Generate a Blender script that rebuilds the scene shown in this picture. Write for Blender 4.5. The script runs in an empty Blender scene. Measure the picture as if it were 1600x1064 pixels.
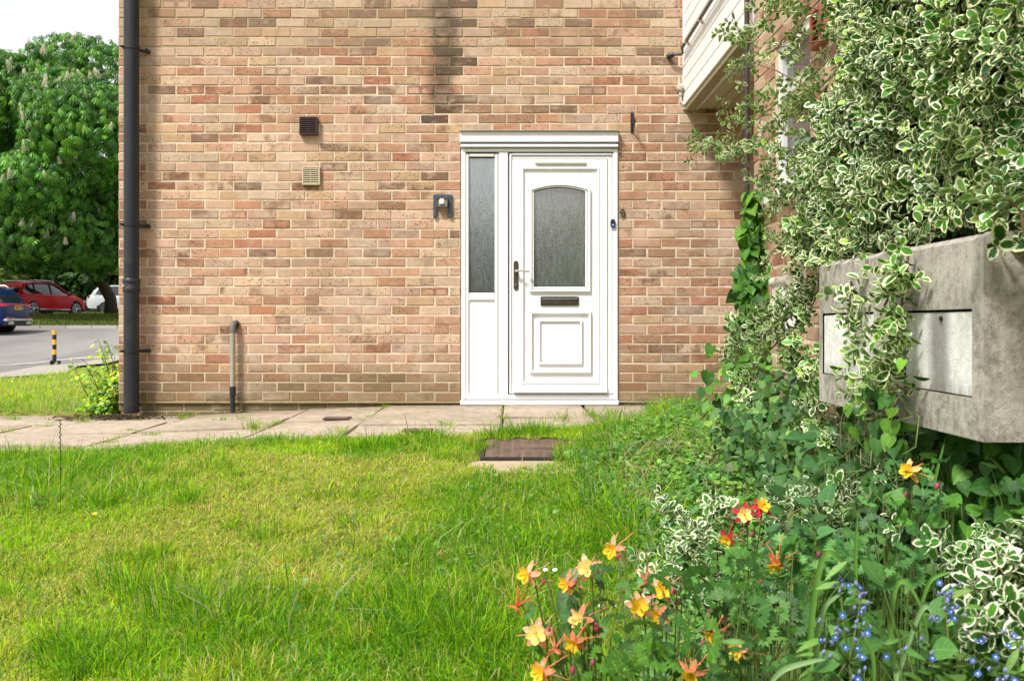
import bpy, bmesh, math, random
import numpy as np
from mathutils import Matrix, Vector, Euler

random.seed(7)
rng = np.random.default_rng(7)
SC = bpy.context.scene
COL = SC.collection
F = 1450.0            # focal length in photo pixels (1600 wide)
HZ = 505.0            # horizon row
EYE = 0.635           # eye height above the door threshold

# ------------------------------------------------------------------ camera
cam_d = bpy.data.cameras.new("camera")
cam = bpy.data.objects.new("camera", cam_d)
COL.objects.link(cam)
cam.location = (0, 0, EYE)
cam.rotation_euler = (math.radians(90), 0, 0)
cam_d.sensor_width = 36.0
cam_d.lens = F / 1600.0 * 36.0
cam_d.shift_y = -27.0 / 1600.0
cam_d.clip_start = 0.05
cam_d.clip_end = 800.0
cam_d.dof.use_dof = True
cam_d.dof.focus_distance = 5.2
cam_d.dof.aperture_fstop = 9.0
SC.camera = cam

# ------------------------------------------------------------------ world and sun
W = bpy.data.worlds.new("World")
SC.world = W
W.use_nodes = True
wn = W.node_tree
for n in list(wn.nodes):
    wn.nodes.remove(n)
SUN_EL, SUN_AZ = math.radians(52), math.radians(221)   # azimuth clockwise from +Y (north)
sky = wn.nodes.new("ShaderNodeTexSky")
sky.sky_type = 'NISHITA'
sky.sun_disc = False
sky.sun_elevation = SUN_EL
sky.sun_rotation = SUN_AZ
sky.air_density = 1.0
sky.dust_density = 3.0
hs = wn.nodes.new("ShaderNodeHueSaturation")
hs.inputs['Saturation'].default_value = 0.3
bg = wn.nodes.new("ShaderNodeBackground")
bg.inputs['Strength'].default_value = 0.10
wo = wn.nodes.new("ShaderNodeOutputWorld")
wn.links.new(sky.outputs[0], hs.inputs['Color'])
# thin bright overcast: white cloud sheet over the sky
tcw = wn.nodes.new("ShaderNodeTexCoord")
cn = wn.nodes.new("ShaderNodeTexNoise"); cn.inputs['Scale'].default_value = 2.2; cn.inputs['Detail'].default_value = 4
wn.links.new(tcw.outputs['Generated'], cn.inputs['Vector'])
cr = wn.nodes.new("ShaderNodeMapRange"); cr.inputs[1].default_value = 0.3; cr.inputs[2].default_value = 0.7; cr.inputs[3].default_value = 0.5; cr.inputs[4].default_value = 0.75
wn.links.new(cn.outputs[0], cr.inputs[0])
mxw = wn.nodes.new("ShaderNodeMix"); mxw.data_type = 'RGBA'
mxw.inputs[7].default_value = (7.3, 7.35, 7.5, 1)
wn.links.new(cr.outputs[0], mxw.inputs[0]); wn.links.new(hs.outputs[0], mxw.inputs[6])
wn.links.new(mxw.outputs[2], bg.inputs['Color'])
wn.links.new(bg.outputs[0], wo.inputs['Surface'])

sun_d = bpy.data.lights.new("sun", 'SUN')
sun_d.energy = 3.1
sun_d.angle = math.radians(10)
sun_d.color = (1.0, 0.965, 0.91)
sun = bpy.data.objects.new("sun", sun_d)
COL.objects.link(sun)
sdir = Vector((math.sin(SUN_AZ) * math.cos(SUN_EL), math.cos(SUN_AZ) * math.cos(SUN_EL), math.sin(SUN_EL)))
sun.rotation_euler = sdir.to_track_quat('Z', 'Y').to_euler()
sun.location = sdir * 30

SC.view_settings.view_transform = 'Standard'
SC.view_settings.look = 'None'
SC.view_settings.gamma = 1.0
SC.view_settings.exposure = 0.80
SC.view_settings.use_curve_mapping = False
SC.cycles.max_bounces = 6
SC.cycles.transparent_max_bounces = 6

# ------------------------------------------------------------------ node helpers
class NT:
    def __init__(s, name):
        s.m = bpy.data.materials.new(name)
        s.m.use_nodes = True
        s.t = s.m.node_tree
        for n in list(s.t.nodes):
            s.t.nodes.remove(n)
        s.out = s.t.nodes.new("ShaderNodeOutputMaterial")
    def n(s, typ, ins=None, **kw):
        nd = s.t.nodes.new(typ)
        for k, v in kw.items():
            setattr(nd, k, v)
        if ins:
            for k, v in ins.items():
                sock = nd.inputs[k]
                if isinstance(v, bpy.types.NodeSocket):
                    s.t.links.new(v, sock)
                else:
                    if isinstance(v, tuple) and len(v) == 3 and sock.type == 'RGBA':
                        v = (*v, 1)
                    sock.default_value = v
        return nd
    def math(s, op, a, b=0.0, c=0.0, clamp=False):
        nd = s.n("ShaderNodeMath", {0: a, 1: b, 2: c}, operation=op)
        nd.use_clamp = clamp
        return nd.outputs[0]
    def mix(s, f, a, b, mode='MIX'):
        nd = s.n("ShaderNodeMix", data_type='RGBA', blend_type=mode)
        for idx, v in ((0, f), (6, a), (7, b)):
            sock = nd.inputs[idx]
            if isinstance(v, bpy.types.NodeSocket):
                s.t.links.new(v, sock)
            else:
                if isinstance(v, tuple) and len(v) == 3:
                    v = (*v, 1)
                sock.default_value = v
        return nd.outputs[2]
    def ss(s, v, lo, hi, a=0.0, b=1.0):
        nd = s.n("ShaderNodeMapRange", {0: v, 1: lo, 2: hi, 3: a, 4: b}, interpolation_type='SMOOTHSTEP')
        return nd.outputs[0]
    def noise(s, scale, detail=3, rough=0.55, vec=None, dim='3D'):
        nd = s.n("ShaderNodeTexNoise", {'Scale': scale, 'Detail': detail, 'Roughness': rough})
        if vec is not None:
            s.t.links.new(vec, nd.inputs['Vector'])
        return nd.outputs[0]
    def pos(s):
        return s.n("ShaderNodeNewGeometry").outputs['Position']
    def objc(s):
        return s.n("ShaderNodeTexCoord").outputs['Object']
    def sc(s, vec, x, y, z):
        return s.n("ShaderNodeVectorMath", {0: vec, 1: (x, y, z)}, operation='MULTIPLY').outputs[0]
    def sep(s, v):
        o = s.n("ShaderNodeSeparateXYZ", {0: v}).outputs
        return o[0], o[1], o[2]
    def attr(s, name):
        return s.n("ShaderNodeAttribute", attribute_name=name).outputs
    def bump(s, h, strength=0.3, dist=0.01):
        return s.n("ShaderNodeBump", {'Strength': strength, 'Distance': dist, 'Height': h}).outputs[0]
    def finish(s, color, rough=0.7, spec=0.3, bump=None, metal=0.0, **extra):
        ins = {'Base Color': color, 'Roughness': rough, 'Specular IOR Level': spec, 'Metallic': metal}
        ins.update(extra)
        b = s.n("ShaderNodeBsdfPrincipled", ins)
        if bump is not None:
            s.t.links.new(bump, b.inputs['Normal'])
        s.t.links.new(b.outputs[0], s.out.inputs['Surface'])
        s.bsdf = b
        return s.m

MATS = {}
def plain(name, color, rough=0.6, spec=0.4, metal=0.0, var=0.12, nscale=25, bumps=0.05, coat=0.0, obj_rand=0.0, dirt=0.0, dirtcol=(0.2, 0.17, 0.12)):
    if name in MATS:
        return MATS[name]
    t = NT(name)
    p = t.objc()
    nz = t.noise(nscale, 4, 0.6, p)
    f = t.math('MULTIPLY_ADD', nz, 2 * var, 1 - var)
    c = t.mix(1.0, color, t.n("ShaderNodeCombineColor", {0: f, 1: f, 2: f}).outputs[0], 'MULTIPLY')
    if obj_rand:
        r = t.n("ShaderNodeObjectInfo").outputs['Random']
        g = t.math('MULTIPLY_ADD', r, 2 * obj_rand, 1 - obj_rand)
        c = t.mix(1.0, c, t.n("ShaderNodeCombineColor", {0: g, 1: g, 2: g}).outputs[0], 'MULTIPLY')
    if dirt:
        d = t.ss(t.noise(6, 5, 0.65, p), 0.5, 0.75, 0, dirt)
        c = t.mix(d, c, dirtcol)
    fine = t.noise(nscale * 7, 3, 0.6, p)
    rr = t.math('MULTIPLY_ADD', nz, 0.2, rough - 0.1, clamp=True)
    MATS[name] = t.finish(c, rr, spec, t.bump(fine, bumps, 0.01) if bumps else None, metal, **({'Coat Weight': coat} if coat else {}))
    return MATS[name]

# ------------------------------------------------------------------ object helpers
def link(o):
    COL.objects.link(o)
    return o

def tag(o, label=None, cat=None, group=None, kind=None):
    if label: o['label'] = label
    if cat: o['category'] = cat
    if group: o['group'] = group
    if kind: o['kind'] = kind
    return o

def empty(name, loc=(0, 0, 0), label=None, cat=None, group=None, kind=None, rotz=0.0):
    o = bpy.data.objects.new(name, None)
    o.location = loc
    o.rotation_euler = (0, 0, rotz)
    o.empty_display_size = 0.1
    link(o)
    return tag(o, label, cat, group, kind)

def put(name, me, parent=None, world=True, label=None, kind=None):
    o = bpy.data.objects.new(name, me)
    link(o)
    if parent is not None:
        o.parent = parent
        if world and parent.type == 'EMPTY':
            M = Matrix.Translation(parent.location) @ parent.rotation_euler.to_matrix().to_4x4()
            o.matrix_parent_inverse = M.inverted()
    return tag(o, label=label, kind=kind)

def np_mesh(name, V, T, mat, uv=None, attrs=None, smooth=True):
    """V (n,3), T (m,3) triangle indices; attrs: dict name -> (n,4) point colours; uv (n,2)"""
    V = np.ascontiguousarray(V, dtype=np.float32)
    T = np.ascontiguousarray(T, dtype=np.int32)
    me = bpy.data.meshes.new(name)
    me.vertices.add(len(V))
    me.vertices.foreach_set('co', V.ravel())
    me.loops.add(T.size)
    me.loops.foreach_set('vertex_index', T.ravel())
    me.polygons.add(len(T))
    me.polygons.foreach_set('loop_start', np.arange(0, T.size, 3, dtype=np.int32))
    me.polygons.foreach_set('use_smooth', np.full(len(T), smooth, dtype=bool))
    me.update(calc_edges=True)
    if uv is not None:
        l = me.uv_layers.new(name='uv')
        l.data.foreach_set('uv', np.ascontiguousarray(uv[T.ravel()], dtype=np.float32).ravel())
    if attrs:
        for k, a in attrs.items():
            at = me.attributes.new(k, 'FLOAT_COLOR', 'POINT')
            at.data.foreach_set('color', np.ascontiguousarray(a, dtype=np.float32).ravel())
    me.materials.append(mat)
    return me

class MB:
    """collects solids, builds ONE mesh"""
    def __init__(s):
        s.v = []; s.f = []; s.mi = []
        s.cur = 0
    def face(s, *idx):
        s.f.append(idx); s.mi.append(s.cur)
    def box(s, x0, x1, y0, y1, z0, z1):
        b = len(s.v)
        s.v += [(x0, y0, z0), (x1, y0, z0), (x1, y1, z0), (x0, y1, z0), (x0, y0, z1), (x1, y0, z1), (x1, y1, z1), (x0, y1, z1)]
        for q in ((0, 3, 2, 1), (4, 5, 6, 7), (0, 1, 5, 4), (1, 2, 6, 5), (2, 3, 7, 6), (3, 0, 4, 7)):
            s.face(*[b + i for i in q])
        return s
    def prism(s, pts, axis, a0, a1):
        """pts 2D outline ccw; extruded along axis ('x','y','z')"""
        b = len(s.v); n = len(pts)
        for a in (a0, a1):
            for (p, q) in pts:
                s.v.append({'x': (a, p, q), 'y': (p, a, q), 'z': (p, q, a)}[axis])
        s.face(*[b + i for i in range(n)][::-1])
        s.face(*[b + n + i for i in range(n)])
        for i in range(n):
            j = (i + 1) % n
            s.face(b + i, b + j, b + n + j, b + n + i)
        return s
    def tube(s, pts, rad, sides=6, cap=True):
        pts = [Vector(p) for p in pts]
        if not hasattr(rad, '__len__'):
            rad = [rad] * len(pts)
        b = len(s.v)
        prev = None
        for i, p in enumerate(pts):
            d = (pts[min(i + 1, len(pts) - 1)] - pts[max(i - 1, 0)])
            d = d.normalized() if d.length > 1e-9 else Vector((0, 0, 1))
            if prev is None:
                a = Vector((0, 0, 1)) if abs(d.z) < 0.9 else Vector((1, 0, 0))
                u = d.cross(a).normalized()
            else:
                u = (prev - d * prev.dot(d)).normalized()
            prev = u
            w = d.cross(u)
            for k in range(sides):
                t = 2 * math.pi * k / sides
                s.v.append(tuple(p + (u * math.cos(t) + w * math.sin(t)) * rad[i]))
        for i in range(len(pts) - 1):
            for k in range(sides):
                k2 = (k + 1) % sides
                s.face(b + i * sides + k, b + i * sides + k2, b + (i + 1) * sides + k2, b + (i + 1) * sides + k)
        if cap:
            s.face(*[b + k for k in range(sides)][::-1])
            s.face(*[b + (len(pts) - 1) * sides + k for k in range(sides)])
        return s
    def build(s, name, mat, parent=None, world=True, smooth=False, bevel=0.0, label=None, kind=None, seg=2):
        me = bpy.data.meshes.new(name)
        me.from_pydata(s.v, [], s.f)
        mats = mat if isinstance(mat, (list, tuple)) else [mat]
        for m in mats:
            me.materials.append(m)
        if len(mats) > 1:
            me.polygons.foreach_set('material_index', s.mi)
        bm = bmesh.new(); bm.from_mesh(me)
        bmesh.ops.recalc_face_normals(bm, faces=bm.faces)
        if bevel:
            bmesh.ops.bevel(bm, geom=[e for e in bm.edges if len(e.link_faces) == 2 and e.calc_face_angle(0) > 0.6], offset=bevel, segments=seg, affect='EDGES', clamp_overlap=True)
        bm.to_mesh(me); bm.free()
        if smooth:
            me.polygons.foreach_set('use_smooth', [True] * len(me.polygons))
            if smooth == 'auto':
                me.set_sharp_from_angle(angle=0.7)
        me.update()
        return put(name, me, parent, world, label, kind)

def box(name, mat, x0, x1, y0, y1, z0, z1, parent=None, bevel=0.0, **kw):
    return MB().box(x0, x1, y0, y1, z0, z1).build(name, mat, parent, bevel=bevel, **kw)

def at(px, py, d):
    return Vector(((px - 800) * d / F, d, EYE + (HZ - py) * d / F))

def sstep(a, b, x):
    t = np.clip((np.asarray(x, dtype=float) - a) / (b - a), 0, 1)
    return t * t * (3 - 2 * t)

def vnoise(x, y, seed=0):
    """smooth 2-D value noise 0..1, numpy"""
    x = np.asarray(x, dtype=float); y = np.asarray(y, dtype=float)
    xi = np.floor(x).astype(np.int64); yi = np.floor(y).astype(np.int64)
    fx = x - xi; fy = y - yi
    fx = fx * fx * (3 - 2 * fx); fy = fy * fy * (3 - 2 * fy)
    def h(a, b):
        n = (a * 374761393 + b * 668265263 + seed * 974711) & 0x7fffffff
        n = ((n ^ (n >> 13)) * 1274126177) & 0x7fffffff
        return ((n ^ (n >> 16)) & 0xffff) / 65535.0
    return (h(xi, yi) * (1 - fx) + h(xi + 1, yi) * fx) * (1 - fy) + (h(xi, yi + 1) * (1 - fx) + h(xi + 1, yi + 1) * fx) * fy

def fbm(x, y, seed=0, o=3):
    s = 0; a = 0.5; t = 0
    for i in range(o):
        s = s + a * vnoise(x * 2 ** i, y * 2 ** i, seed + i); t += a; a *= 0.5
    return s / t

# ------------------------------------------------------------------ terrain height
GX = [8, 14, 18, 22, 33, 36, 42, 60, 120, 400]
GZ = [-.09, -.27, -.36, -.36, .44, .60, .87, 1.5, 3.0, 6.0]
def path_z(x):
    return -0.085 * (1 - sstep(-2.8, -0.5, x))
EDX = [-6.5, -3.0, -2.2, -1.54, -.38, -.04, .41, .88, 1.6, 3.0]
EDY = [5.14, 5.14, 5.08, 5.20, 5.16, 5.46, 5.62, 5.95, 6.5, 7.0]
def edge_y(x):
    return np.interp(x, EDX, EDY)
def G(x, y):
    """height of the ground (numpy arrays)"""
    x = np.asarray(x, dtype=float); y = np.asarray(y, dtype=float)
    near = path_z(x) - 0.40 * sstep(5.25, 2.2, y) - 0.05 * np.clip(2.2 - y, 0, 30)
    near = near + (fbm(x * 1.7, y * 1.7, 3) - .5) * 0.05 * sstep(5.6, 4.8, y)
    far = np.interp(y, GX, GZ)
    w = sstep(7.3, 8.0, y)
    return near * (1 - w) + far * w

def g(x, y):
    return float(G(np.array([x]), np.array([y]))[0])
# ------------------------------------------------------------------ materials of the setting
def brick_material(name="brick_clay"):
    t = NT(name)
    c = t.attr('col')[0]
    par = t.attr('par')[0]
    pr, pg, pb = t.n("ShaderNodeSeparateColor", {0: par}).outputs[:3]
    p = t.pos()
    x, y, z = t.sep(p)
    n1 = t.noise(26, 5, 0.65, p)
    n2 = t.noise(7, 3, 0.5, t.sc(p, 1, 1, 0.8))
    fine = t.noise(330, 3, 0.7, p)
    k = t.math('MULTIPLY_ADD', n1, 0.62, 0.68)
    c = t.mix(1.0, c, t.n("ShaderNodeCombineColor", {0: k, 1: k, 2: k}).outputs[0], 'MULTIPLY')
    # fired shading within a brick
    gr = t.math('MULTIPLY', t.ss(n2, 0.48, 0.62), pb)
    c = t.mix(gr, c, (0.17, 0.085, 0.05))
    n3 = t.noise(9, 2, 0.5, t.sc(p, 1.3, 1, 3))
    c = t.mix(t.ss(n3, 0.56, 0.68, 0, 0.38), c, (0.56, 0.40, 0.27))
    # kiss marks
    uv = t.n("ShaderNodeUVMap", uv_map='uv').outputs[0]
    u, v, _ = t.sep(uv)
    wob = t.math('MULTIPLY_ADD', t.noise(22, 3, 0.6, p), 0.16, -0.08)
    du = t.math('ADD', wob, t.math('ABSOLUTE', t.math('SUBTRACT', t.math('ABSOLUTE', t.math('SUBTRACT', u, 0.5)), 0.25)))
    dv = t.math('ADD', wob, t.math('ABSOLUTE', t.math('SUBTRACT', v, 0.42)))
    ins = t.math('MULTIPLY', t.ss(du, 0.20, 0.16), t.ss(dv, 0.36, 0.28))
    kiss = t.math('MULTIPLY', pg, t.math('SUBTRACT', 1.0, ins))
    c = t.mix(t.math('MULTIPLY', kiss, t.ss(n1, 0.3, 0.6, 0.35, 0.9)), c, (0.21, 0.10, 0.062))
    # pits
    vor = t.n("ShaderNodeTexVoronoi", {'Scale': 72.0, 'Vector': p}).outputs
    gate = t.ss(t.n("ShaderNodeSeparateColor", {0: vor[1]}).outputs[0], 0.66, 0.72)
    pit = t.math('MULTIPLY', t.math('MULTIPLY', t.ss(vor[0], 0.40, 0.26), gate), t.math('GREATER_THAN', pr, 0.35))
    pit2 = t.math('MULTIPLY', t.ss(t.noise(110, 2, 0.5, p), 0.63, 0.69), t.math('MULTIPLY_ADD', pr, 0.6, 0.3))
    pit = t.math('MAXIMUM', pit, pit2)
    c = t.mix(t.math('MULTIPLY', pit, 0.85), c, (0.05, 0.032, 0.026))
    # grain
    kf = t.math('MULTIPLY_ADD', fine, 0.95, 0.52)
    c = t.mix(1.0, c, t.n("ShaderNodeCombineColor", {0: kf, 1: kf, 2: kf}).outputs[0], 'MULTIPLY')
    # black run-off streak under a missing gutter joint, well above the door
    sx = t.math('ABSOLUTE', t.math('ADD', t.math('ADD', x, 0.545), t.math('MULTIPLY_ADD', t.noise(5.5, 5, 0.7, p), 0.30, -0.15)))
    st = t.math('MULTIPLY', t.ss(sx, 0.14, 0.04), t.math('MULTIPLY', t.ss(z, 2.22, 2.42), t.math('LESS_THAN', y, 7.4)))
    st = t.math('MULTIPLY', st, t.ss(t.noise(13, 4, 0.6, p), 0.25, 0.6, 0.25, 0.95))
    c = t.mix(t.math('MULTIPLY', st, 0.86), c, (0.075, 0.05, 0.033))
    # green grime at the foot
    gm = t.math('MULTIPLY', t.ss(t.math('ADD', z, t.math('MULTIPLY_ADD', t.noise(3, 4, 0.6, p), -0.5, 0.25)), 0.62, -0.02), t.math('LESS_THAN', y, 9.0))
    c = t.mix(t.math('MULTIPLY', gm, 0.72), c, (0.17, 0.135, 0.065))
    c = t.mix(t.ss(t.noise(1.1, 6, 0.7, p), 0.45, 0.68, 0, 0.34), c, (0.25, 0.165, 0.105))
    # weathered greyer upper courses
    up = t.ss(z, 2.70, 2.80)
    c = t.mix(t.math('MULTIPLY', up, 0.16), c, (0.33, 0.27, 0.20))
    # pale efflorescence
    ef = t.math('MULTIPLY', t.ss(t.noise(2.2, 5, 0.7, t.sc(p, 1, 1, 1.6)), 0.48, 0.70), t.ss(z, 2.9, 2.3))
    c = t.mix(t.math('MULTIPLY', ef, 0.42), c, (0.62, 0.52, 0.42))
    h = t.math('ADD', t.math('MULTIPLY', fine, 0.5), t.math('MULTIPLY_ADD', pit, -1.0, t.math('MULTIPLY', n1, 0.6)))
    return t.finish(c, 0.9, 0.15, t.bump(h, 0.6, 0.004))

def mortar_material():
    t = NT("lime_mortar")
    p = t.pos()
    x, y, z = t.sep(p)
    n1 = t.noise(14, 5, 0.65, p)
    fine = t.noise(420, 3, 0.7, p)
    c = t.mix(t.ss(n1, 0.35, 0.65), (0.60, 0.465, 0.31), (0.76, 0.64, 0.49))
    ef = t.ss(t.noise(1.9, 6, 0.75, t.sc(p, 1, 1, 2.2)), 0.52, 0.66)
    c = t.mix(t.math('MULTIPLY', ef, t.ss(z, 2.75, 2.5, 0, 0.8)), c, (0.80, 0.75, 0.66))
    c = t.mix(t.ss(z, 2.72, 2.76, 0, 0.75), c, (0.42, 0.33, 0.17))
    sx = t.math('ABSOLUTE', t.math('ADD', x, 0.545))
    st = t.math('MULTIPLY', t.ss(sx, 0.18, 0.04), t.ss(z, 2.24, 2.4))
    c = t.mix(t.math('MULTIPLY', st, 0.8), c, (0.10, 0.075, 0.05))
    gm = t.ss(t.math('ADD', z, t.math('MULTIPLY_ADD', n1, -0.4, 0.2)), 0.3, -0.02)
    c = t.mix(t.math('MULTIPLY', gm, 0.6), c, (0.20, 0.165, 0.085))
    k = t.math('MULTIPLY_ADD', fine, 0.7, 0.65)
    c = t.mix(1.0, c, t.n("ShaderNodeCombineColor", {0: k, 1: k, 2: k}).outputs[0], 'MULTIPLY')
    vv = t.ss(t.noise(60, 2, 0.5, p), 0.68, 0.74)
    c = t.mix(t.math('MULTIPLY', vv, 0.6), c, (0.07, 0.05, 0.04))
    return t.finish(c, 0.95, 0.1, t.bump(t.math('ADD', fine, n1), 0.7, 0.006))

M_BRICK = brick_material()
M_MORTAR = mortar_material()
M_UPVC = plain("white_upvc", (0.83, 0.835, 0.84), 0.35, 0.5, var=0.02, bumps=0.0, dirt=0.03, dirtcol=(0.55, 0.52, 0.42))
M_UPVC2 = plain("white_upvc_panel", (0.81, 0.815, 0.82), 0.4, 0.5, var=0.02, bumps=0.0)
M_RUBBER = plain("rubber_gasket", (0.03, 0.03, 0.03), 0.7, 0.2)
M_GREYCAP = plain("weathered_drip", (0.42, 0.40, 0.34), 0.6, 0.3, dirt=0.4)
M_PIPE = plain("black_painted_iron", (0.017, 0.020, 0.026), 0.42, 0.4, var=0.25, nscale=9, bumps=0.06, dirt=0.12, dirtcol=(0.14, 0.13, 0.11))
M_BLACK = plain("black_iron", (0.012, 0.012, 0.013), 0.45, 0.5)
M_BRONZE = plain("aged_bronze", (0.14, 0.11, 0.09), 0.38, 0.5, metal=0.85, var=0.3, nscale=60)
M_STEEL = plain("bright_steel", (0.6, 0.59, 0.57), 0.25, 0.5, metal=0.9, var=0.1)
M_DGREY = plain("slate_painted_metal", (0.055, 0.075, 0.105), 0.5, 0.4)
M_BROWNPL = plain("dark_brown_plastic", (0.05, 0.025, 0.022), 0.4, 0.4)
M_CREAMPL = plain("cream_plastic", (0.55, 0.49, 0.33), 0.5, 0.4)
M_DARK = plain("dark_void", (0.01, 0.01, 0.01), 0.9, 0.1)
M_WAXPIPE = plain("mossy_clay_pipe", (0.33, 0.31, 0.24), 0.8, 0.2, var=0.3, nscale=20, dirt=0.7, dirtcol=(0.22, 0.22, 0.12))
M_BROWNPIPE = plain("brown_plastic_pipe", (0.045, 0.03, 0.032), 0.45, 0.4)
M_CREAMGAS = plain("cream_gas_fitting", (0.52, 0.46, 0.36), 0.5, 0.4, dirt=0.4)
M_GREYWASTE = plain("grey_waste_pipe", (0.13, 0.115, 0.095), 0.6, 0.3)

def glass_material(name, base):
    t = NT(name)
    p = t.pos()
    a = t.noise(85, 3, 0.6, t.sc(p, 1.0, 1, 0.14))
    b = t.noise(190, 2, 0.5, t.sc(p, 1.0, 1, 0.35))
    h = t.math('ADD', a, t.math('MULTIPLY', b, 0.5))
    c = t.mix(t.ss(a, 0.35, 0.65), tuple(v * 0.7 for v in base), tuple(v * 1.35 for v in base))
    return t.finish(c, 0.16, 1.0, t.bump(h, 0.20, 0.006), 0.0, **{'IOR': 2.4, 'Coat Weight': 0.3, 'Coat Roughness': 0.05})
M_GLASS = glass_material("rain_textured_glass", (0.085, 0.105, 0.10))
M_WGLASS = plain("window_glass", (0.06, 0.07, 0.085), 0.06, 0.9, var=0.1, bumps=0.0)

def board_mat():
    t = NT("white_boarding")
    p = t.pos()
    n = t.noise(5, 4, 0.6, t.sc(p, 1, 0.3, 3))
    c = t.mix(t.ss(n, 0.45, 0.8), (0.84, 0.84, 0.84), (0.74, 0.735, 0.71))
    return t.finish(c, 0.45, 0.4)
M_BOARD = board_mat()
M_SOFFIT = plain("soffit_board", (0.42, 0.36, 0.25), 0.55, 0.3, var=0.08, nscale=4)
M_FASCIA = plain("brown_edge_trim", (0.30, 0.25, 0.15), 0.6, 0.3, dirt=0.5)

def concrete_mat(name, dark, light, panel=False, streak=1.0):
    t = NT(name)
    p = t.pos()
    x, y, z = t.sep(p)
    big = t.noise(5, 5, 0.65, p)
    st = t.noise(13, 6, 0.75, t.sc(p, 1, 1.0, 0.38))
    st2 = t.noise(34, 5, 0.75, t.sc(p, 1, 1.0, 0.5))
    fine = t.noise(260, 4, 0.75, p)
    mot = t.noise(48, 5, 0.75, p)
    f = t.math('MULTIPLY_ADD', st, streak * 0.9, t.math('MULTIPLY_ADD', big, 0.7, -0.35 * streak))
    f = t.math('ADD', f, t.math('MULTIPLY_ADD', st2, 0.5, -0.25))
    f = t.math('ADD', f, t.math('MULTIPLY_ADD', mot, 0.9, -0.45))
    c = t.mix(t.ss(f, 0.12, 0.66), dark, light)
    # pale lime runs
    lm = t.math('MULTIPLY', t.ss(t.noise(30, 6, 0.8, t.sc(p, 1, 1, 0.35)), 0.56, 0.68), t.ss(t.noise(4, 2, 0.5, p), 0.42, 0.6))
    c = t.mix(t.math('MULTIPLY', lm, 0.8), c, (0.62, 0.60, 0.55))
    dk = t.ss(t.noise(75, 4, 0.7, p), 0.60, 0.72)
    c = t.mix(t.math('MULTIPLY', dk, 0.45), c, (0.075, 0.065, 0.05))
    if panel:
        # rusty-black run below the lock of the near door
        d = t.math('ABSOLUTE', t.math('SUBTRACT', y, t.math('MULTIPLY_ADD', t.noise(9, 3, 0.5, p), 0.03, 2.275)))
        r = t.ss(d, 0.075, 0.02)
        c = t.mix(t.math('MULTIPLY', r, 0.75), c, (0.16, 0.145, 0.13))
        e = t.math('MULTIPLY', t.ss(z, 0.52, 0.455), t.ss(t.noise(50, 3, 0.6, t.sc(p, 1, 1, 0.3)), 0.3, 0.6, 0.3, 1.0))
        c = t.mix(t.math('MULTIPLY', e, 0.55), c, (0.15, 0.135, 0.115))
    k = t.math('MULTIPLY_ADD', fine, 0.7, 0.65)
    c = t.mix(1.0, c, t.n("ShaderNodeCombineColor", {0: k, 1: k, 2: k}).outputs[0], 'MULTIPLY')
    return t.finish(c, 0.92, 0.15, t.bump(t.math('ADD', fine, t.math('MULTIPLY', mot, 1.2)), 0.6, 0.006))
M_CONC = concrete_mat("weathered_concrete", (0.20, 0.18, 0.15), (0.50, 0.465, 0.40))
M_CPANEL = concrete_mat("pale_cement_panel", (0.62, 0.60, 0.56), (0.86, 0.85, 0.82), panel=True, streak=0.9)

def slab_mat():
    t = NT("paving_concrete")
    p = t.pos()
    r = t.n("ShaderNodeObjectInfo").outputs['Random']
    base = t.mix(r, (0.34, 0.275, 0.21), (0.44, 0.36, 0.285))
    big = t.noise(2.3, 5, 0.6, p)
    sp = t.noise(150, 4, 0.8, p)
    mot = t.noise(14, 5, 0.7, p)
    c = t.mix(t.ss(big, 0.35, 0.7, 0, 0.75), base, (0.50, 0.42, 0.33))
    c = t.mix(t.ss(mot, 0.42, 0.66, 0, 0.55), c, (0.20, 0.155, 0.105))
    c = t.mix(t.ss(sp, 0.50, 0.72, 0, 0.55), c, (0.62, 0.55, 0.47))
    c = t.mix(t.ss(t.noise(110, 3, 0.7, p), 0.58, 0.7, 0, 0.6), c, (0.10, 0.075, 0.055))
    x, y, z = t.sep(p)
    near_wall = t.math('MULTIPLY', t.ss(t.math('ADD', y, t.math('MULTIPLY', mot, 0.5)), 7.0, 7.6), 0.55)  # slabs turn browner and darker towards the house wall
    c = t.mix(near_wall, c, (0.15, 0.125, 0.075))
    return t.finish(c, 0.9, 0.15, t.bump(t.math('ADD', sp, mot), 0.5, 0.005))
M_SLAB = slab_mat()

def ground_mat():
    t = NT("lawn_soil_and_thatch")
    p = t.pos()
    a = t.noise(2.1, 5, 0.6, p)
    b = t.noise(18, 5, 0.7, p)
    c = t.mix(t.ss(b, 0.35, 0.65), (0.08, 0.09, 0.016), (0.22, 0.25, 0.04))
    c = t.mix(t.ss(a, 0.52, 0.72, 0, 0.6), c, (0.30, 0.25, 0.10))
    x, y, z = t.sep(p)
    c = t.mix(t.ss(y, 30, 36), c, (0.06, 0.10, 0.02))
    return t.finish(c, 0.95, 0.1, t.bump(b, 0.8, 0.03))
M_GROUND = ground_mat()

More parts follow.
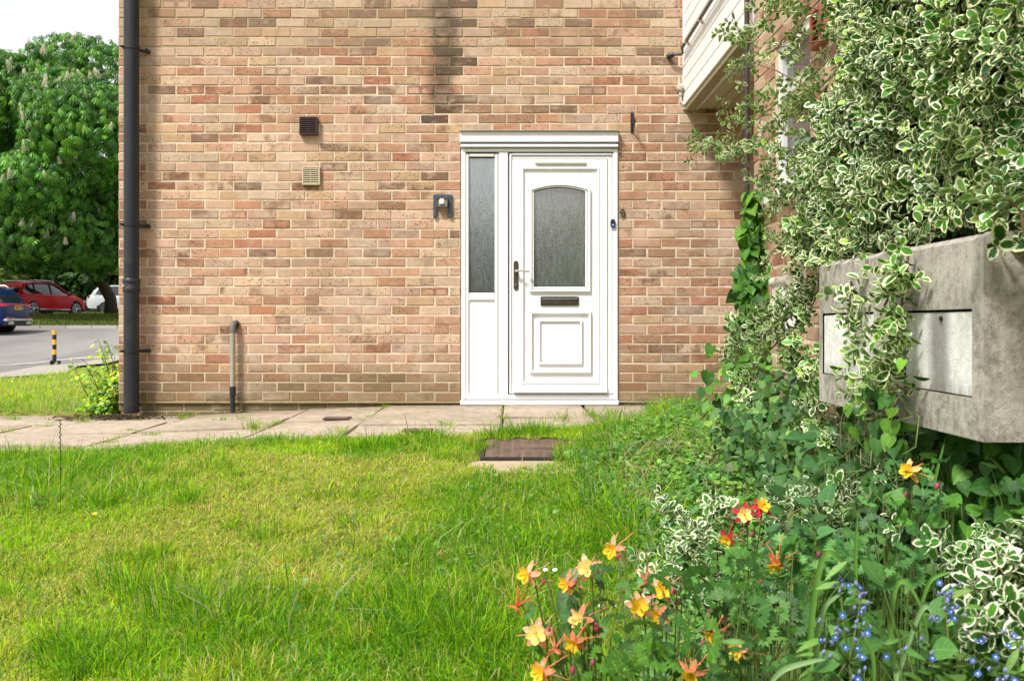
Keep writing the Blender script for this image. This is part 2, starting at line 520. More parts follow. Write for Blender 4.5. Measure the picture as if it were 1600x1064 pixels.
def asphalt_mat():
    t = NT("worn_asphalt")
    p = t.pos()
    a = t.noise(0.35, 5, 0.6, t.sc(p, 1, 0.35, 1))
    b = t.noise(40, 4, 0.8, p)
    s = t.noise(1.3, 4, 0.6, t.sc(p, 0.3, 1.6, 1))
    c = t.mix(t.ss(a, 0.35, 0.7), (0.17, 0.155, 0.15), (0.25, 0.235, 0.225))
    c = t.mix(t.ss(s, 0.45, 0.7, 0, 0.35), c, (0.13, 0.12, 0.115))
    c = t.mix(t.ss(b, 0.4, 0.7, 0, 0.3), c, (0.33, 0.31, 0.30))
    return t.finish(c, 0.9, 0.2, t.bump(b, 0.3, 0.01))
M_ASPH = asphalt_mat()
M_PAVE = plain("pavement_tarmac", (0.34, 0.31, 0.26), 0.9, 0.1, var=0.25, nscale=6)
M_KERB = plain("kerb_concrete", (0.36, 0.34, 0.32), 0.85, 0.2, var=0.15, obj_rand=0.1)
M_LINE = plain("white_road_paint", (0.72, 0.71, 0.68), 0.7, 0.3, var=0.12, nscale=3)

# ------------------------------------------------------------------ ground sheet
def sheet(name, xs, ys, mat, zoff=0.0, kind='structure', keep=None, parent=None):
    X, Y = np.meshgrid(xs, ys)
    Z = G(X, Y) + zoff
    if callable(keep):
        Z = keep(X, Y, Z)
    n, m = X.shape
    V = np.stack([X, Y, Z], -1).reshape(-1, 3)
    i = np.arange(n * m).reshape(n, m)
    a, b, c, d = i[:-1, :-1].ravel(), i[:-1, 1:].ravel(), i[1:, 1:].ravel(), i[1:, :-1].ravel()
    T = np.concatenate([np.stack([a, b, c], 1), np.stack([a, c, d], 1)])
    return put(name, np_mesh(name, V, T, mat), parent, kind=kind)

def lawn_shape(X, Y, Z):
    # under the paving the soil drops a little; it meets the slab tops at the grass edge
    e = edge_y(X)
    inside = sstep(-0.03, 0.05, Y - e) * (1 - sstep(7.7, 7.9, Y)) * (X > -6.3) * (X < 2.4)
    Z = Z + 0.0 * (1 - inside) * (Y < 8) - 0.055 * inside
    # manhole pit
    mh = ((X > -.16) & (X < .43) & (Y > 4.56) & (Y < 5.18))
    Z = np.where(mh, Z - 0.06, Z)
    # under the carpark
    car = (Y > 16) & (X < ROADX(Y) - 0.2) & (Y < 33.0)
    return np.where(car, Z - 0.06, Z)

def ROADX(y):
    return np.interp(y, [8, 17.6, 20.6, 22.7, 23.3, 26, 33], [-9.4, -9.7, -10.5, -10.2, -9.9, -5.0, 14.0])

xs = np.unique(np.concatenate([[-200, -120, -80, -60, -50, -42, -36, -32, -29, -26, -24, -22, -20, -18, -16, -15, -14, -13, -12, -11, -10], np.arange(-10, -4, 0.4), np.arange(-4, 2.4, 0.045), [2.4, 3, 4, 6, 9, 14, 25, 60, 200]]))
ys = np.unique(np.concatenate([[-30, -20, -12, -6, -2, 0, 1], np.arange(1.4, 8.2, 0.045), np.arange(8.2, 42, 0.8), GX[1:], [17.6, 20.6, 22.7, 23.3, 33.0, 33.2], [50, 80, 200, 300]]))
ground = sheet("ground", xs, ys, M_GROUND, keep=lawn_shape)

def strip(name, left, right, mat, zoff, thick=0.0, kind='structure'):
    """ribbon between two ground polylines with the same number of points, draped on the terrain"""
    mb = MB()
    L = [(x, y, g(x, y) + zoff) for x, y in left]
    R = [(x, y, g(x, y) + zoff) for x, y in right]
    mb.v += L + R
    n = len(L)
    for i in range(n - 1):
        mb.face(i, i + 1, n + i + 1, n + i)
    return mb.build(name, mat, kind=kind)

ry = sorted(set(list(np.arange(10, 33.01, 0.5)) + [14, 18, 22, 17.6, 20.6, 22.7, 23.3]))
mb = MB()
cols = 14
for y in ry:
    xr = float(ROADX(y))
    for k in range(cols + 1):
        x = -60 + (xr + 60) * k / cols
        mb.v.append((x, y, g(x, y) + 0.006))
for r in range(len(ry) - 1):
    for k in range(cols):
        a = r * (cols + 1) + k
        mb.face(a, a + 1, a + cols + 2, a + cols + 1)
mb.build("road", M_ASPH, kind='structure')
strip("pavement", [(float(ROADX(y)), y) for y in ry if y < 24], [(float(ROADX(y)) + (1.3 if y < 17 else max(1.3 - (y - 17) * 0.12, .3)), y) for y in ry if y < 24], M_PAVE, 0.05)
wl = [(-13.6, 19.4), (-11.9, 21.5), (-11.5, 22.3), (-11.0, 23.3), (-10.0, 23.75), (-8.5, 24.1)]
strip("road_marking", [(x, y) for x, y in wl], [(x - .03, y + .13) for x, y in wl], M_LINE, 0.014)
# kerb along the far side: each stone is a piece
kerb = empty("kerb", (-14, 33.1, 0.4), kind='structure')
for k in range(44):
    x0 = -36 + k * 0.915
    mbk = MB(); zb = g(x0, 33.05)
    mbk.box(x0 + 0.006, x0 + 0.909, 33.0, 33.14, zb - 0.15, zb + 0.115)
    mbk.build("kerb_stone", M_KERB, kerb, bevel=0.012)
sheet("verge", np.array([-60, -40, -30, -20, -10, 0, 14.]), np.array([33.12, 34, 36, 39, 42, 46, 52, 60.]), plain("verge_turf", (0.055, 0.085, 0.02), 0.95, 0.1, var=0.4, nscale=3), zoff=0.1)

# ------------------------------------------------------------------ paving path: every slab a piece
path = empty("path", (-1.0, 6.3, -0.05), kind='structure')
sub = MB(); sub.v += [(-6.4, 4.8, -0.18), (2.6, 4.8, -0.09), (2.6, 7.3, -0.07), (-6.4, 7.3, -0.16)]; sub.face(0, 1, 2, 3)
sub.build("bedding", plain("dark_joint_soil", (0.075, 0.085, 0.025), 0.95, 0.05, var=0.5, nscale=12), path)
JX = [-6.3, -5.3, -4.4, -3.37, -2.46, -1.585, -.98, -.065, .55, 1.15, 2.1]
ROWS = {0: [7.27, 6.7, 6.1, 5.45, 4.98], 1: [7.27, 6.62, 6.05, 5.45, 4.98], 2: [7.27, 6.55, 6.0, 5.4, 4.98], 3: [7.27, 6.66, 6.02, 5.42, 4.98], 4: [7.245, 6.68, 6.05, 5.4, 5.0], 5: [7.245, 6.3, 5.4, 5.0], 6: [7.245, 5.86, 5.33], 7: [7.245, 6.27, 5.5], 8: [7.245, 6.3, 5.5], 9: [7.245, 6.4, 5.6]}
for ci in range(len(JX) - 1):
    x0, x1 = JX[ci] + 0.007, JX[ci + 1] - 0.007
    rows = ROWS[ci]
    for ri in range(len(rows) - 1):
        y1, y0 = rows[ri] - 0.008, rows[ri + 1] + 0.008
        if y1 > 7.2 and x0 > -3.1: y1 = 7.247
        tz = random.uniform(-0.007, 0.004); tx = random.uniform(-0.006, 0.006); ty = random.uniform(-0.005, 0.005)
        b = len([]); mbs = MB()
        js = [random.uniform(-0.006, 0.006) for _ in range(4)]
        P = [(x0 + js[0], y0), (x1 + js[1], y0), (x1 + js[2], y1), (x0 + js[3], y1)]
        top = []
        if ri == len(rows) - 2: tz -= 0.006
        for (x, y) in P:
            z = float(path_z(np.array(x))) + tz + tx * (1 if x > (x0 + x1) / 2 else -1) + ty * (1 if y > (y0 + y1) / 2 else -1)
            top.append((x, y, z))
        mbs.v += [(x, y, z - 0.05) for x, y, z in top] + top
        for q in ((0, 3, 2, 1), (4, 5, 6, 7), (0, 1, 5, 4), (1, 2, 6, 5), (2, 3, 7, 6), (3, 0, 4, 7)):
            mbs.face(*q)
        mbs.build("paving_slab", M_SLAB, path, bevel=0.006)

# ------------------------------------------------------------------ brickwork
PAL = [((0.52, 0.345, 0.25), 26), ((0.56, 0.415, 0.295), 15), ((0.48, 0.29, 0.195), 24), ((0.42, 0.225, 0.14), 15), ((0.34, 0.20, 0.125), 10),
       ((0.235, 0.15, 0.105), 6), ((0.50, 0.345, 0.215), 16), ((0.45, 0.31, 0.235), 14), ((0.40, 0.185, 0.115), 6), ((0.51, 0.39, 0.285), 10)]
PALC = np.array([p[0] for p in PAL]); PALW = np.array([p[1] for p in PAL], float); PALW /= PALW.sum()
PALW_UP = np.array([14, 22, 8, 4, 14, 18, 12, 16, 3, 20], float); PALW_UP /= PALW_UP.sum()

_bt = []
for q in ((0, 1, 2, 3), (4, 5, 1, 0), (5, 6, 2, 1), (6, 7, 3, 2), (7, 4, 0, 3), (8, 9, 5, 4), (9, 10, 6, 5), (10, 11, 7, 6), (11, 8, 4, 7)):
    _bt += [(q[0], q[1], q[2]), (q[0], q[2], q[3])]
BT = np.array(_bt, dtype=np.int32)
def brick_vt(a0, a1, z0, z1, plane, axis, rs, dep=0.02, kink=0.0):
    """front face on `plane`; outward is -y (axis 'y') or -x (axis 'x'); 12 verts"""
    proud = rs.uniform(-0.0012, 0.0030)
    j = rs.uniform(-0.0026, 0.0026, 8); j[2:4] += 0.0022 * math.sin(a0 * 2.3 + z0 * 9.0)
    c = 0.0032
    A0, A1, Z0, Z1 = a0 + j[0], a1 + j[1], z0 + j[2], z1 + j[3]
    ang = j[6] * 0.6
    f = plane - proud
    P = []
    for dd, ins in ((f, c), (f + 0.0022, 0.0), (f + dep, 0.0)):
        P += [(A0 + ins, dd, Z0 + ins + ang), (A1 - ins, dd, Z0 + ins - ang), (A1 - ins, dd, Z1 - ins - ang), (A0 + ins, dd, Z1 - ins + ang)]
    P = np.array(P)
    # order: 0-3 front, 4-7 chamfer, 8-11 back
    if axis == 'x':
        P = np.stack([P[:, 1], 2 * 0 + P[:, 0], P[:, 2]], 1)
    uv = np.array([(0, 0), (1, 0), (1, 1), (0, 1)] * 3, float)
    return P, uv

PALW_PALE = np.array([30, 26, 22, 8, 6, 2, 18, 16, 3, 16], float); PALW_PALE /= PALW_PALE.sum()
PALW_DARK = np.array([18, 6, 26, 20, 20, 10, 12, 14, 8, 6], float); PALW_DARK /= PALW_DARK.sum()
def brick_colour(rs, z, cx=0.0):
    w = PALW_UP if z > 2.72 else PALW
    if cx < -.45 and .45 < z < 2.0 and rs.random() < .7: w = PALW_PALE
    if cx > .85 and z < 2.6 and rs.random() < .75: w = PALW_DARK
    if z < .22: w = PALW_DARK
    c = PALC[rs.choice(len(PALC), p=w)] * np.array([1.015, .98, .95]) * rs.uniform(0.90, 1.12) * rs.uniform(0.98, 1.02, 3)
    pit = rs.uniform(0, 1) ** 1.6
    kiss = rs.uniform(.5, 1.0) if rs.random() < 0.035 else 0.0
    grad = rs.uniform(0, 0.85) if rs.random() < 0.45 else rs.uniform(0, 0.2)
    return c, (pit, kiss, grad)

BRK = np.array([-3.075, 7.25])
CP, CZ0 = 0.07476, 0.025
BL, JT = 0.2245, 0.0118
def rows_of(a_start, a_end, z_lo, z_hi, holes, phase):
    """yield brick rectangles on a wall. holes: list (a0,a1,z0,z1). phase(row, segment)-> joint offset"""
    out = []
    k0 = int(math.floor((z_lo - CZ0) / CP)); k1 = int(math.ceil((z_hi - CZ0) / CP))
    for k in range(k0, k1):
        z0 = CZ0 + k * CP + JT / 2; z1 = CZ0 + (k + 1) * CP - JT / 2
        segs = [(a_start, a_end)]
        for (h0, h1, hz0, hz1) in holes:
            if z1 > hz0 + 0.012 and z0 < hz1 - 0.012:
                ns = []
                for (s0, s1) in segs:
                    if h1 <= s0 or h0 >= s1: ns.append((s0, s1)); continue
                    if h0 > s0: ns.append((s0, h0))
                    if h1 < s1: ns.append((h1, s1))
                segs = ns
        for (s0, s1) in segs:
            off = phase(k, s0)
            n = int(math.floor((s0 - off) / BL)) - 1
            while off + n * BL < s1:
                b0 = max(off + n * BL + JT / 2, s0 + (0.0 if s0 == a_start else 0.003)); b1 = min(off + (n + 1) * BL - JT / 2, s1 - (0.0 if s1 == a_end else 0.003))
                if b1 - b0 > 0.018:
                    out.append((b0, b1, z0, z1, k))
                n += 1
    return out

def lay(rects, plane, axis, parent, part_ids, seed, name="brick", special=None):
    rs = np.random.default_rng(seed)
    VV, TT, UU, CC, PP = [], [], [], [], []
    nb = 0
    for i, r in enumerate(rects):
        P, uv = brick_vt(r[0], r[1], r[2], r[3], plane, axis, rs)
        c, par = brick_colour(rs, r[2], (r[0] + r[1]) / 2 if axis == 'y' else 0.0)
        if special:
            s = special(r)
            if s is not None: c, par = np.array(s[0]), s[1]
        C = np.tile(np.append(c, 1.0), (12, 1)); Q = np.tile(np.append(par, 1.0), (12, 1))
        tri = BT if axis == 'y' else BT[:, ::-1]
        if i in part_ids:
            put(name, np_mesh(name, P, tri, M_BRICK, uv, {'col': C, 'par': Q}, smooth=False), parent)
        else:
            VV.append(P); TT.append(tri + nb); UU.append(uv); CC.append(C); PP.append(Q); nb += 12
    if VV:
        put(name, np_mesh(name, np.concatenate(VV), np.concatenate(TT), M_BRICK, np.concatenate(UU), {'col': np.concatenate(CC), 'par': np.concatenate(PP)}, smooth=False), parent, kind='stuff')

house = empty("brick_house", (-1.0, 7.6, 0.0), "pinkish brick end wall of the house around the white front door", "house")
DX0, DX1, DZ1 = -0.405, 0.830, 2.125
wl_ = MB()
y0w, y1w = 7.2532, 7.52
wl_.box(-3.072, DX0 + 0.001, y0w, y1w, 0.015, 5.3)
wl_.box(DX1 - 0.001, 5.0, y0w, y1w, 0.015, 5.3)
wl_.box(-3.06, DX0 + 0.001, 7.270, y1w, -0.14, 0.015)
wl_.box(DX1 - 0.001, 5.0, 7.270, y1w, -0.14, 0.015)
wl_.box(DX0 + 0.001, DX1 - 0.001, y0w, y1w, DZ1, 5.3)
wl_.box(-3.072, -2.85, y1w, 14.0, -0.12, 5.3)
wl_.box(-2.85, 5.0, 13.8, 14.0, -0.12, 5.3)
wl_.build("wall", M_MORTAR, house)
box("hallway", M_DARK, DX0 - .1, DX1 + .1, y1w + 0.01, 8.4, -0.1, 2.4, house)
box("roof", plain("roof_felt", (0.12, 0.11, 0.10), 0.9, 0.1), -3.3, 5.2, 7.0, 14.2, 5.3, 5.5, house)
def ph_house(k, s0):
    if s0 > DX1 - 0.01:
        return (0.942 if k % 2 == 0 else 1.055)
    return -3.075 if k % 2 == 0 else -3.075 + BL / 2
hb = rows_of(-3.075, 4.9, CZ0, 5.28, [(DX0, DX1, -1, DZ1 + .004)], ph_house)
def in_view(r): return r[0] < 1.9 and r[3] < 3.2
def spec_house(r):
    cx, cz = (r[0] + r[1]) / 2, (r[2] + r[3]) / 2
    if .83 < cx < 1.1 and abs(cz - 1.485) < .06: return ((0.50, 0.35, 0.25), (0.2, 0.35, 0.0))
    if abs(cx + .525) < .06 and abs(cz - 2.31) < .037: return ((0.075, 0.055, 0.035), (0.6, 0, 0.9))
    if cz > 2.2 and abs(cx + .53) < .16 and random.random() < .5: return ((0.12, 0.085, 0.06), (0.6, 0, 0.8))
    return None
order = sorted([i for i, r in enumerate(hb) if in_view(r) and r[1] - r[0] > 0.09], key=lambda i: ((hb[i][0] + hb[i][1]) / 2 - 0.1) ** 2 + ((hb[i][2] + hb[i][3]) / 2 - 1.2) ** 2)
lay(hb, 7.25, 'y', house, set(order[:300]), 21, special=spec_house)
# plinth course below the damp-proof line, set back, darker
pl = rows_of(-3.06, 4.9, CZ0 - 2 * CP, CZ0 - 0.01, [(DX0, DX1, -1, DZ1)], lambda k, s: -3.1 + (0.08 if k % 2 else 0.17))
lay(pl, 7.2655, 'y', house, set(), 22, special=lambda r: ((0.13 * random.uniform(.7, 1.3), 0.095, 0.06), (0.3, 0, 0.6)))
box("damp_proof_course", plain("dpc_mortar", (0.35, 0.27, 0.15), 0.9, 0.1, var=0.4, nscale=20), -3.078, DX0 - 0.002, 7.246, 7.262, 0.010, 0.026, house, bevel=0.003)
# side return bricks
sr = rows_of(7.262, 13.9, CZ0 - CP, 5.28, [], lambda k, s: 7.25 + (0.1 if k % 2 else 0.0))
lay(sr, -3.075, 'x', house, set(), 23)
# ------------------------------------------------------------------ adjoining building on the right
XW = 1.35
YC = 5.18                                    # its far corner
wing = empty("adjoining_house", (2.0, 3.0, 0.0), "brick side wall of the adjoining house on the right, mostly under the variegated climber", "house")
WIN = [(4.20, 4.77, 1.29, 2.05), (2.95, 3.79, 1.29, 2.05)]
wh = [(a, b, c, d) for a, b, c, d in WIN]
mb = MB()
xa, xb = XW + 0.0032, XW + 0.25
segs = [(-4.0, 2.95), (3.79, 4.20), (4.77, YC)]
for a, b in segs: mb.box(xa, xb, a, b, -0.9, 5.3)
for a, b, c, d in WIN:
    mb.box(xa, xb, a, b, -0.9, c); mb.box(xa, xb, a, b, d, 5.3)
mb.box(xb, 5.0, YC - 0.25, YC, -0.9, 5.3)
mb.build("wall", M_MORTAR, wing)
box("rear_block", M_MORTAR, 2.6, 5.0, -4.0, YC - 0.26, -0.9, 5.3, wing)
wb = rows_of(-3.9, YC, CZ0 - 12 * CP, 5.28, wh, lambda k, s: YC - 40 * BL + (0.0 if k % 2 else BL / 2))
sc_ = [(i, r) for i, r in enumerate(wb) if r[0] > 2.3 and r[3] < 2.6 and r[2] > 0]
sc_.sort(key=lambda t: -((t[1][0] > 3.3) * 10 + t[1][0]))
lay(wb, XW, 'x', wing, set(i for i, r in sc_[:300]), 31)
# return face of the corner (towards the recess)
rb = rows_of(XW + 0.005, 4.9, CZ0 - 3 * CP, 5.28, [], lambda k, s: XW + 0.1 * (k % 2))
mbq = MB()
rsx = np.random.default_rng(5)

# windows of the wing
def side_window(y0, y1, z0, z1, parent):
    x = XW + 0.018
    fr = MB(); t = 0.06
    fr.box(x, x + .06, y0, y0 + t, z0, z1).box(x, x + .06, y1 - t, y1, z0, z1).box(x, x + .06, y0 + t, y1 - t, z1 - t, z1).box(x, x + .06, y0 + t, y1 - t, z0, z0 + t)
    fr.box(x - .004, x + .056, y0 + t, y1 - t, z0 + (z1 - z0) * .62, z0 + (z1 - z0) * .62 + .05)
    w = fr.build("window", M_UPVC, parent, bevel=0.004)
    box("pane", M_WGLASS, x + .03, x + .04, y0 + t, y1 - t, z0 + t, z1 - t, w)
    box("sill", M_UPVC, XW - 0.05, XW + .12, y0 - 0.06, y1 + 0.03, z0 - 0.045, z0 - 0.003, w, bevel=0.004)
    box("reveal", M_MORTAR, XW + .132, XW + .15, y0, y1, z0, z1, w)
for (a, b, c, d) in WIN:
    side_window(a, b, c, d, wing)
# louvred extractor on the first window
ex = MB()
ex.box(XW + 0.035, XW + 0.07, 4.36, 4.60, 1.66, 1.84)
for k in range(9): ex.box(XW + 0.022, XW + 0.035, 4.37, 4.59, 1.67 + k * 0.0185, 1.68 + k * 0.0185)
ex.build("extractor_grille", M_CREAMPL, wing)

# overhanging boarded storey bridging the recess
ov = empty("boarded_bay", (XW, 6.2, 1.6), "white boarded overhanging bay above the recess, top right of the front door", "bay")
zb = EYE + (HZ - 172) / 200.0                 # 2.30 underside
bh = 0.1015
for k in range(11):
    z0 = zb + 0.03 + k * bh
    m = MB()
    prof = [(XW - 0.002, z0 + 0.004), (XW - 0.002, z0 + bh - 0.014), (XW + 0.010, z0 + bh - 0.001), (XW + 0.025, z0 + bh - 0.001), (XW + 0.025, z0 + 0.002)]
    prof = [(XW - 0.012, z0 + 0.002), (XW - 0.012, z0 + bh - 0.012), (XW + 0.008, z0 + bh - 0.0005), (XW + 0.025, z0 + bh - 0.0005), (XW + 0.025, z0 + 0.002)]
    m.prism(prof, 'y', YC + 0.05, 7.232)
    m.build("board", M_BOARD, ov)
box("core", M_DARK, XW + 0.026, 4.0, YC + 0.03, 7.24, zb + 0.02, 5.2, ov)
box("corner_trim", M_UPVC, XW - 0.022, XW + 0.03, YC + 0.005, YC + 0.05, zb - 0.02, 5.2, ov, bevel=0.003)
box("wall_trim", M_UPVC, XW - 0.018, XW + 0.02, 7.232, 7.2485, zb, 5.2, ov, bevel=0.002)
box("edge_trim", M_FASCIA, XW + 0.000, XW + 0.075, YC + 0.05, 7.235, zb - 0.012, zb + 0.028, ov, bevel=0.003)
ml = MB()
ml.tube([(XW + 0.085, YC + 0.05, zb - 0.005), (XW + 0.085, 7.235, zb - 0.005)], 0.009, 6)
ml.tube([(XW + 0.104, YC + 0.05, zb - 0.002), (XW + 0.104, 7.235, zb - 0.002)], 0.006, 6)
ml.build("edge_bead", plain("pale_bead", (0.62, 0.58, 0.47), 0.5, 0.4), ov, smooth=True)
for k in range(6):
    x0 = XW + 0.115 + k * 0.1015
    box("soffit_board", M_SOFFIT, x0 + 0.003, x0 + 0.098, YC + 0.06, 7.235, zb + 0.002, zb + 0.016, ov, bevel=0.003)
    mbs = MB(); mbs.tube([(x0 + .0505, 7.21, zb + 0.002), (x0 + .0505, 7.21, zb - 0.002)], 0.007, 6); mbs.build("screw_head", M_BLACK, ov)

# ------------------------------------------------------------------ front door set (part of the house)
PX = lambda px: (px - 800) / 200.0
PZ = lambda py: EYE + (HZ - py) / 200.0
fd = empty("tmp", (0, 0, 0)); bpy.data.objects.remove(fd)
def frame_rect(mb, x0, x1, z0, z1, t, ya, yb, tb=None):
    tb = t if tb is None else tb
    mb.box(x0, x0 + t, ya, yb, z0, z1).box(x1 - t, x1, ya, yb, z0, z1)
    mb.box(x0 + t, x1 - t, ya + 0.0004, yb, z1 - t, z1).box(x0 + t, x1 - t, ya + 0.0004, yb, z0, z0 + tb)
    return mb
def ring(mb, outer, inner, ya, yb, yi=None):
    """picture-frame moulding between two loops (same count), front at ya (inner edge at yi), back at yb"""
    yi = ya if yi is None else yi
    n = len(outer); b = len(mb.v)
    mid = [((o[0] + i[0]) / 2, (o[1] + i[1]) / 2) for o, i in zip(outer, inner)]
    loops = [(outer, yb), (outer, (ya + yb) / 2), ([(o[0] * .7 + m[0] * .3, o[1] * .7 + m[1] * .3) for o, m in zip(outer, mid)], ya), ([(i[0] * .7 + m[0] * .3, i[1] * .7 + m[1] * .3) for i, m in zip(inner, mid)], ya), (inner, yi + (yb - yi) * .5), (inner, yb)]
    for lp, y in loops:
        mb.v += [(p[0], y, p[1]) for p in lp]
    for r in range(len(loops) - 1):
        for i in range(n):
            j = (i + 1) % n
            mb.face(b + r * n + i, b + r * n + j, b + (r + 1) * n + j, b + (r + 1) * n + i)
    return mb
def rect(x0, x1, z0, z1): return [(x0, z0), (x1, z0), (x1, z1), (x0, z1)]

m = MB()
x0, x1 = PX(721), PX(965)
m.box(x0, x0 + 0.035, 7.232, 7.30, PZ(624), PZ(233)).box(x1 - 0.035, x1, 7.232, 7.30, PZ(624), PZ(233))
m.box(x0 + 0.035, x1 - 0.035, 7.2325, 7.30, PZ(238), PZ(233))
m.box(x0 + .035, x1 - .035, 7.233, 7.30, PZ(624), PZ(614) - .012)
dframe = m.build("door_frame", M_UPVC, house, bevel=0.004)
box("mullion", M_UPVC, PX(779), PX(794), 7.2335, 7.30, PZ(624) + .002, PZ(238) - .002, dframe, bevel=0.004)
box("threshold", M_UPVC, PX(719.5), PX(966), 7.205, 7.30, PZ(632), PZ(624.6), dframe, bevel=0.004)
box("threshold_groove", M_RUBBER, PX(724), PX(962), 7.226, 7.232, PZ(624.6), PZ(623.9), dframe)
hd = MB()
hd.box(PX(719), PX(965.5), 7.20, 7.30, PZ(224.5), PZ(207.5))
head = hd.build("head_board", M_UPVC, dframe, bevel=0.006)
box("head_gap", M_DARK, PX(720.5), PX(964), 7.213, 7.228, PZ(227.0), PZ(224.7), dframe)
box("head_bead", M_UPVC, PX(720), PX(965), 7.205, 7.30, PZ(231.5), PZ(227.1), dframe, bevel=0.003)
box("head_flashing", M_GREYCAP, PX(718), PX(966.5), 7.178, 7.26, PZ(207.3), PZ(206.3), dframe)
# side light
slx0, slx1 = PX(727.5), PX(778.3)
sl = ring(MB(), rect(slx0, slx1, PZ(623), PZ(240)), rect(PX(732), PX(774), PZ(455.5), PZ(246.5)), 7.2365, 7.27)
side = MB()
frame_rect(side, slx0, slx1, PZ(622), PZ(240.5), 0.026, 7.238, 7.285)
side.box(slx0 + .026, slx1 - .026, 7.2385, 7.285, PZ(469), PZ(457.5))
side_o = side.build("side_light", M_UPVC, house, bevel=0.006)
box("glass_pane", M_GLASS, PX(732), PX(775), 7.262, 7.275, PZ(457), PZ(245), side_o)
bead = ring(MB(), rect(PX(731.2), PX(775.8), PZ(457.8), PZ(244.5)), rect(PX(733.2), PX(773.8), PZ(455.6), PZ(247.2)), 7.246, 7.262).build("glazing_bead", M_RUBBER, side_o)
box("lower_panel", M_UPVC2, PX(732), PX(775), 7.252, 7.275, PZ(617), PZ(468), side_o)
ring(MB(), rect(PX(730), PX(776.5), PZ(618.5), PZ(467)), rect(PX(733), PX(773.5), PZ(615.5), PZ(470)), 7.243, 7.2525).build("panel_bead", M_UPVC, side_o)

# door leaf
lx0, lx1, lz0, lz1 = PX(800.5), PX(949), PZ(612.5), PZ(249.5)
m = MB()
frame_rect(m, PX(796.0), PX(960.5), PZ(615.5), PZ(240.0), 0.018, 7.2365, 7.29)
m.build("door_stop", M_UPVC, house, bevel=0.004)
gap = ring(MB(), rect(PX(799.3), PX(957), PZ(613.7), PZ(243.5)), rect(lx0 + .002, lx1 - .002, lz0 + .002, lz1 - .002), 7.2475, 7.285)
gap.build("rebate_seal", M_UPVC2, house)
leaf = MB()
leaf.box(lx0, PX(816), 7.238, 7.285, lz0, lz1).box(PX(935), lx1, 7.238, 7.285, lz0, lz1)
leaf.box(PX(816), PX(935), 7.2384, 7.285, PZ(263), lz1).box(PX(816), PX(935), 7.2384, 7.285, lz0, PZ(598))
door = leaf.build("front_door", M_UPVC, house, bevel=0.004, label="white front door leaf with arched glass")
box("leaf_gap", M_RUBBER, lx0 - .0035, lx0 - .0003, 7.244, 7.27, lz0, lz1, door)
box("leaf_gap", M_RUBBER, lx0, lx1, 7.244, 7.27, lz1 + .0003, lz1 + .0035, door)
# infill panel with an arched opening
AX0, AX1, AZ0, AZS, AZT = PX(834), PX(914.5), PZ(448.5), PZ(299), PZ(292.5)
def arch(x0, x1, z0, zs, zt, n=14):
    w = (x1 - x0) / 2; s = zt - zs; R = (w * w + s * s) / (2 * s); cx = (x0 + x1) / 2; cz = zt - R
    pts = [(x0, z0), (x1, z0)]
    a = math.asin(w / R)
    for i in range(n + 1):
        t = a - 2 * a * i / n
        pts.append((cx + R * math.sin(t), cz + R * math.cos(t)))
    return pts
def arch_rect(x0, x1, z0, z1, n=14):
    pts = [(x0, z0), (x1, z0)]
    for i in range(n + 1):
        pts.append((x1 + (x0 - x1) * i / n, z1))
    return pts
box_px0, box_px1, bz0, bz1 = PX(816), PX(935), PZ(598), PZ(263)
m = MB()
inn = arch(AX0, AX1, AZ0, AZS, AZT)
n = len(inn)
b = 0
outr = arch_rect(box_px0, box_px1, PZ(465), bz1)
m.v += [(p[0], 7.250, p[1]) for p in outr] + [(p[0], 7.250, p[1]) for p in inn] + [(p[0], 7.275, p[1]) for p in inn]
for i in range(n):
    j = (i + 1) % n
    m.face(i, j, n + j, n + i); m.face(n + i, n + j, 2 * n + j, 2 * n + i)
m.box(box_px0, box_px1, 7.250, 7.275, bz0, PZ(465))
m.build("door_panel", M_UPVC2, door)
ring(MB(), rect(PX(814.6), PX(936.4), PZ(599.6), PZ(261.4)), rect(PX(818), PX(933), PZ(596.2), PZ(265)), 7.2325, 7.2505).build("panel_moulding", M_UPVC, door)
box("glass_pane", M_GLASS, AX0 - .003, AX1 + .003, 7.264, 7.272, AZ0 - .003, AZT + .003, door)
o_ = arch(PX(827.5), PX(922.5), PZ(456), PZ(296), PZ(287.3)); o2 = arch(PX(831.2), PX(918), PZ(452.3), PZ(298), PZ(290.4))
ring(MB(), o_, o2, 7.2295, 7.2505).build("glass_moulding", M_UPVC, door)
o3 = arch(PX(831.4), PX(917.6), PZ(452), PZ(298.2), PZ(290.7)); o4 = arch(PX(834.3), PX(914.2), PZ(448.2), PZ(299.3), PZ(293))
ring(MB(), o3, o4, 7.2375, 7.265).build("glazing_bead", M_UPVC2, door)
o5 = arch(PX(833.9), PX(914.8), PZ(448.8), PZ(299.0), PZ(292.4)); o6 = arch(PX(834.8), PX(913.8), PZ(447.9), PZ(299.8), PZ(293.5))
ring(MB(), o5, o6, 7.249, 7.2645).build("glass_seal", M_RUBBER, door)
# lower raised and fielded panel
ring(MB(), rect(PX(827.5), PX(923.5), PZ(582.5), PZ(486.5)), rect(PX(831.5), PX(919.5), PZ(578.5), PZ(490.5)), 7.2285, 7.2505).build("lower_moulding", M_UPVC, door)
ring(MB(), rect(PX(841), PX(909.5), PZ(569), PZ(499.5)), rect(PX(844.5), PX(906), PZ(565.5), PZ(503)), 7.2305, 7.2505).build("inner_moulding", M_UPVC, door)
box("raised_field", M_UPVC, PX(845.5), PX(905), 7.2435, 7.2515, PZ(564.5), PZ(504), door, bevel=0.003)
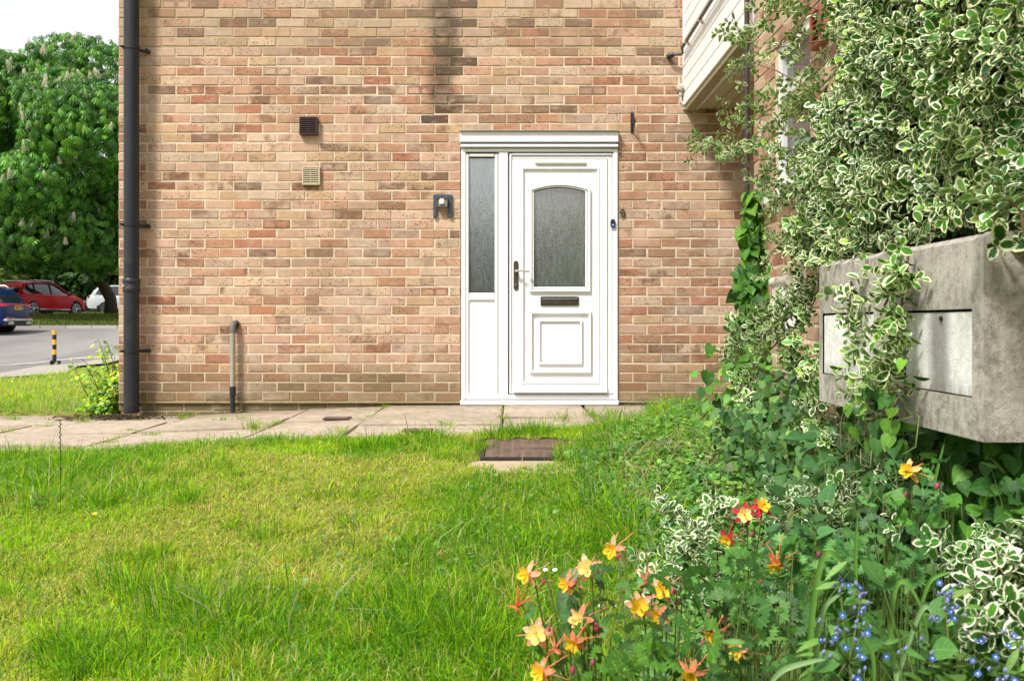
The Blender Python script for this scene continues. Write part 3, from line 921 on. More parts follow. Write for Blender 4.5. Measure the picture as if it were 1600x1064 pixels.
# drip bars
m = MB(); m.prism([(7.2375, PZ(257.3)), (7.2375, PZ(253.8)), (7.222, PZ(255.6)), (7.222, PZ(257.3))], 'x', PX(836), PX(915.5))
m.build("drip_bar", M_GREYCAP, door)
m = MB(); m.prism([(7.2375, PZ(612.8)), (7.2375, PZ(602.5)), (7.226, PZ(604)), (7.205, PZ(610)), (7.205, PZ(612.8))], 'x', PX(802), PX(948))
m.build("weather_bar", M_UPVC, door, bevel=0.002)
box("weather_bar_shadow_gap", M_RUBBER, PX(803), PX(947), 7.216, 7.236, PZ(613.4), PZ(612.8), door)
# letter box
m = MB(); frame_rect(m, PX(844.5), PX(904), PZ(477.8), PZ(463.5), 0.010, 7.238, 7.252)
lb = m.build("letter_plate", M_BRONZE, door, bevel=0.003)
box("flap", M_BRONZE, PX(847), PX(901.7), 7.2425, 7.252, PZ(475.6), PZ(468.6), lb, bevel=0.003)
box("flap_hood", M_STEEL, PX(847), PX(901.7), 7.2365, 7.25, PZ(468.4), PZ(465.8), lb, bevel=0.002)
# handle
pts = [(PX(802.4) + 0.0185 + 0.0185 * math.cos(a), PZ(411.5) + 0.0185 * math.sin(a)) for a in np.linspace(0, math.pi, 9)] + [(PX(802.4) + 0.0185 + 0.0185 * math.cos(a), PZ(450) + 0.0185 * math.sin(a)) for a in np.linspace(math.pi, 2 * math.pi, 9)]
hp = MB().prism(pts, 'y', 7.229, 7.2385).build("handle_plate", M_BRONZE, door, bevel=0.002)
m = MB()
hx, hz = PX(805.8), PZ(424.3)
m.tube([(hx, 7.235, hz), (hx, 7.19, hz)], 0.011, 10)
m.tube([(hx - .004, 7.188, hz), (hx + .03, 7.186, hz + .002), (hx + .07, 7.186, hz - .001), (hx + .108, 7.19, hz - .003)], [0.0095, 0.0085, 0.0075, 0.0085], 10)
m.build("lever", M_STEEL, hp, smooth='auto')
m = MB(); m.tube([(hx, 7.231, PZ(445)), (hx, 7.2225, PZ(445))], 0.0085, 12); m.build("lock_cylinder", M_STEEL, hp)
m = MB(); m.tube([(hx, 7.2235, PZ(445)), (hx, 7.2215, PZ(445))], 0.003, 6); m.build("keyhole", M_BLACK, hp)

# ------------------------------------------------------------------ fittings on the walls
# doorbell
def capsule(cx, cz, w, h, ya, yb):
    r = w / 2
    pts = [(cx + r * math.cos(a), cz + h / 2 - r + r * math.sin(a)) for a in np.linspace(0, math.pi, 10)] + [(cx + r * math.cos(a), cz - h / 2 + r + r * math.sin(a)) for a in np.linspace(math.pi, 2 * math.pi, 10)]
    return MB().prism(pts, 'y', ya, yb)
db = empty("doorbell", (PX(957), 7.232, PZ(350)), "small dark capsule doorbell with blue button on the right door jamb", "doorbell")
capsule(PX(957), PZ(350), 0.037, 0.068, 7.214, 7.232).build("housing", plain("dark_bell_plastic", (0.02, 0.025, 0.035), 0.3, 0.5), db, bevel=0.003)
m = MB(); m.tube([(PX(957), 7.2145, PZ(352.6)), (PX(957), 7.211, PZ(352.6))], 0.0125, 14); m.build("button", plain("blue_button", (0.05, 0.09, 0.42), 0.3, 0.5), db)
m = MB(); m.tube([(PX(957), 7.2112, PZ(352.6)), (PX(957), 7.2095, PZ(352.6))], 0.005, 10); m.build("button_light", plain("pale_blue_dot", (0.55, 0.62, 0.95), 0.3, 0.5), db)
# house number
def text_obj(name, body, size, mat, loc, rot, ext=0.004, parent=None, bold=0.0, sx=1.0):
    cu = bpy.data.curves.new(name, 'FONT'); cu.body = body; cu.size = size; cu.extrude = ext; cu.offset = bold
    cu.align_x = 'CENTER'; cu.align_y = 'CENTER'
    tmp = bpy.data.objects.new("tmp_text", cu); COL.objects.link(tmp)
    bpy.context.view_layer.update()
    me = bpy.data.meshes.new_from_object(tmp.evaluated_get(bpy.context.evaluated_depsgraph_get()))
    bpy.data.objects.remove(tmp); bpy.data.curves.remove(cu)
    me.materials.clear(); me.materials.append(mat)
    o = bpy.data.objects.new(name, me); link(o)
    o.location = loc; o.rotation_euler = rot; o.scale = (sx, 1, 1)
    if parent is not None: o.parent = parent
    return o
m = MB(); nx_, nz_ = PX(972.3), PZ(331.6)
m.tube([(nx_ + .0165 * math.cos(a), 7.238, nz_ + .0165 * math.sin(a)) for a in np.linspace(0, 2 * math.pi, 21)], .0042, 8, cap=False)
m.tube([(nx_ + .0168, 7.238, nz_ + .002), (nx_ + .0165, 7.238, nz_ - .015), (nx_ + .011, 7.238, nz_ - .031), (nx_ - .001, 7.238, nz_ - .037), (nx_ - .0135, 7.238, nz_ - .033)], .0042, 8)
m.box(nx_ - .003, nx_ + .003, 7.238, 7.25, nz_ + .010, nz_ + .014).box(nx_ - .003, nx_ + .003, 7.238, 7.25, nz_ - .029, nz_ - .025)
tx = m.build("house_number", M_BLACK, smooth=True)
tag(tx, "black raised house number 9 fixed to the brick right of the door", "house number")
# wall lamp
lamp = empty("wall_lamp", (PX(691.5), 7.25, PZ(322)), "slate grey arch-shaped wall lamp with square lantern head left of the door", "wall lamp")
m = MB(); m.box(PX(677.3), PX(682.6), 7.226, 7.2495, PZ(340), PZ(310.5)).box(PX(700.6), PX(706.3), 7.226, 7.2495, PZ(340), PZ(310.5)).box(PX(677.3), PX(706.3), 7.2255, 7.2495, PZ(310.5), PZ(305))
m.build("back_plate", M_DGREY, lamp, bevel=0.002)
m = MB()
cx, cz = PX(691.6), PZ(317.8)
m.v += [(cx - .043, 7.19, cz + .036), (cx + .043, 7.19, cz + .036), (cx + .043, 7.19, cz - .030), (cx - .043, 7.19, cz - .030), (cx - .030, 7.2, cz + .03), (cx + .030, 7.2, cz + .03), (cx + .03, 7.2, cz - .02), (cx - .03, 7.2, cz - .02)]
m.box(cx - .043, cx + .043, 7.195, 7.246, cz + .030, cz + .037).box(cx - .043, cx + .043, 7.195, 7.246, cz - .037, cz - .027)
m.box(cx - .043, cx - .036, 7.195, 7.246, cz - .027, cz + .030).box(cx + .034, cx + .043, 7.195, 7.246, cz - .027, cz + .030)
m.v = m.v[8:]; m.f = [tuple(i - 8 for i in f) for f in m.f]
m.build("lantern_frame", plain("taupe_metal", (0.20, 0.165, 0.12), 0.35, 0.5, metal=0.6), lamp, bevel=0.002)
box("lens", plain("frosted_lens", (0.72, 0.71, 0.68), 0.25, 0.5), cx - .022, cx + .018, 7.188, 7.24, cz - .016, cz + .028, lamp, bevel=0.005)
box("reflector", M_STEEL, cx - .036, cx + .034, 7.238, 7.244, cz - .027, cz + .03, lamp)
# hanging basket bracket
hk = empty("basket_bracket", (PX(988), 7.25, PZ(192)), "black iron hanging bracket on the brick above and right of the door", "bracket")
box("back_bar", M_BLACK, PX(985.2), PX(989.8), 7.240, 7.2495, PZ(208), PZ(175.5), hk, bevel=0.002)
m = MB(); bx = PX(988)
m.tube([(bx, 7.242, PZ(204)), (bx - .001, 7.20, PZ(201)), (bx + .001, 7.16, PZ(198)), (bx + .003, 7.13, PZ(196)), (bx + .003, 7.11, PZ(193)), (bx + .002, 7.12, PZ(190))], 0.007, 7)
m.tube([(bx, 7.242, PZ(186)), (bx - .002, 7.2, PZ(193)), (bx + .001, 7.14, PZ(197))], 0.005, 7)
m.build("arm", M_BLACK, hk, smooth='auto')
m = MB(); m.tube([(PX(987.5), 7.24, PZ(178)), (PX(987.5), 7.2375, PZ(178))], 0.004, 8); m.build("screw", M_STEEL, hk)
# vents
def vent(px0, px1, py0, py1, mat, nsl, label, name, dep=0.03, slat_dir='h'):
    e = empty(name, (PX((px0 + px1) / 2), 7.25, PZ((py0 + py1) / 2)), label, "air vent")
    x0, x1, z0, z1 = PX(px0), PX(px1), PZ(py1), PZ(py0)
    fr = frame_rect(MB(), x0, x1, z0, z1, 0.011, 7.25 - dep, 7.2495)
    fr.build("frame", mat, e, bevel=0.0025)
    box("backing", M_DARK, x0 + .01, x1 - .01, 7.244, 7.2492, z0 + .01, z1 - .01, e)
    H = (z1 - z0 - .022) / nsl
    for k in range(nsl):
        za = z0 + .011 + k * H
        MB().box(x0 + .011, x1 - .011, 7.25 - dep + .002, 7.243, za + H * .25, za + H * .72).build("slat", mat, e)
    box("centre_bar", mat, (x0 + x1) / 2 - .002, (x0 + x1) / 2 + .002, 7.25 - dep - .001, 7.246, z0 + .011, z1 - .011, e)
    return e
vent(469.5, 497.5, 184.5, 212.5, M_BROWNPL, 8, "dark brown louvred vent, the upper of two on the brick wall", "air_vent", 0.045)
vent(473, 501, 261.5, 290, M_CREAMPL, 8, "cream louvred vent, the lower of two on the brick wall", "air_vent", 0.028)

# downpipe
dp = empty("downpipe", (PX(210), 7.14, -0.1), "thick black iron downpipe near the left corner of the wall", "downpipe")
DPX, DPY = -2.93, 7.145
rr = 0.0572
m = MB(); m.tube([(DPX, DPY, -0.055), (DPX, DPY, PZ(438))], rr, 28); m.tube([(DPX, DPY, PZ(455)), (DPX, DPY, 5.2)], rr * 1.0, 28)
m.build("pipe", M_PIPE, dp, smooth='auto')
m = MB()
m.tube([(DPX, DPY, PZ(457.5)), (DPX, DPY, PZ(456)), (DPX, DPY, PZ(451)), (DPX, DPY, PZ(450)), (DPX, DPY, PZ(443)), (DPX, DPY, PZ(442)), (DPX, DPY, PZ(438)), (DPX, DPY, PZ(436.5))], [rr + .002, rr + .007, rr + .007, rr + .004, rr + .004, rr + .009, rr + .009, rr + .004], 28)
m.build("socket", M_PIPE, dp, smooth='auto')
for py in (82, 354, 548):
    z = PZ(py); m = MB()
    m.tube([(DPX, DPY, z - .014), (DPX, DPY, z - .013), (DPX, DPY, z + .013), (DPX, DPY, z + .014)], [rr, rr + .005, rr + .005, rr], 28)
    m.tube([(DPX + .03, 7.19, z), (DPX + .065, 7.225, z), (DPX + .098, 7.235, z)], 0.012, 8)
    m.tube([(DPX + .094, 7.25, z), (DPX + .094, 7.205, z)], 0.0155, 10)
    m.tube([(DPX - .05, 7.11, z), (DPX - .062, 7.09, z)], 0.009, 8)
    m.build("bracket", M_BLACK, dp, smooth='auto')
box("socket_tag", M_GREYCAP, DPX - .052, DPX - .03, DPY - rr - .003, DPY - .03, PZ(449), PZ(446.5), dp)
# waste pipe
wp = empty("waste_pipe", (PX(363.5), 7.2, -0.05), "short pale weathered waste pipe with black lower end rising beside the path", "waste pipe")
wx, wy = -2.165, 7.195
m = MB(); m.tube([(wx, wy, PZ(605)), (wx, wy, PZ(516))], 0.0195, 14); m.build("riser", M_WAXPIPE, wp, smooth='auto')
m = MB(); m.tube([(wx, wy, -0.055), (wx, wy, PZ(618)), (wx, wy, PZ(617)), (wx, wy, PZ(603))], [0.019, 0.019, 0.0235, 0.0235], 14); m.build("foot", M_PIPE, wp, smooth='auto')
m = MB(); m.tube([(wx, wy, PZ(519)), (wx, wy, PZ(509)), (wx, wy + .012, PZ(506.5)), (wx, wy + .03, PZ(505.8)), (wx, 7.252, PZ(505.8))], 0.0245, 14); m.build("elbow", plain("grey_elbow", (0.13, 0.13, 0.125), 0.5, 0.4), wp, smooth='auto')
m = MB(); m.tube([(wx, 7.236, PZ(506.5)), (wx + .008, 7.2495, PZ(508))], 0.036, 16); m.build("wall_collar", M_BLACK, wp, smooth='auto')
# grey condensate pipe climbing the boarded bay
cp = empty("waste_pipe", (XW - .05, 6.3, 2.7), "thin grey pipe clipped diagonally to the white boarded bay, elbow into the brick", "waste pipe")
xp = XW - 0.045
zc = lambda y: EYE + (HZ - (88 - (7.2 - y) * 0)) * 1.0
P0 = at(1044, 90, 7.25); P1 = Vector((xp, 7.16, PZ(90) + .01))
path_pts = [Vector((PX(1045), 7.255, PZ(90))), Vector((PX(1045), 7.20, PZ(90))), Vector((PX(1064), 7.17, PZ(88))), Vector((xp, 7.12, 2.745)), Vector((xp, 5.3, 2.745))]
m = MB(); m.tube(path_pts, 0.0125, 10); m.build("pipe", M_GREYWASTE, cp, smooth='auto')
m = MB(); m.tube([path_pts[0], path_pts[1]], 0.019, 10); m.tube([path_pts[1] + Vector((0, .0, 0)), path_pts[1] + Vector((.03, -.01, .004))], 0.019, 10); m.build("elbow", M_PIPE, cp, smooth='auto')
for yy in (6.95, 6.45, 5.95, 5.5):
    m = MB(); m.tube([(xp, yy - .012, 2.745), (xp, yy + .012, 2.745)], 0.0175, 10); m.box(xp + .01, XW - .012, yy - .01, yy + .01, 2.715, 2.735)
    m.build("clip", M_CREAMGAS, cp)
# gas regulator by the corner of the bay
gr = empty("gas_regulator", (PX(1066), 7.23, PZ(140)), "small cream gas regulator and bent pipe at the lower corner of the boarded bay", "gas regulator")
gx, gz = PX(1062.5), PZ(139.5)
m = MB(); m.tube([(gx, 7.248, gz), (gx, 7.205, gz), (gx, 7.195, gz)], [0.030, 0.030, 0.022], 16); m.build("body", M_CREAMGAS, gr, smooth='auto')
m = MB(); m.tube([(gx + .006, 7.196, gz), (gx + .006, 7.185, gz)], 0.011, 10); m.build("cap", M_GREYCAP, gr)
m = MB(); m.tube([(gx, 7.222, gz - .025), (gx, 7.222, gz - .06)], 0.0145, 10)
m.tube([(gx, 7.222, gz - .055), (gx + .002, 7.222, gz - .10), (gx + .012, 7.222, gz - .122), (gx + .034, 7.222, gz - .133)], 0.0085, 8); m.build("pipe", M_CREAMGAS, gr, smooth='auto')
# brown pipe in the angle of the two buildings
bp = empty("corner_pipe", (XW - .03, YC + .02, 0.0), "slim dark brown pipe down the corner between bay and side wall", "pipe")
m = MB(); bxp = (1167 - 800) * 5.16 / F
m.tube([(bxp, 5.16, -.3), (bxp, 5.16, 5.2)], 0.0145, 12); m.build("pipe", M_BROWNPIPE, bp, smooth='auto')
for z in (PZ(345), 1.07, 2.28, 0.3):
    m = MB(); m.tube([(bxp, 5.16, z - .01), (bxp, 5.16, z + .01)], 0.019, 12); m.box(bxp, XW, 5.15, 5.17, z - .008, z + .008); m.build("clip", M_GREYCAP, bp)
# terracotta louvre between the side windows
tv = empty("air_vent", (XW, 4.0, 1.93), "terracotta red louvred vent on the side wall behind the climber", "air vent")
M_TERRA = plain("terracotta_plastic", (0.42, 0.13, 0.09), 0.4, 0.4)
m = MB(); y0, y1, z0, z1 = 3.955, 4.09, 1.83, 2.00
m.box(XW - .04, XW, y0, y0 + .02, z0, z1).box(XW - .04, XW, y1 - .02, y1, z0, z1).box(XW - .04, XW, y0 + .02, y1 - .02, z1 - .02, z1).box(XW - .04, XW, y0 + .02, y1 - .02, z0, z0 + .02)
m.build("frame", M_TERRA, tv, bevel=0.004)
for k in range(7):
    z = z0 + .026 + k * .023
    MB().prism([(XW - .035, z), (XW - .035, z + .004), (XW - .005, z + .018), (XW - .005, z + .014)], 'y', y0 + .02, y1 - .02).build("slat", M_TERRA, tv)
box("backing", M_DARK, XW - .006, XW - .001, y0 + .02, y1 - .02, z0 + .02, z1 - .02, tv)
# white cupboard low on the side wall
wc = empty("meter_cupboard", (XW - .05, 4.42, 0.5), "white plastic cupboard low on the side wall behind the climber", "cupboard")
box("body", M_UPVC2, XW - .08, XW, 4.36, 4.54, 0.60, 0.81, wc, bevel=0.01)
m = MB(); m.tube([(XW - .06, 4.30, 0.835), (XW - .06, 4.58, 0.835)], 0.025, 10); m.build("hood", plain("hood_cream", (0.62, 0.57, 0.47), 0.5, 0.4), wc, smooth='auto')

# ------------------------------------------------------------------ concrete meter housings
def housing(ya, yb, label, panel=(0, 0)):
    """near end ya, far end yb"""
    XB = 1.05; z0, z1 = 0.370, 0.838
    e = empty("meter_housing", ((XB + XW) / 2, (ya + yb) / 2, z0), label, "concrete box")
    m = MB(); t = 0.035
    pa, pb, pz0, pz1 = ya + panel[0], yb - panel[1], 0.4635, 0.668
    # shell with an opening for the panel in the face turned to the path
    m.box(XB, XB + t, ya + t, pa, z0 + t, z1 - t).box(XB, XB + t, pb, yb - t, z0 + t, z1 - t)
    m.box(XB, XB + t, pa, pb, pz1, z1 - t).box(XB, XB + t, pa, pb, z0 + t, pz0)
    m2 = MB()
    # lid, base and ends as one cast body
    prof = [(XB, z0 + 0.0), (XW - .002, z0), (XW - .002, z1 + .002), (XB + 0.02, z1 + 0.002), (XB, z1 - .012)]
    m2.prism(prof, 'y', ya, ya + t); m2.prism(prof, 'y', yb - t, yb)
    m2.prism([(XB, z1 - t), (XW - .002, z1 - t), (XW - .002, z1), (XB + 0.02, z1), (XB, z1 - .014)], 'y', ya + t, yb - t)
    m2.box(XB, XW - .002, ya + t, yb - t, z0, z0 + t)
    m.v, off = m.v, len(m.v)
    for f_ in m2.f: m.f.append(tuple(i + off for i in f_)); m.mi.append(0)
    m.v += m2.v
    body = m.build("body", M_CONC, e, bevel=0.004)
    dsk = box("door_panel", M_CPANEL, XB + 0.004, XB + 0.02, pa + .003, pb - .0015, pz0 + .003, pz1 - .0065, e, bevel=0.002)
    box("slot_shadow", M_DARK, XB + .021, XB + .03, pa, pb, pz0, pz1, e)
    m = MB(); ly = 2.275 if label.startswith('larger') else (pa + pb) / 2
    m.tube([(XB + .006, ly, pz1 - .022), (XB - .001, ly, pz1 - .022)], 0.006, 10); m.build("lock", M_BLACK, e)
    return e
housing(2.066, 2.52, "larger nearer weathered concrete box with pale inset panel on the side wall", (0.052, 0.035))
housing(2.66, 3.17, "farther weathered concrete box with pale inset panel, half behind trailing climber", (0.035, 0.035))
for y in ():
    box("support_post", plain("dark_concrete_post", (0.10, 0.085, 0.06), 0.9, 0.1, var=0.3, nscale=15), 1.12, 1.19, y, y + .07, -0.55, 0.37, None, bevel=0.005)

# ------------------------------------------------------------------ manhole and stop-cock covers
mh = empty("manhole_cover", (0.11, 5.05, -0.06), "rusty patterned manhole cover in concrete surround sunk in the lawn before the door", "manhole cover")
M_RUST = plain("rusty_cast_iron", (0.19, 0.13, 0.10), 0.75, 0.3, metal=0.25, var=0.4, nscale=9, dirt=0.6, dirtcol=(0.085, 0.065, 0.055), bumps=0.2)
x0, x1, y0, y1 = -.137, .41, 4.63, 5.15
mzf = lambda y: -0.006 - (5.15 - y) * 0.055
def tilt(o_): return o_
m = MB()
zA, zB = mzf(y0), mzf(y1)
m.v += [(x0, y0, zA - .03), (x1, y0, zA - .03), (x1, y1, zB - .03), (x0, y1, zB - .03), (x0, y0, zA), (x1, y0, zA), (x1, y1, zB), (x0, y1, zB)]
for q in ((0, 3, 2, 1), (4, 5, 6, 7), (0, 1, 5, 4), (1, 2, 6, 5), (2, 3, 7, 6), (3, 0, 4, 7)): m.face(*q)
m.build("plate", M_RUST, mh, bevel=0.004)
nx, ny = 9, 15
m = MB()
for i in range(nx):
    for j in range(ny):
        if abs(i - nx // 2) < 1.2 and abs(j - ny // 2) < 2.2: continue
        cx = x0 + .03 + (x1 - x0 - .06) * (i + .5) / nx; cy = y0 + .03 + (y1 - y0 - .06) * (j + .5) / ny
        z = mzf(cy)
        if (i + j) % 2: m.box(cx - .021, cx + .021, cy - .007, cy + .007, z - .002, z + .0045)
        else: m.box(cx - .007, cx + .007, cy - .017, cy + .017, z - .002, z + .0045)
for j in range(3):
    m.box((x0 + x1) / 2 - .12, (x0 + x1) / 2 + .1, 4.84 + j * .04, 4.85 + j * .04, mzf(4.88) - .003, mzf(4.88) + .004)
m.build("tread_pattern", M_RUST, mh, kind='stuff')
m = MB()
fr_ = [(x0 - .02, x1 + .02, y0 - .022, y0 - .004), (x0 - .02, x1 + .02, y1 + .004, y1 + .022)]
for a, b_, c_, d_ in fr_: m.box(a, b_, c_, d_, mzf(c_) - .05, mzf(c_) + .006)
m.box(x0 - .022, x0 - .004, y0, y1, zA - .05, zA + .006).box(x1 + .004, x1 + .022, y0, y1, zA - .05, zA + .006)
m.build("frame", plain("dark_iron_rim", (0.06, 0.05, 0.045), 0.6, 0.4, metal=0.4), mh)
M_SURR = plain("sandy_surround", (0.42, 0.33, 0.22), 0.95, 0.1, var=0.3, nscale=30, bumps=0.4)
m = MB()
pts = [(-.20, 4.42), (-.08, 4.37), (.06, 4.385), (.17, 4.36), (.30, 4.40), (.42, 4.47), (.44, 4.60), (-.17, 4.60), (-.215, 4.58), (-.235, 4.50)]
b = len(m.v)
m.prism(pts, 'z', -0.20, -0.041)
for i, v in enumerate(m.v):
    m.v[i] = (v[0], v[1], v[2] - (4.6 - v[1]) * 0.16)
m.build("surround", M_SURR, mh, bevel=0.02)
for i, (px, py, w) in enumerate([(527, 653, .30), (653, 672, .24)]):
    d = 6.75 if i == 0 else 5.62
    zt = g(0, 6.5) * 0 + float(path_z(np.array((px - 800) * d / F))) + 0.0045
    d = (EYE - zt) * F / (py - HZ)
    x = (px - 800) * d / F
    sc0 = empty("stopcock_cover", (x, d, zt), ["small rusty stopcock cover in a slab, middle of the path", "small rusty stopcock cover at the grass edge of the path"][i], "stopcock cover")
    box("lid", M_RUST, x - .075, x + .075, d - .06, d + .06, zt - .004, zt + .006, sc0, bevel=0.002)
    m = frame_rect(MB(), x - .09, x + .09, -1, 1, 0, 0, 0) if False else MB()
    m.box(x - .088, x + .088, d - .073, d - .063, zt - .005, zt + .004).box(x - .088, x + .088, d + .063, d + .073, zt - .005, zt + .004).box(x - .088, x - .078, d - .063, d + .063, zt - .005, zt + .004).box(x + .078, x + .088, d - .063, d + .063, zt - .005, zt + .004)
    m.build("rim", M_BRONZE, sc0)

# ------------------------------------------------------------------ bollard
bz = g(-10.6, 21.5)
bo = empty("bollard", (-10.6, 21.5, bz), "black and yellow banded fold-down parking bollard at the road edge", "bollard")
M_YEL = plain("yellow_reflective", (0.85, 0.42, 0.02), 0.4, 0.5, var=0.05)
M_BOL = plain("black_bollard", (0.015, 0.015, 0.017), 0.5, 0.4)
zz = [0.06, 0.27, 0.385, 0.50, 0.615, 0.73, 0.83]
for k in range(6):
    m = MB(); m.tube([(-10.6, 21.5, bz + zz[k]), (-10.6, 21.5, bz + zz[k + 1])], 0.047 if k % 2 else 0.045, 16)
    m.build("yellow_band" if k % 2 else "post", M_YEL if k % 2 else M_BOL, bo, smooth='auto')
m = MB(); m.box(-10.7, -10.47, 21.42, 21.58, bz, bz + .03).box(-10.68, -10.64, 21.44, 21.56, bz + .03, bz + .13).box(-10.55, -10.48, 21.44, 21.56, bz + .03, bz + .13)
m.build("hinge_base", M_BOL, bo, bevel=0.006)
m = MB(); m.tube([(-10.515, 21.43, bz + .075), (-10.515, 21.41, bz + .075)], 0.03, 10); m.build("padlock", M_STEEL, bo)
# ------------------------------------------------------------------ cars
M_TYRE = plain("tyre_rubber", (0.018, 0.018, 0.019), 0.85, 0.2)
M_ALLOY = plain("alloy", (0.52, 0.52, 0.53), 0.3, 0.5, metal=0.8)
M_TRIM = plain("black_trim", (0.02, 0.02, 0.022), 0.6, 0.3)
M_CHROME = plain("satin_chrome", (0.62, 0.62, 0.62), 0.22, 0.5, metal=0.85, var=0.2, nscale=4)
M_CGLASS = plain("car_glass", (0.018, 0.022, 0.028), 0.05, 0.9, bumps=0)
M_REDL = plain("red_lamp", (0.55, 0.02, 0.03), 0.2, 0.7, bumps=0)
M_HEADL = plain("head_lamp", (0.6, 0.62, 0.64), 0.12, 0.8, bumps=0)
M_PLATE = plain("yellow_plate", (0.85, 0.55, 0.02), 0.45, 0.4, var=0.03, bumps=0)

# stations of the body: x, z_sill, z_mid, z_belt, z_top(side edge), half width mid, half width at top
def make_car(label, paint, loc, heading, plate=None, length=4.4, height=1.63, rails=True, group=None, chrome=False):
    e = empty("parked_car", loc, label, "car", group, rotz=heading)
    L = length / 4.4; H = height / 1.63
    S = [(-2.20, .42, .62, .78, .80, .70, .62), (-2.16, .30, .60, .92, .96, .82, .70), (-2.02, .27, .60, 1.00, 1.02, .88, .72), (-1.7, .26, .60, 1.01, 1.04, .91, .74), (-1.2, .24, .60, 1.01, 1.05, .915, .76), (-0.4, .22, .58, .99, 1.03, .92, .78), (0.4, .22, .58, .97, 1.01, .92, .78), (.95, .24, .58, .95, 1.0, .915, .76), (1.4, .25, .58, .93, .99, .90, .74), (1.8, .27, .57, .86, .92, .86, .68), (2.08, .30, .55, .74, .80, .76, .58), (2.20, .38, .52, .62, .66, .60, .50)]
    m = MB(); ring_n = 0
    for (x, zs, zm, zbl, zt, w, wt) in S:
        half = [(w * .90, zs), (w * .985, zs + .06), (w, zm), (w * .985, zbl - .05), (w * .955, zbl), (wt, zt), (wt * .5, zt + .025), (0, zt + .03)]
        ringp = [(-a, b) for a, b in half] + [(a, b) for a, b in half[::-1][1:]]
        ring_n = len(ringp)
        for (yv, zv) in ringp: m.v.append((x * L, yv, zv * H))
    for i in range(len(S) - 1):
        for k in range(ring_n - 1):
            a = i * ring_n + k
            m.face(a, a + 1, a + ring_n + 1, a + ring_n)
        m.face(i * ring_n, i * ring_n + ring_n, i * ring_n + 2 * ring_n - 1, i * ring_n + ring_n - 1)
    m.face(*range(ring_n)); m.face(*[(len(S) - 1) * ring_n + k for k in range(ring_n)][::-1])
    body = m.build("body", paint, e, world=False, smooth='auto')
    # greenhouse
    Gs = [(-2.02, 1.01, .76, 1.02, .74), (-1.86, 1.01, .77, 1.28, .68), (-1.60, 1.01, .78, 1.49, .62), (-1.1, 1.01, .79, 1.565, .60), (-.4, 1.0, .80, 1.60, .60), (.1, .99, .80, 1.575, .60), (.35, .99, .80, 1.50, .61), (.8, .98, .79, 1.24, .68), (1.15, .98, .76, 1.0, .74)]
    m = MB(); rp = []
    for (x, zb_, wb_, zt, wt) in Gs:
        half = [(wb_ + .05, zb_ - .03), (wt + .035, zt - .06), (wt - .03, zt - .015), (wt * .5, zt + .012), (0, zt + .02)]
        rr_ = [(-a, b) for a, b in half] + [(a, b) for a, b in half[::-1][1:]]
        for (yv, zv) in rr_: m.v.append((x * L, yv, zv * H))
    n = 9
    for i in range(len(Gs) - 1):
        for k in range(n - 1):
            a = i * n + k
            side = k in (0, n - 2)
            m.cur = 1 if (side or i >= len(Gs) - 3 or i <= 0) else 0
            m.face(a, a + 1, a + n + 1, a + n)
    gh = m.build("cabin", [paint, M_CGLASS], e, world=False, smooth='auto')
    # window frames and pillars
    m = MB()
    for s in (-1, 1):
        def sp(i, t):
            x, zb_, wb_, zt, wt = Gs[i]
            return Vector((x * L, s * ((wb_ + .055) * (1 - t) + (wt + .04) * t), ((zb_ - .03) * (1 - t) + (zt - .05) * t) * H))
        m.tube([sp(i, 1.0) for i in range(0, len(Gs))], .032, 6)
        m.tube([sp(i, 0.0) for i in range(0, len(Gs))], .02, 6)
        m.tube([sp(2, 0), sp(1, .3), sp(2, 1)], .07, 6)
    m.build("pillar", paint, gh, world=False, smooth='auto')
    m = MB()
    for s in (-1, 1):
        for xx, i, j in ((-1.1, 3, 3), (-.15, 4, 5)):
            a = Vector((xx * L, s * (.845), .99 * H)); b_ = Vector((xx * L + .05, s * .64, 1.53 * H)); m.tube([a, b_], .03, 5)
    m.build("door_pillar", M_TRIM, gh, world=False)
    if rails:
        for s in (-1, 1):
            m = MB(); m.tube([(x * L, s * .60, z * H) for x, z in ((-1.55, 1.53), (-1.45, 1.60), (-.9, 1.645), (-.2, 1.655), (.15, 1.62), (.25, 1.57))], .02, 6)
            m.build("roof_rail", M_CHROME, e, world=False, smooth='auto')
    # cladding and sill strip
    m = MB()
    for s in (-1, 1):
        m.box(-1.0 * L, 1.0 * L, min(s * .86, s * .93), max(s * .86, s * .93), .20, .30)
    m.build("sill", M_TRIM, e, world=False, bevel=0.01)
    m = MB()
    for s in (-1, 1):
        m.box(-.95 * L, .95 * L, min(s * .90, s * .945), max(s * .90, s * .945), .30, .335)
    m.build("sill_strip", M_CHROME, e, world=False)
    m = MB(); m.box(-2.24 * L, -2.0 * L, -.80, .80, .26, .46).box(2.0 * L, 2.16 * L, -.7, .7, .24, .36)
    m.build("bumper", M_TRIM, e, world=False, bevel=0.03)
    if chrome:
        m = MB(); m.box(-2.27 * L, -2.1 * L, -.82, .82, .40, .50).box(-2.275 * L, -2.2 * L, .38, .72, .31, .41).box(-2.275 * L, -2.2 * L, -.72, -.38, .31, .41)
        m.build("bumper_plate", M_CHROME, e, world=False, bevel=0.03)
        box("number_plate", M_PLATE, -2.215 * L, -2.19 * L, -.26, .26, .80, .915, e, world=False)
        t_ = text_obj("plate_text", plate, 0.115, M_BLACK, (-2.22 * L, 0, .857), (math.radians(90), 0, math.radians(-90)), 0.002, parent=e, bold=0.002)
        m = MB(); m.box(-2.21 * L, -2.14 * L, -.56, .56, .945, .985); m.build("light_bar", M_REDL, e, world=False)
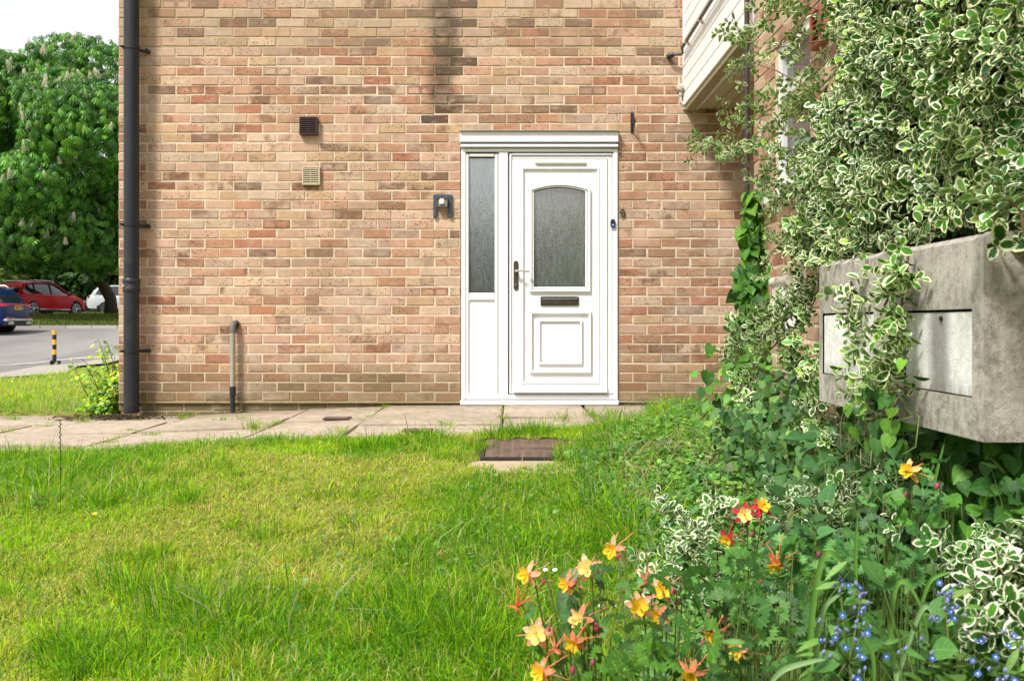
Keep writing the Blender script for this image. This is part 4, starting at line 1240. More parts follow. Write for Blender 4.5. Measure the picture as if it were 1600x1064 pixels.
        m = MB(); m.box(-2.27 * L, -2.15 * L, -.75, -.35, .515, .54).box(-2.27 * L, -2.15 * L, .35, .75, .515, .54); m.build("reflector", M_REDL, e, world=False)
    # rear screen
    for s in (-1, 1):
        m = MB(); m.prism([(s * .45, .86), (s * .84, .88), (s * .86, .99), (s * .55, .985)], 'x', -2.17 * L, -2.03 * L) if s > 0 else m.prism([(s * .45, .86), (s * .55, .985), (s * .86, .99), (s * .84, .88)], 'x', -2.17 * L, -2.03 * L)
        m.build("tail_lamp", M_REDL, e, world=False, bevel=0.01)
        m = MB(); m.prism([(1.92 * L, .70), (2.13 * L, .66), (2.10 * L, .76), (1.72 * L, .84)], 'y', min(s * .62, s * .80), max(s * .62, s * .80)); m.build("headlight", M_HEADL, e, world=False, bevel=0.015)
        m = MB(); m.tube([(.86 * L, s * .86, .99 * H), (.84 * L, s * 1.0, 1.03 * H), (.86 * L, s * 1.06, 1.05 * H)], [.03, .07, .05], 8); m.build("mirror", paint, e, world=False, smooth='auto')
        for wxx in (-1.3, 1.32):
            cx = wxx * L; R = .345
            a0 = MB()
            arc = [(cx + (R + .085) * math.cos(t), .345 + (R + .085) * math.sin(t)) for t in np.linspace(-.15, math.pi + .15, 16)]
            arc2 = [(cx + (R + .02) * math.cos(t), .345 + (R + .02) * math.sin(t)) for t in np.linspace(-.15, math.pi + .15, 16)]
            a0.prism(arc, 'y', min(s * .75, s * .905), max(s * .75, s * .905))
            a0.build("wheel_arch", M_TRIM, e, world=False)
            hubm = MB(); yv = s * .83
            w = MB(); prof = [(R - .09, -.11), (R - .02, -.115), (R, -.08), (R, .08), (R - .02, .115), (R - .09, .11)]
            sides = 28
            b = len(w.v)
            for t in range(sides):
                th = 2 * math.pi * t / sides
                for (r_, yy) in prof: w.v.append((cx + r_ * math.cos(th), yv + yy * .98, .345 + r_ * math.sin(th)))
            for t in range(sides):
                t2 = (t + 1) % sides
                for k in range(5): w.face(t * 6 + k, t * 6 + k + 1, t2 * 6 + k + 1, t2 * 6 + k)
                w.face(t * 6 + 5, t * 6, t2 * 6, t2 * 6 + 5)
            wheel = w.build("wheel", M_TYRE, e, world=False, smooth='auto')
            rm = MB(); yo = yv + s * .10
            for k in range(7):
                th = 2 * math.pi * k / 7 + .2
                for d_ in (-.12, .12):
                    p1 = (cx + .05 * math.cos(th), yo, .345 + .05 * math.sin(th)); p2 = (cx + .25 * math.cos(th + d_), yo, .345 + .25 * math.sin(th + d_))
                    rm.tube([p1, p2], .016, 5)
            rm.tube([(cx, yo - .01 * s, .345), (cx, yo + .02 * s, .345)], .055, 10)
            rm.tube([(cx + .25 * math.cos(t), yo, .345 + .25 * math.sin(t)) for t in np.linspace(0, 2 * math.pi, 25)], .016, 5, cap=False)
            rm.build("rim", M_ALLOY, wheel, world=False, smooth='auto')
            dk = MB(); dk.tube([(cx, yv - s * .02, .345), (cx, yv + s * .085, .345)], .255, 20); dk.build("brake_disc", M_TRIM, wheel, world=False)
            e2 = e
    return e
def paint_mat(name, c, c2=None):
    t = NT(name)
    p = t.objc(); n = t.noise(3, 2, 0.5, p)
    col = t.mix(n, tuple(v * .8 for v in c), tuple(v * 1.2 for v in c))
    MATS[name] = t.finish(col, 0.35, 0.18, None, 0.0, **{'Coat Weight': 0.08, 'Coat Roughness': 0.05})
    return MATS[name]
P_BLUE = paint_mat("blue_car_paint", (0.003, 0.014, 0.07))
P_RED = paint_mat("red_car_paint", (0.60, 0.004, 0.010))
P_WHITE = paint_mat("white_car_paint", (0.68, 0.70, 0.74))
by = 30.75
bx_ = -16.35
make_car("blue parked car at the left edge, rear and yellow plate towards the house", P_BLUE, (bx_ - 2.2, by, g(bx_, by) + 0.01), math.radians(180), "HK20 VDJ", chrome=True)
ra = math.radians(73)
rx, ryy = -22.3, 43.8
make_car("glossy red parked car with silver roof rails on the grass verge side", P_RED, (rx, ryy, g(rx, ryy) + 0.03), ra)
make_car("white parked car mostly hidden behind the chestnut trunk", P_WHITE, (-21.1, 51.3, g(-21, 50) - .05), math.radians(26), rails=False)
# ------------------------------------------------------------------ foliage helpers
def leaf_template(prof, fold=0.25, droop=0.25, cup=0.0, wave=0.0, center=True):
    """prof: list of (v, halfwidth). leaf along +Y from 0..1, normal +Z. returns V,T,UV (u -1..1 mapped to 0..1)"""
    V, UV, T = [], [], []
    for i, (v, w) in enumerate(prof):
        zc = -droop * v * v
        wz = wave * math.sin(v * 9)
        for u in (-1, 0, 1):
            V.append((u * w, v - 0.05 * fold * abs(u), zc + abs(u) * w * fold + (wz if u else 0) * u))
            UV.append((0.5 + u * 0.5, v))
    n = len(prof)
    for i in range(n - 1):
        for k in range(2):
            a = i * 3 + k
            T.append((a, a + 1, a + 4)); T.append((a, a + 4, a + 3))
    return np.array(V, float), np.array(T, int), np.array(UV, float)

LT_EUO = leaf_template([(0, .012), (.12, .04), (.22, .17), (.42, .28), (.64, .30), (.84, .21), (.96, .08), (1.0, .01)], 0.30, 0.20)
LT_OVAL = leaf_template([(0, .03), (.2, .24), (.45, .36), (.7, .30), (.9, .13), (1.0, .01)], 0.25, 0.2)
LT_NARROW = leaf_template([(0, .02), (.25, .10), (.5, .12), (.8, .07), (1.0, .005)], 0.3, 0.35)
def heart_template():
    # heart-shaped bindweed leaf, stalk at the notch
    out = [(0.0, 0.12), (-.16, .0), (-.36, .03), (-.46, .22), (-.42, .45), (-.28, .70), (-.10, .92), (0, 1.03), (.10, .92), (.28, .70), (.42, .45), (.46, .22), (.36, .03), (.16, .0)]
    V = [(0, .12, 0), (0, .45, -.02), (0, .75, -.09)]; UV = [(.5, .12), (.5, .45), (.5, .75)]
    for x, y in out[1:]:
        V.append((x, y, abs(x) * .32 - .16 * y * y)); UV.append((.5 + x, y))
    T = []
    n = len(V)
    L = list(range(3, n))      # outline ring: left lobe -> tip -> right lobe
    mid = 3 + 6                # tip index
    def cen(i):
        y = V[i][1]
        return 0 if y < .3 else (1 if y < .6 else 2)
    for i in range(3, n - 1):
        a, b = i, i + 1
        c = cen(a) if V[a][1] >= V[b][1] else cen(b)
        c = min(cen(a), cen(b))
        T.append((c, b, a))
    for side in (3, n - 1):
        pass
    # fill between centre points and outline
    for s in (0, 1):
        rng_ = L[:6 + 1] if s == 0 else L[6:][::-1]
        last = None
        for i in rng_:
            c = cen(i)
            if last is not None and c != last[1]:
                T.append((last[1], c, i) if s == 0 else (c, last[1], i))
            last = (i, c)
    return np.array(V, float), np.array(T, int), np.array(UV, float)
LT_HEART = heart_template()
def lobed_template(n_lobes=5, spread=2.5, r0=.35, r1=1.0, droop=.15):
    """palmate lobed leaf (columbine leaflet / cranesbill)"""
    V = [(0, 0, 0)]; UV = [(.5, 0)]
    ang = np.linspace(-spread / 2, spread / 2, n_lobes * 2 + 1)
    for i, a in enumerate(ang):
        r = r1 * (1 - .1 * abs(i - n_lobes) / n_lobes) if i % 2 else r0 + .22
        V.append((r * math.sin(a), r * math.cos(a), -droop * r * r)); UV.append((.5 + .5 * r * math.sin(a), r * math.cos(a)))
    T = [(0, i + 1, i) for i in range(1, len(V) - 1)]
    return np.array(V, float), np.array(T, int), np.array(UV, float)
LT_LOBED = lobed_template()
LT_ROUND = lobed_template(4, 5.2, .6, .8, .1)
def merge_t(parts):
    V, T, U = [], [], []; n = 0
    for v, t, u in parts:
        V.append(v); T.append(t + n); U.append(u); n += len(v)
    return np.concatenate(V), np.concatenate(T), np.concatenate(U)
def xf(tp, R, p, s=1.0):
    return (tp[0] * s) @ np.array(R).T + np.array(p), tp[1], tp[2]

def frames(Y, N):
    """rows: leaf axis Y, approx normal N -> rotation matrices (n,3,3) with columns X,Y,Z"""
    Y = Y / np.linalg.norm(Y, axis=1, keepdims=True)
    Z = N - (N * Y).sum(1, keepdims=True) * Y
    ln = np.linalg.norm(Z, axis=1, keepdims=True)
    Z = np.where(ln < 1e-4, np.array([[0.3, 0.2, 1.0]]), Z); Z = Z / np.linalg.norm(Z, axis=1, keepdims=True)
    X = np.cross(Y, Z)
    return np.stack([X, Y, Z], 2)

def batch(name, tp, P, R, S, C, mat, parent=None, kind='stuff', asp=None):
    V0, T0, U0 = tp
    n = len(P); k = len(V0)
    if n == 0: return None
    S = np.asarray(S, float).reshape(n, 1, 1) if np.ndim(S) < 2 else np.asarray(S)[:, None, :]
    loc = V0[None] * S
    V = np.einsum('nij,nkj->nki', R, loc) + np.asarray(P)[:, None, :]
    T = (T0[None] + (np.arange(n) * k)[:, None, None]).reshape(-1, 3)
    col = np.repeat(np.concatenate([C, np.ones((n, 1))], 1), k, 0)
    me = np_mesh(name, V.reshape(-1, 3), T, mat, np.tile(U0, (n, 1)), {'col': col})
    return put(name, me, parent, kind=kind)

def singles(name, tp, P, R, S, C, mat, parent, ncol=10):
    """each leaf an object; mesh data shared between leaves of a colour"""
    n = len(P)
    if n == 0: return
    idx = np.argsort(C.sum(1)); bins = np.array_split(idx, min(ncol, n))
    for b in bins:
        if len(b) == 0: continue
        c = C[b].mean(0)
        me = np_mesh(name, tp[0], tp[1], mat, tp[2], {'col': np.tile(np.append(c, 1.0), (len(tp[0]), 1))})
        for i in b:
            o = bpy.data.objects.new(name, me)
            COL.objects.link(o)
            s = float(S[i])
            M = Matrix([[R[i][0][0] * s, R[i][0][1] * s, R[i][0][2] * s, P[i][0]], [R[i][1][0] * s, R[i][1][1] * s, R[i][1][2] * s, P[i][1]], [R[i][2][0] * s, R[i][2][1] * s, R[i][2][2] * s, P[i][2]], [0, 0, 0, 1]])
            if parent is not None:
                o.parent = parent
                o.matrix_parent_inverse = Matrix.Translation(parent.location).inverted() if parent.type == 'EMPTY' else Matrix()
            o.matrix_basis = M

def split_leaves(name, tp, P, R, S, C, mat, parent, nmax=300, stuffname=None):
    """the nmax leaves that show largest and in frame become parts, the rest one stuff part"""
    P = np.asarray(P); S = np.asarray(S, float); C = np.asarray(C)
    px = 800 + F * P[:, 0] / np.maximum(P[:, 1], .1); py = HZ - F * (P[:, 2] - EYE) / np.maximum(P[:, 1], .1)
    face = np.abs(R[:, :, 2] @ np.array([0, -1.0, 0.1])) * .7 + .3
    vis = ((px > 5) & (px < 1595) & (py > 5) & (py < 1059) & (P[:, 1] > .3)).astype(float)
    score = vis * S / np.maximum(P[:, 1], .1) * face
    o = np.argsort(-score)
    nmax = min(nmax, int(vis.sum()))
    a, b = o[:nmax], o[nmax:]
    singles(name, tp, P[a], R[a], S[a], C[a], mat, parent)
    if len(b): batch(stuffname or name, tp, P[b], R[b], S[b], C[b], mat, parent)

def leaf_mat(name, variegated=False, veins=True, rough=0.42, trans=0.3, cream=(0.82, 0.84, 0.48), back_f=0.35, spec=0.45):
    t = NT(name)
    c = t.attr('col')[0]
    uv = t.n("ShaderNodeUVMap", uv_map='uv').outputs[0]
    u, v, _ = t.sep(uv)
    p = t.pos()
    au = t.math('ABSOLUTE', t.math('MULTIPLY_ADD', u, 2.0, -1.0))
    nz = t.noise(60, 3, 0.6, p)
    base = c
    if veins:
        rib = t.ss(au, 0.10, 0.0)
        side = t.math('SINE', t.math('MULTIPLY_ADD', v, 34.0, t.math('MULTIPLY', au, -9.0)))
        sv = t.ss(side, 0.75, 1.0)
        k = t.math('MAXIMUM', rib, t.math('MULTIPLY', sv, 0.45))
        base = t.mix(t.math('MULTIPLY', k, 0.4), base, t.mix(1.0, base, (2.4, 2.2, 1.8), 'MULTIPLY'))
        h = t.math('MULTIPLY', k, -1.0)
    kk = t.math('MULTIPLY_ADD', nz, 0.6, 0.7)
    base = t.mix(1.0, base, t.n("ShaderNodeCombineColor", {0: kk, 1: kk, 2: kk}).outputs[0], 'MULTIPLY')
    if variegated:
        nn = t.math('MULTIPLY_ADD', t.noise(150, 2, 0.6, p), 0.46, -0.23)
        nn2 = t.math('MULTIPLY_ADD', t.noise(14, 2, 0.6, p), 1.15, -0.56)
        e = t.math('ADD', t.math('ADD', au, nn), nn2)
        m1 = t.ss(e, 0.68, 0.78)
        tip = t.ss(t.math('ADD', v, t.math('ADD', nn, t.math('MULTIPLY', nn2, .5))), 0.86, 0.92)
        m1 = t.math('MAXIMUM', m1, tip)
        mid = t.ss(e, 0.42, 0.62)
        base = t.mix(t.math('MULTIPLY', mid, 0.25), base, (0.22, 0.36, 0.07))
        crm = t.mix(t.ss(t.noise(3.5, 3, 0.6, p), 0.48, 0.66), cream, (0.84, 0.85, 0.66))
        base = t.mix(m1, base, crm)
    back = t.n("ShaderNodeNewGeometry").outputs['Backfacing']
    base = t.mix(t.math('MULTIPLY', back, back_f), base, (0.30, 0.38, 0.18))
    ins = {'Base Color': base, 'Roughness': rough, 'Specular IOR Level': spec}
    b = t.n("ShaderNodeBsdfPrincipled", ins)
    bp_ = t.bump(nz, 0.25, 0.01)
    t.t.links.new(bp_, b.inputs['Normal'])
    tr = t.n("ShaderNodeBsdfTranslucent", {'Color': t.mix(0.5, base, t.mix(1.0, base, (1.5, 1.7, 0.5), 'MULTIPLY'))})
    mx = t.n("ShaderNodeMixShader", {0: trans, 1: b.outputs[0], 2: tr.outputs[0]})
    t.t.links.new(mx.outputs[0], t.out.inputs['Surface'])
    return t.m
M_EUO = leaf_mat("variegated_leaf", True, True, 0.40, 0.12, spec=0.32)
M_LEAF = leaf_mat("green_leaf", False, True, 0.48, 0.30, back_f=0.2, spec=0.25)
M_BLADE = leaf_mat("grass_blade", False, False, 0.6, 0.48, back_f=0.0, spec=0.2)
M_TREELEAF = leaf_mat("tree_leaf", False, False, 0.4, 0.35, back_f=0.1)
M_STEM = plain("woody_stem", (0.16, 0.10, 0.06), 0.8, 0.2, var=0.3, nscale=40)
M_GSTEM = plain("green_stem", (0.13, 0.19, 0.05), 0.55, 0.3, var=0.2, nscale=40)
M_DRY = plain("dry_stem", (0.33, 0.25, 0.15), 0.85, 0.1, var=0.3, nscale=40)
M_BARK = plain("chestnut_bark", (0.075, 0.055, 0.035), 0.9, 0.1, var=0.4, nscale=5, bumps=0.6)

def jit(c, n, h=0.18, s=0.12):
    c = np.array(c)[None] * (1 + rng.normal(0, h, (n, 1))).clip(.4, 1.8) * (1 + rng.normal(0, s, (n, 3))).clip(.6, 1.5)
    return c.clip(0.004, 1)

def pick(cols, n, w=None, h=0.15, s=0.08):
    cols = np.array(cols)
    k = rng.choice(len(cols), n, p=None if w is None else np.array(w) / np.sum(w))
    return (cols[k] * (1 + rng.normal(0, h, (n, 1))).clip(.4, 1.8) * (1 + rng.normal(0, s, (n, 3))).clip(.6, 1.5)).clip(.004, 1)

# ------------------------------------------------------------------ grass
def blades(name, X, Y, H, Wd, C, lean=0.5, parent=None, kind='stuff', zoff=0.0, LD=None, label=None):
    n = len(X)
    Z = G(X, Y) + zoff
    az = rng.uniform(0, 2 * math.pi, n)
    ld = rng.uniform(0, 2 * math.pi, n) if LD is None else LD
    ln = np.abs(rng.normal(0, lean, n)) + 0.12
    cx, cy = np.cos(az), np.sin(az)
    lx, ly = np.cos(ld), np.sin(ld)
    tw = rng.uniform(-.3, .3, n)
    V = np.zeros((n, 7, 3))
    for k, (t, w) in enumerate(((0, .8), (.35, 1.0), (.72, .75))):
        b = ln * t * t
        hz = H * t * (1 - .32 * ln * t).clip(.35, 1)
        for s, j in ((-1, 2 * k), (1, 2 * k + 1)):
            V[:, j, 0] = X + lx * b * H + s * cx * Wd * w * .5
            V[:, j, 1] = Y + ly * b * H + s * cy * Wd * w * .5
            V[:, j, 2] = Z + hz
    V[:, 6, 0] = X + lx * ln * H * 1.05; V[:, 6, 1] = Y + ly * ln * H * 1.05; V[:, 6, 2] = Z + H * (1 - .42 * ln).clip(.15, 1)
    T0 = np.array([(0, 1, 3), (0, 3, 2), (2, 3, 5), (2, 5, 4), (4, 5, 6)])
    T = (T0[None] + (np.arange(n) * 7)[:, None, None]).reshape(-1, 3)
    col = np.repeat(np.concatenate([C, np.ones((n, 1))], 1), 7, 0)
    U = np.tile(np.array([(0.2, 0), (.8, 0), (.2, .35), (.8, .35), (.3, .7), (.7, .7), (.5, 1)]), (n, 1))
    return put(name, np_mesh(name, V.reshape(-1, 3), T, M_BLADE, U, {'col': col}), parent, kind=kind, label=label)

LIME = (0.36, 0.57, 0.012); MIDG = (0.22, 0.44, 0.012); DEEP = (0.075, 0.22, 0.016); STRAW = (0.60, 0.50, 0.22); YEL = (0.52, 0.54, 0.06); BLUEG = (0.34, 0.48, 0.24)
PATCH_DRY = [(-1.35, 3.9, .35), (-1.05, 4.3, .3), (-.55, 4.35, .28), (-1.9, 3.2, .35), (-1.65, 2.75, .3), (-.75, 3.6, .3), (-.15, 4.6, .15), (-2.2, 3.6, .3), (-1.1, 3.2, .2)]
PATCH_LUSH = [(-.1, 3.0, .35), (-.45, 2.9, .25), (.15, 3.7, .3), (-2.4, 4.5, .35), (-.9, 3.0, .2), (-.6, 4.9, .18), (-1.9, 4.95, .3), (.3, 2.7, .3)]
def patch(X, Y, L):
    s = 0 * X
    for a, b, r in L: s = s + np.exp(-((X - a) ** 2 * .7 + (Y - b) ** 2) / (r * r))
    return s.clip(0, 1)
def grass_cols(n, X, Y, straw=0.07):
    lush = fbm(X * 1.3, Y * 1.3, 11, 3) + .16 * patch(X, Y, PATCH_LUSH) - .14 * patch(X, Y, PATCH_DRY)
    lush = sstep(.40, .66, lush)
    dry = sstep(.42, .66, fbm(X * 1.8 + 9, Y * 2.4, 19, 4) + .13 * patch(X, Y, PATCH_DRY)) * (1 - lush * .7)
    r = rng.random(n)
    base = np.array(LIME)[None] * (1 - lush[:, None]) + np.array(MIDG)[None] * lush[:, None]
    deep = (rng.random(n) < .12 + .22 * lush)
    base = np.where(deep[:, None], np.array(DEEP)[None] * 1.3, base)
    yel = r < (.07 + .30 * dry)
    base = np.where(yel[:, None], np.array(YEL)[None], base)
    st = rng.random(n) < (straw + .34 * dry)
    base = np.where(st[:, None], np.array(STRAW)[None], base)
    bg_ = rng.random(n) < .04
    base = np.where(bg_[:, None], np.array(BLUEG)[None], base)
    return (base * (1 + rng.normal(0, .2, (n, 1))).clip(.5, 1.7) * (1 + rng.normal(0, .06, (n, 3)))).clip(.004, 1), lush, dry

def lawn_points(n, y0, y1, xl, xr):
    Y = rng.uniform(y0, y1, n); X = rng.uniform(xl, xr, n)
    ok = (X > -.64 * Y - .5) & (X < .62 * Y + .3) & (Y < edge_y(X) + rng.normal(0, .025, n)) & (X < 1.33)
    # manhole kept clear, bush zone thinned
    mhz = (X > -.20 + .05 * np.sin(Y * 37)) & (X < .30 + .09 * np.sin(Y * 23)) & (Y > 4.44 + .04 * np.sin(X * 31) + (X > .12) * .10) & (Y < 5.11 + .03 * np.sin(X * 40))
    ok &= ~mhz
    zone = bush_zone(X, Y)
    ok &= rng.random(n) > zone * .75
    bare = sstep(.64, .82, fbm(X * 4.2 + 3, Y * 4.2 + 5, 31, 2)) * .35
    ok &= rng.random(n) > bare
    return X[ok], Y[ok]

def bush_zone(X, Y):
    """0 on the lawn, 1 where the weeds and bushes take over (ground coordinates)"""
    lim = np.interp(Y, [1.2, 1.8, 2.4, 2.9, 3.4, 4.0, 4.6, 5.2, 6.0, 7.2], [.12, .16, .36, .42, .40, .30, .30, .50, .90, 1.2])
    return sstep(-.10, .14, X - lim + (fbm(X * 3, Y * 3, 41) - .5) * .3)

X, Y = lawn_points(520000, 2.05, 6.9, -4.2, 1.4)
n = len(X)
C, lush, dry = grass_cols(n, X, Y)
tall = sstep(.55, .80, fbm(X * 1.9 + 5, Y * 1.9, 51, 3))
edge = sstep(.28, .02, np.abs(Y - edge_y(X)))
Hh = rng.gamma(5, .0058, n) * (0.70 + .50 * lush + .45 * tall + .10 * edge - .10 * dry)
grass_o = blades("lawn_grass", X, Y, Hh.clip(.01, .12), rng.uniform(.0022, .0044, n), C, .85)
# lusher tufts
def tuft(cx, cy, r, n, h, col, w=.0034, lean=.7, sprd=1.0):
    X = cx + rng.normal(0, r, n); Y = cy + rng.normal(0, r * .8, n)
    ld = np.arctan2(Y - cy, X - cx) + rng.normal(0, .6, n)
    return X, Y, rng.gamma(8, h / 8, n), rng.uniform(.6, 1.2, n) * w, pick(col, n), ld
def ground_at(px, py, it=6):
    d = 4.0
    for _ in range(40):
        x = (px - 800) * d / F
        z = g(x, d)
        d = d * .5 + .5 * (EYE - z) * F / max(py - HZ, 5)
    return (px - 800) * d / F, d
TU = []
dk = [MIDG, DEEP, (0.10, .24, .02), LIME]
for (px, py, r, n, h) in [(585, 700, .09, 500, .07), (675, 688, .07, 350, .065), (740, 700, .05, 200, .05), (820, 680, .08, 420, .08), (850, 677, .06, 220, .075), (775, 684, .05, 160, .07), (960, 800, .10, 450, .10), (1000, 850, .12, 800, .12), (920, 770, .08, 200, .07), (880, 850, .09, 400, .07),
                        (560, 780, .05, 120, .05), (330, 730, .06, 200, .05), (100, 740, .12, 260, .11), (60, 780, .12, 260, .10), (20, 720, .10, 240, .09), (220, 770, .08, 200, .08), (150, 790, .06, 120, .09), (210, 920, .10, 420, .08), (300, 950, .12, 500, .09), (350, 985, .12, 500, .09), (640, 960, .12, 600, .09), (720, 1000, .12, 600, .09), (590, 1000, .1, 400, .085), (800, 1020, .08, 300, .08), (120, 1030, .1, 300, .07), (450, 1000, .09, 300, .07), (1020, 700, .08, 200, .09), (960, 660, .06, 150, .08), (1060, 655, .08, 180, .09), (430, 690, .05, 120, .05), (520, 690, .05, 140, .05), (250, 700, .05, 120, .04)]:
    gx_, gy_ = ground_at(px, py)
    TU.append(tuft(gx_, gy_, r, n, h, dk))
for k in range(120):
    gx_, gy_ = ground_at(random.uniform(-20, 1000), random.uniform(700, 1075))
    if bush_zone(np.array(gx_), np.array(gy_)) > .5 or (-.25 < gx_ < .45 and 4.35 < gy_ < 5.2): continue
    TU.append(tuft(gx_, gy_, random.uniform(.02, .06), random.randint(30, 130), random.uniform(.035, .075), dk if k % 3 else [YEL, LIME, STRAW]))
TU = [np.concatenate([t[i] for t in TU]) for i in range(6)]
blades("grass_tufts", TU[0], TU[1], TU[2], TU[3], TU[4], .55, LD=TU[5])
# long pale blades lying over
TL = []
for (px, py, n) in [(90, 790, 34), (180, 800, 26), (60, 760, 20), (330, 960, 22), (380, 990, 26), (480, 980, 18), (250, 960, 12), (620, 880, 14), (700, 870, 10), (940, 800, 14), (1060, 720, 14), (30, 1000, 10)]:
    gx_, gy_ = ground_at(px, py)
    TL.append(tuft(gx_, gy_, .10, n, .15, [(0.30, .40, .20), (.16, .28, .06), (.40, .44, .24)], .0042, 1.0))
TL = [np.concatenate([t[i] for t in TL]) for i in range(6)]
blades("long_grass", TL[0], TL[1], TL[2], TL[3], TL[4], .9, LD=TL[5])
# strip of rough grass left of the house
n = 60000
Y = 7.38 + rng.random(n) ** 1.2 * 12; X = rng.uniform(-11, -3.0, n)
PVE = ROADX(Y) + np.where(Y < 17, 1.3, np.maximum(1.3 - (Y - 17) * .12, .3))
ok = (X > -.62 * Y) & (X < -.40 * Y) & (X > PVE) & ((X < -3.12))
X, Y = X[ok], Y[ok]; n = len(X)
C, lush, dry = grass_cols(n, X * .6, Y * .6, .1)
C = np.where((rng.random(n) < .35)[:, None], np.array([[.42, .44, .16]]), C * 1.1)
blades("rough_grass", X, Y, rng.gamma(6, .013, n) * (.7 + .6 * fbm(X, Y, 61)), rng.uniform(.004, .009, n) * (Y / 9), C, .6)
# verge grass
n = 26000
Y = rng.uniform(33.2, 43, n); X = rng.uniform(-30, -12, n); ok = (X > -.6 * Y) & (X < -.40 * Y); X, Y = X[ok], Y[ok]; n = len(X)
blades("verge_grass", X, Y, rng.uniform(.06, .2, n), rng.uniform(.02, .035, n), pick([(0.11, .17, .03), (.07, .13, .02), (.22, .22, .06)], n), .5, zoff=.1)
# joint weeds along the path
JW = []
for x in JX[2:9]:
    for _ in range(7):
        y = random.uniform(5.5, 7.2); 
        if random.random() < .65: JW.append(tuft(x + random.uniform(-.01, .01), y, .018, random.randint(6, 40), random.uniform(.012, .03), [MIDG, LIME, (.3, .3, .04)], .003))
for (px, py, n, h) in [(290, 648, 60, .05), (345, 656, 40, .035), (377, 655, 36, .035), (395, 675, 90, .07), (205, 668, 80, .02), (240, 676, 80, .02), (110, 650, 60, .03), (130, 654, 60, .04), (70, 661, 60, .02), (585, 655, 16, .03), (785, 655, 40, .03), (920, 652, 60, .06), (880, 660, 60, .08), (960, 650, 60, .06), (530, 676, 50, .05), (470, 690, 50, .05), (700, 668, 50, .05), (20, 650, 80, .03), (170, 688, 60, .03)]:
    z_ = -.06 if px < 450 else -.01
    d = (EYE - z_) * F / (py - HZ); JW.append(tuft((px - 800) * d / F, d, .03, n, h, [MIDG, LIME, DEEP, (.3, .3, .04)], .0032))
JW = [np.concatenate([t[i] for t in JW]) for i in range(6)]
def blades_on_path(name, J):
    zz_ = path_z(J[0]) - G(J[0], J[1])
    o = blades(name, J[0], J[1], J[2], J[3], J[4], .6, LD=J[5], zoff=np.maximum(zz_, 0))
    return o
blades_on_path("path_weeds", JW)
# moss line in joints
mm = MB()
# small broad-leaved weeds in the lawn
n = 2600
X = rng.uniform(-2.6, 1.2, n); Y = rng.uniform(2.3, 6.2, n)
cl = fbm(X * 2.2, Y * 2.2, 71, 2)
ok = (Y < edge_y(X)) & ((cl > .60) | (rng.random(n) < .05)) & ~((X > -.2) & (X < .42) & (Y > 4.35) & (Y < 5.17)); X, Y = X[ok], Y[ok]; n = len(X)
P = np.stack([X, Y, G(X, Y) + rng.uniform(.015, .045, n)], 1)
a = rng.uniform(0, 6.28, n); Yv = np.stack([np.cos(a), np.sin(a), rng.uniform(-.1, .5, n)], 1)
batch("lawn_weeds", LT_ROUND, P, frames(Yv, np.tile([[0, -.3, 1.0]], (n, 1)) + rng.normal(0, .25, (n, 3))), rng.uniform(.008, .016, n), pick([(.10, .24, .05), (.17, .30, .10), (.08, .2, .03)], n), M_LEAF)
# leaf litter
leaf_spots = [(98, 655, .16, .035), (107, 657, .05, .05), (118, 652, .06, .05)]
for i, (px, py, w, l) in enumerate(leaf_spots):
    d = (EYE + .085) * F / (py - HZ); x = (px - 800) * d / F
    m = MB(); m.v += [(-w / 2, -.02, .006), (0, -.035, .02), (w / 2, -.01, .012), (w / 2, .03, .016), (0, .04, .008), (-w / 2, .02, .018), (0, 0, .03)]
    for k in range(6): m.face(k, (k + 1) % 6, 6)
    o = m.build("dead_leaf", plain("dead_leaf_brown", (0.10, 0.05, 0.03), .8, .2, var=.4), None, world=False)
    o.location = (x, d, -.085); tag(o, ["longest curled brown dead leaf on the slabs left of the house corner", "middle small brown dead leaf on the slabs left of the house corner", "farthest small brown dead leaf on the slabs left of the house corner"][i], "dead leaf")
# dark crumbs of soil at the foot of the downpipe
n = 900
X = -3.02 + rng.normal(0, .17, n); Y = 7.03 + rng.normal(0, .07, n); ok = (Y < 7.22); X, Y = X[ok], Y[ok]; n = len(X)
P = np.stack([X, Y, -0.083 + rng.uniform(0, .018, n)], 1); a = rng.uniform(0, 6.28, n)
Yv = np.stack([np.cos(a), np.sin(a), rng.uniform(-.3, .3, n)], 1)
batch("leaf_litter", LT_OVAL, P, frames(Yv, np.tile([[0, 0, 1.0]], (n, 1)) + rng.normal(0, .4, (n, 3))), rng.uniform(.012, .03, n), pick([(.05, .03, .02), (.09, .055, .03), (.03, .02, .015)], n), M_LEAF)
# ------------------------------------------------------------------ euonymus sprigs
class Leaves:
    def __init__(s): s.P = []; s.Y = []; s.N = []; s.S = []; s.C = []
    def add(s, p, y, n, sz, c): s.P.append(p); s.Y.append(y); s.N.append(n); s.S.append(sz); s.C.append(c)
    def arr(s):
        return np.array(s.P), frames(np.array(s.Y), np.array(s.N)), np.array(s.S), np.array(s.C)

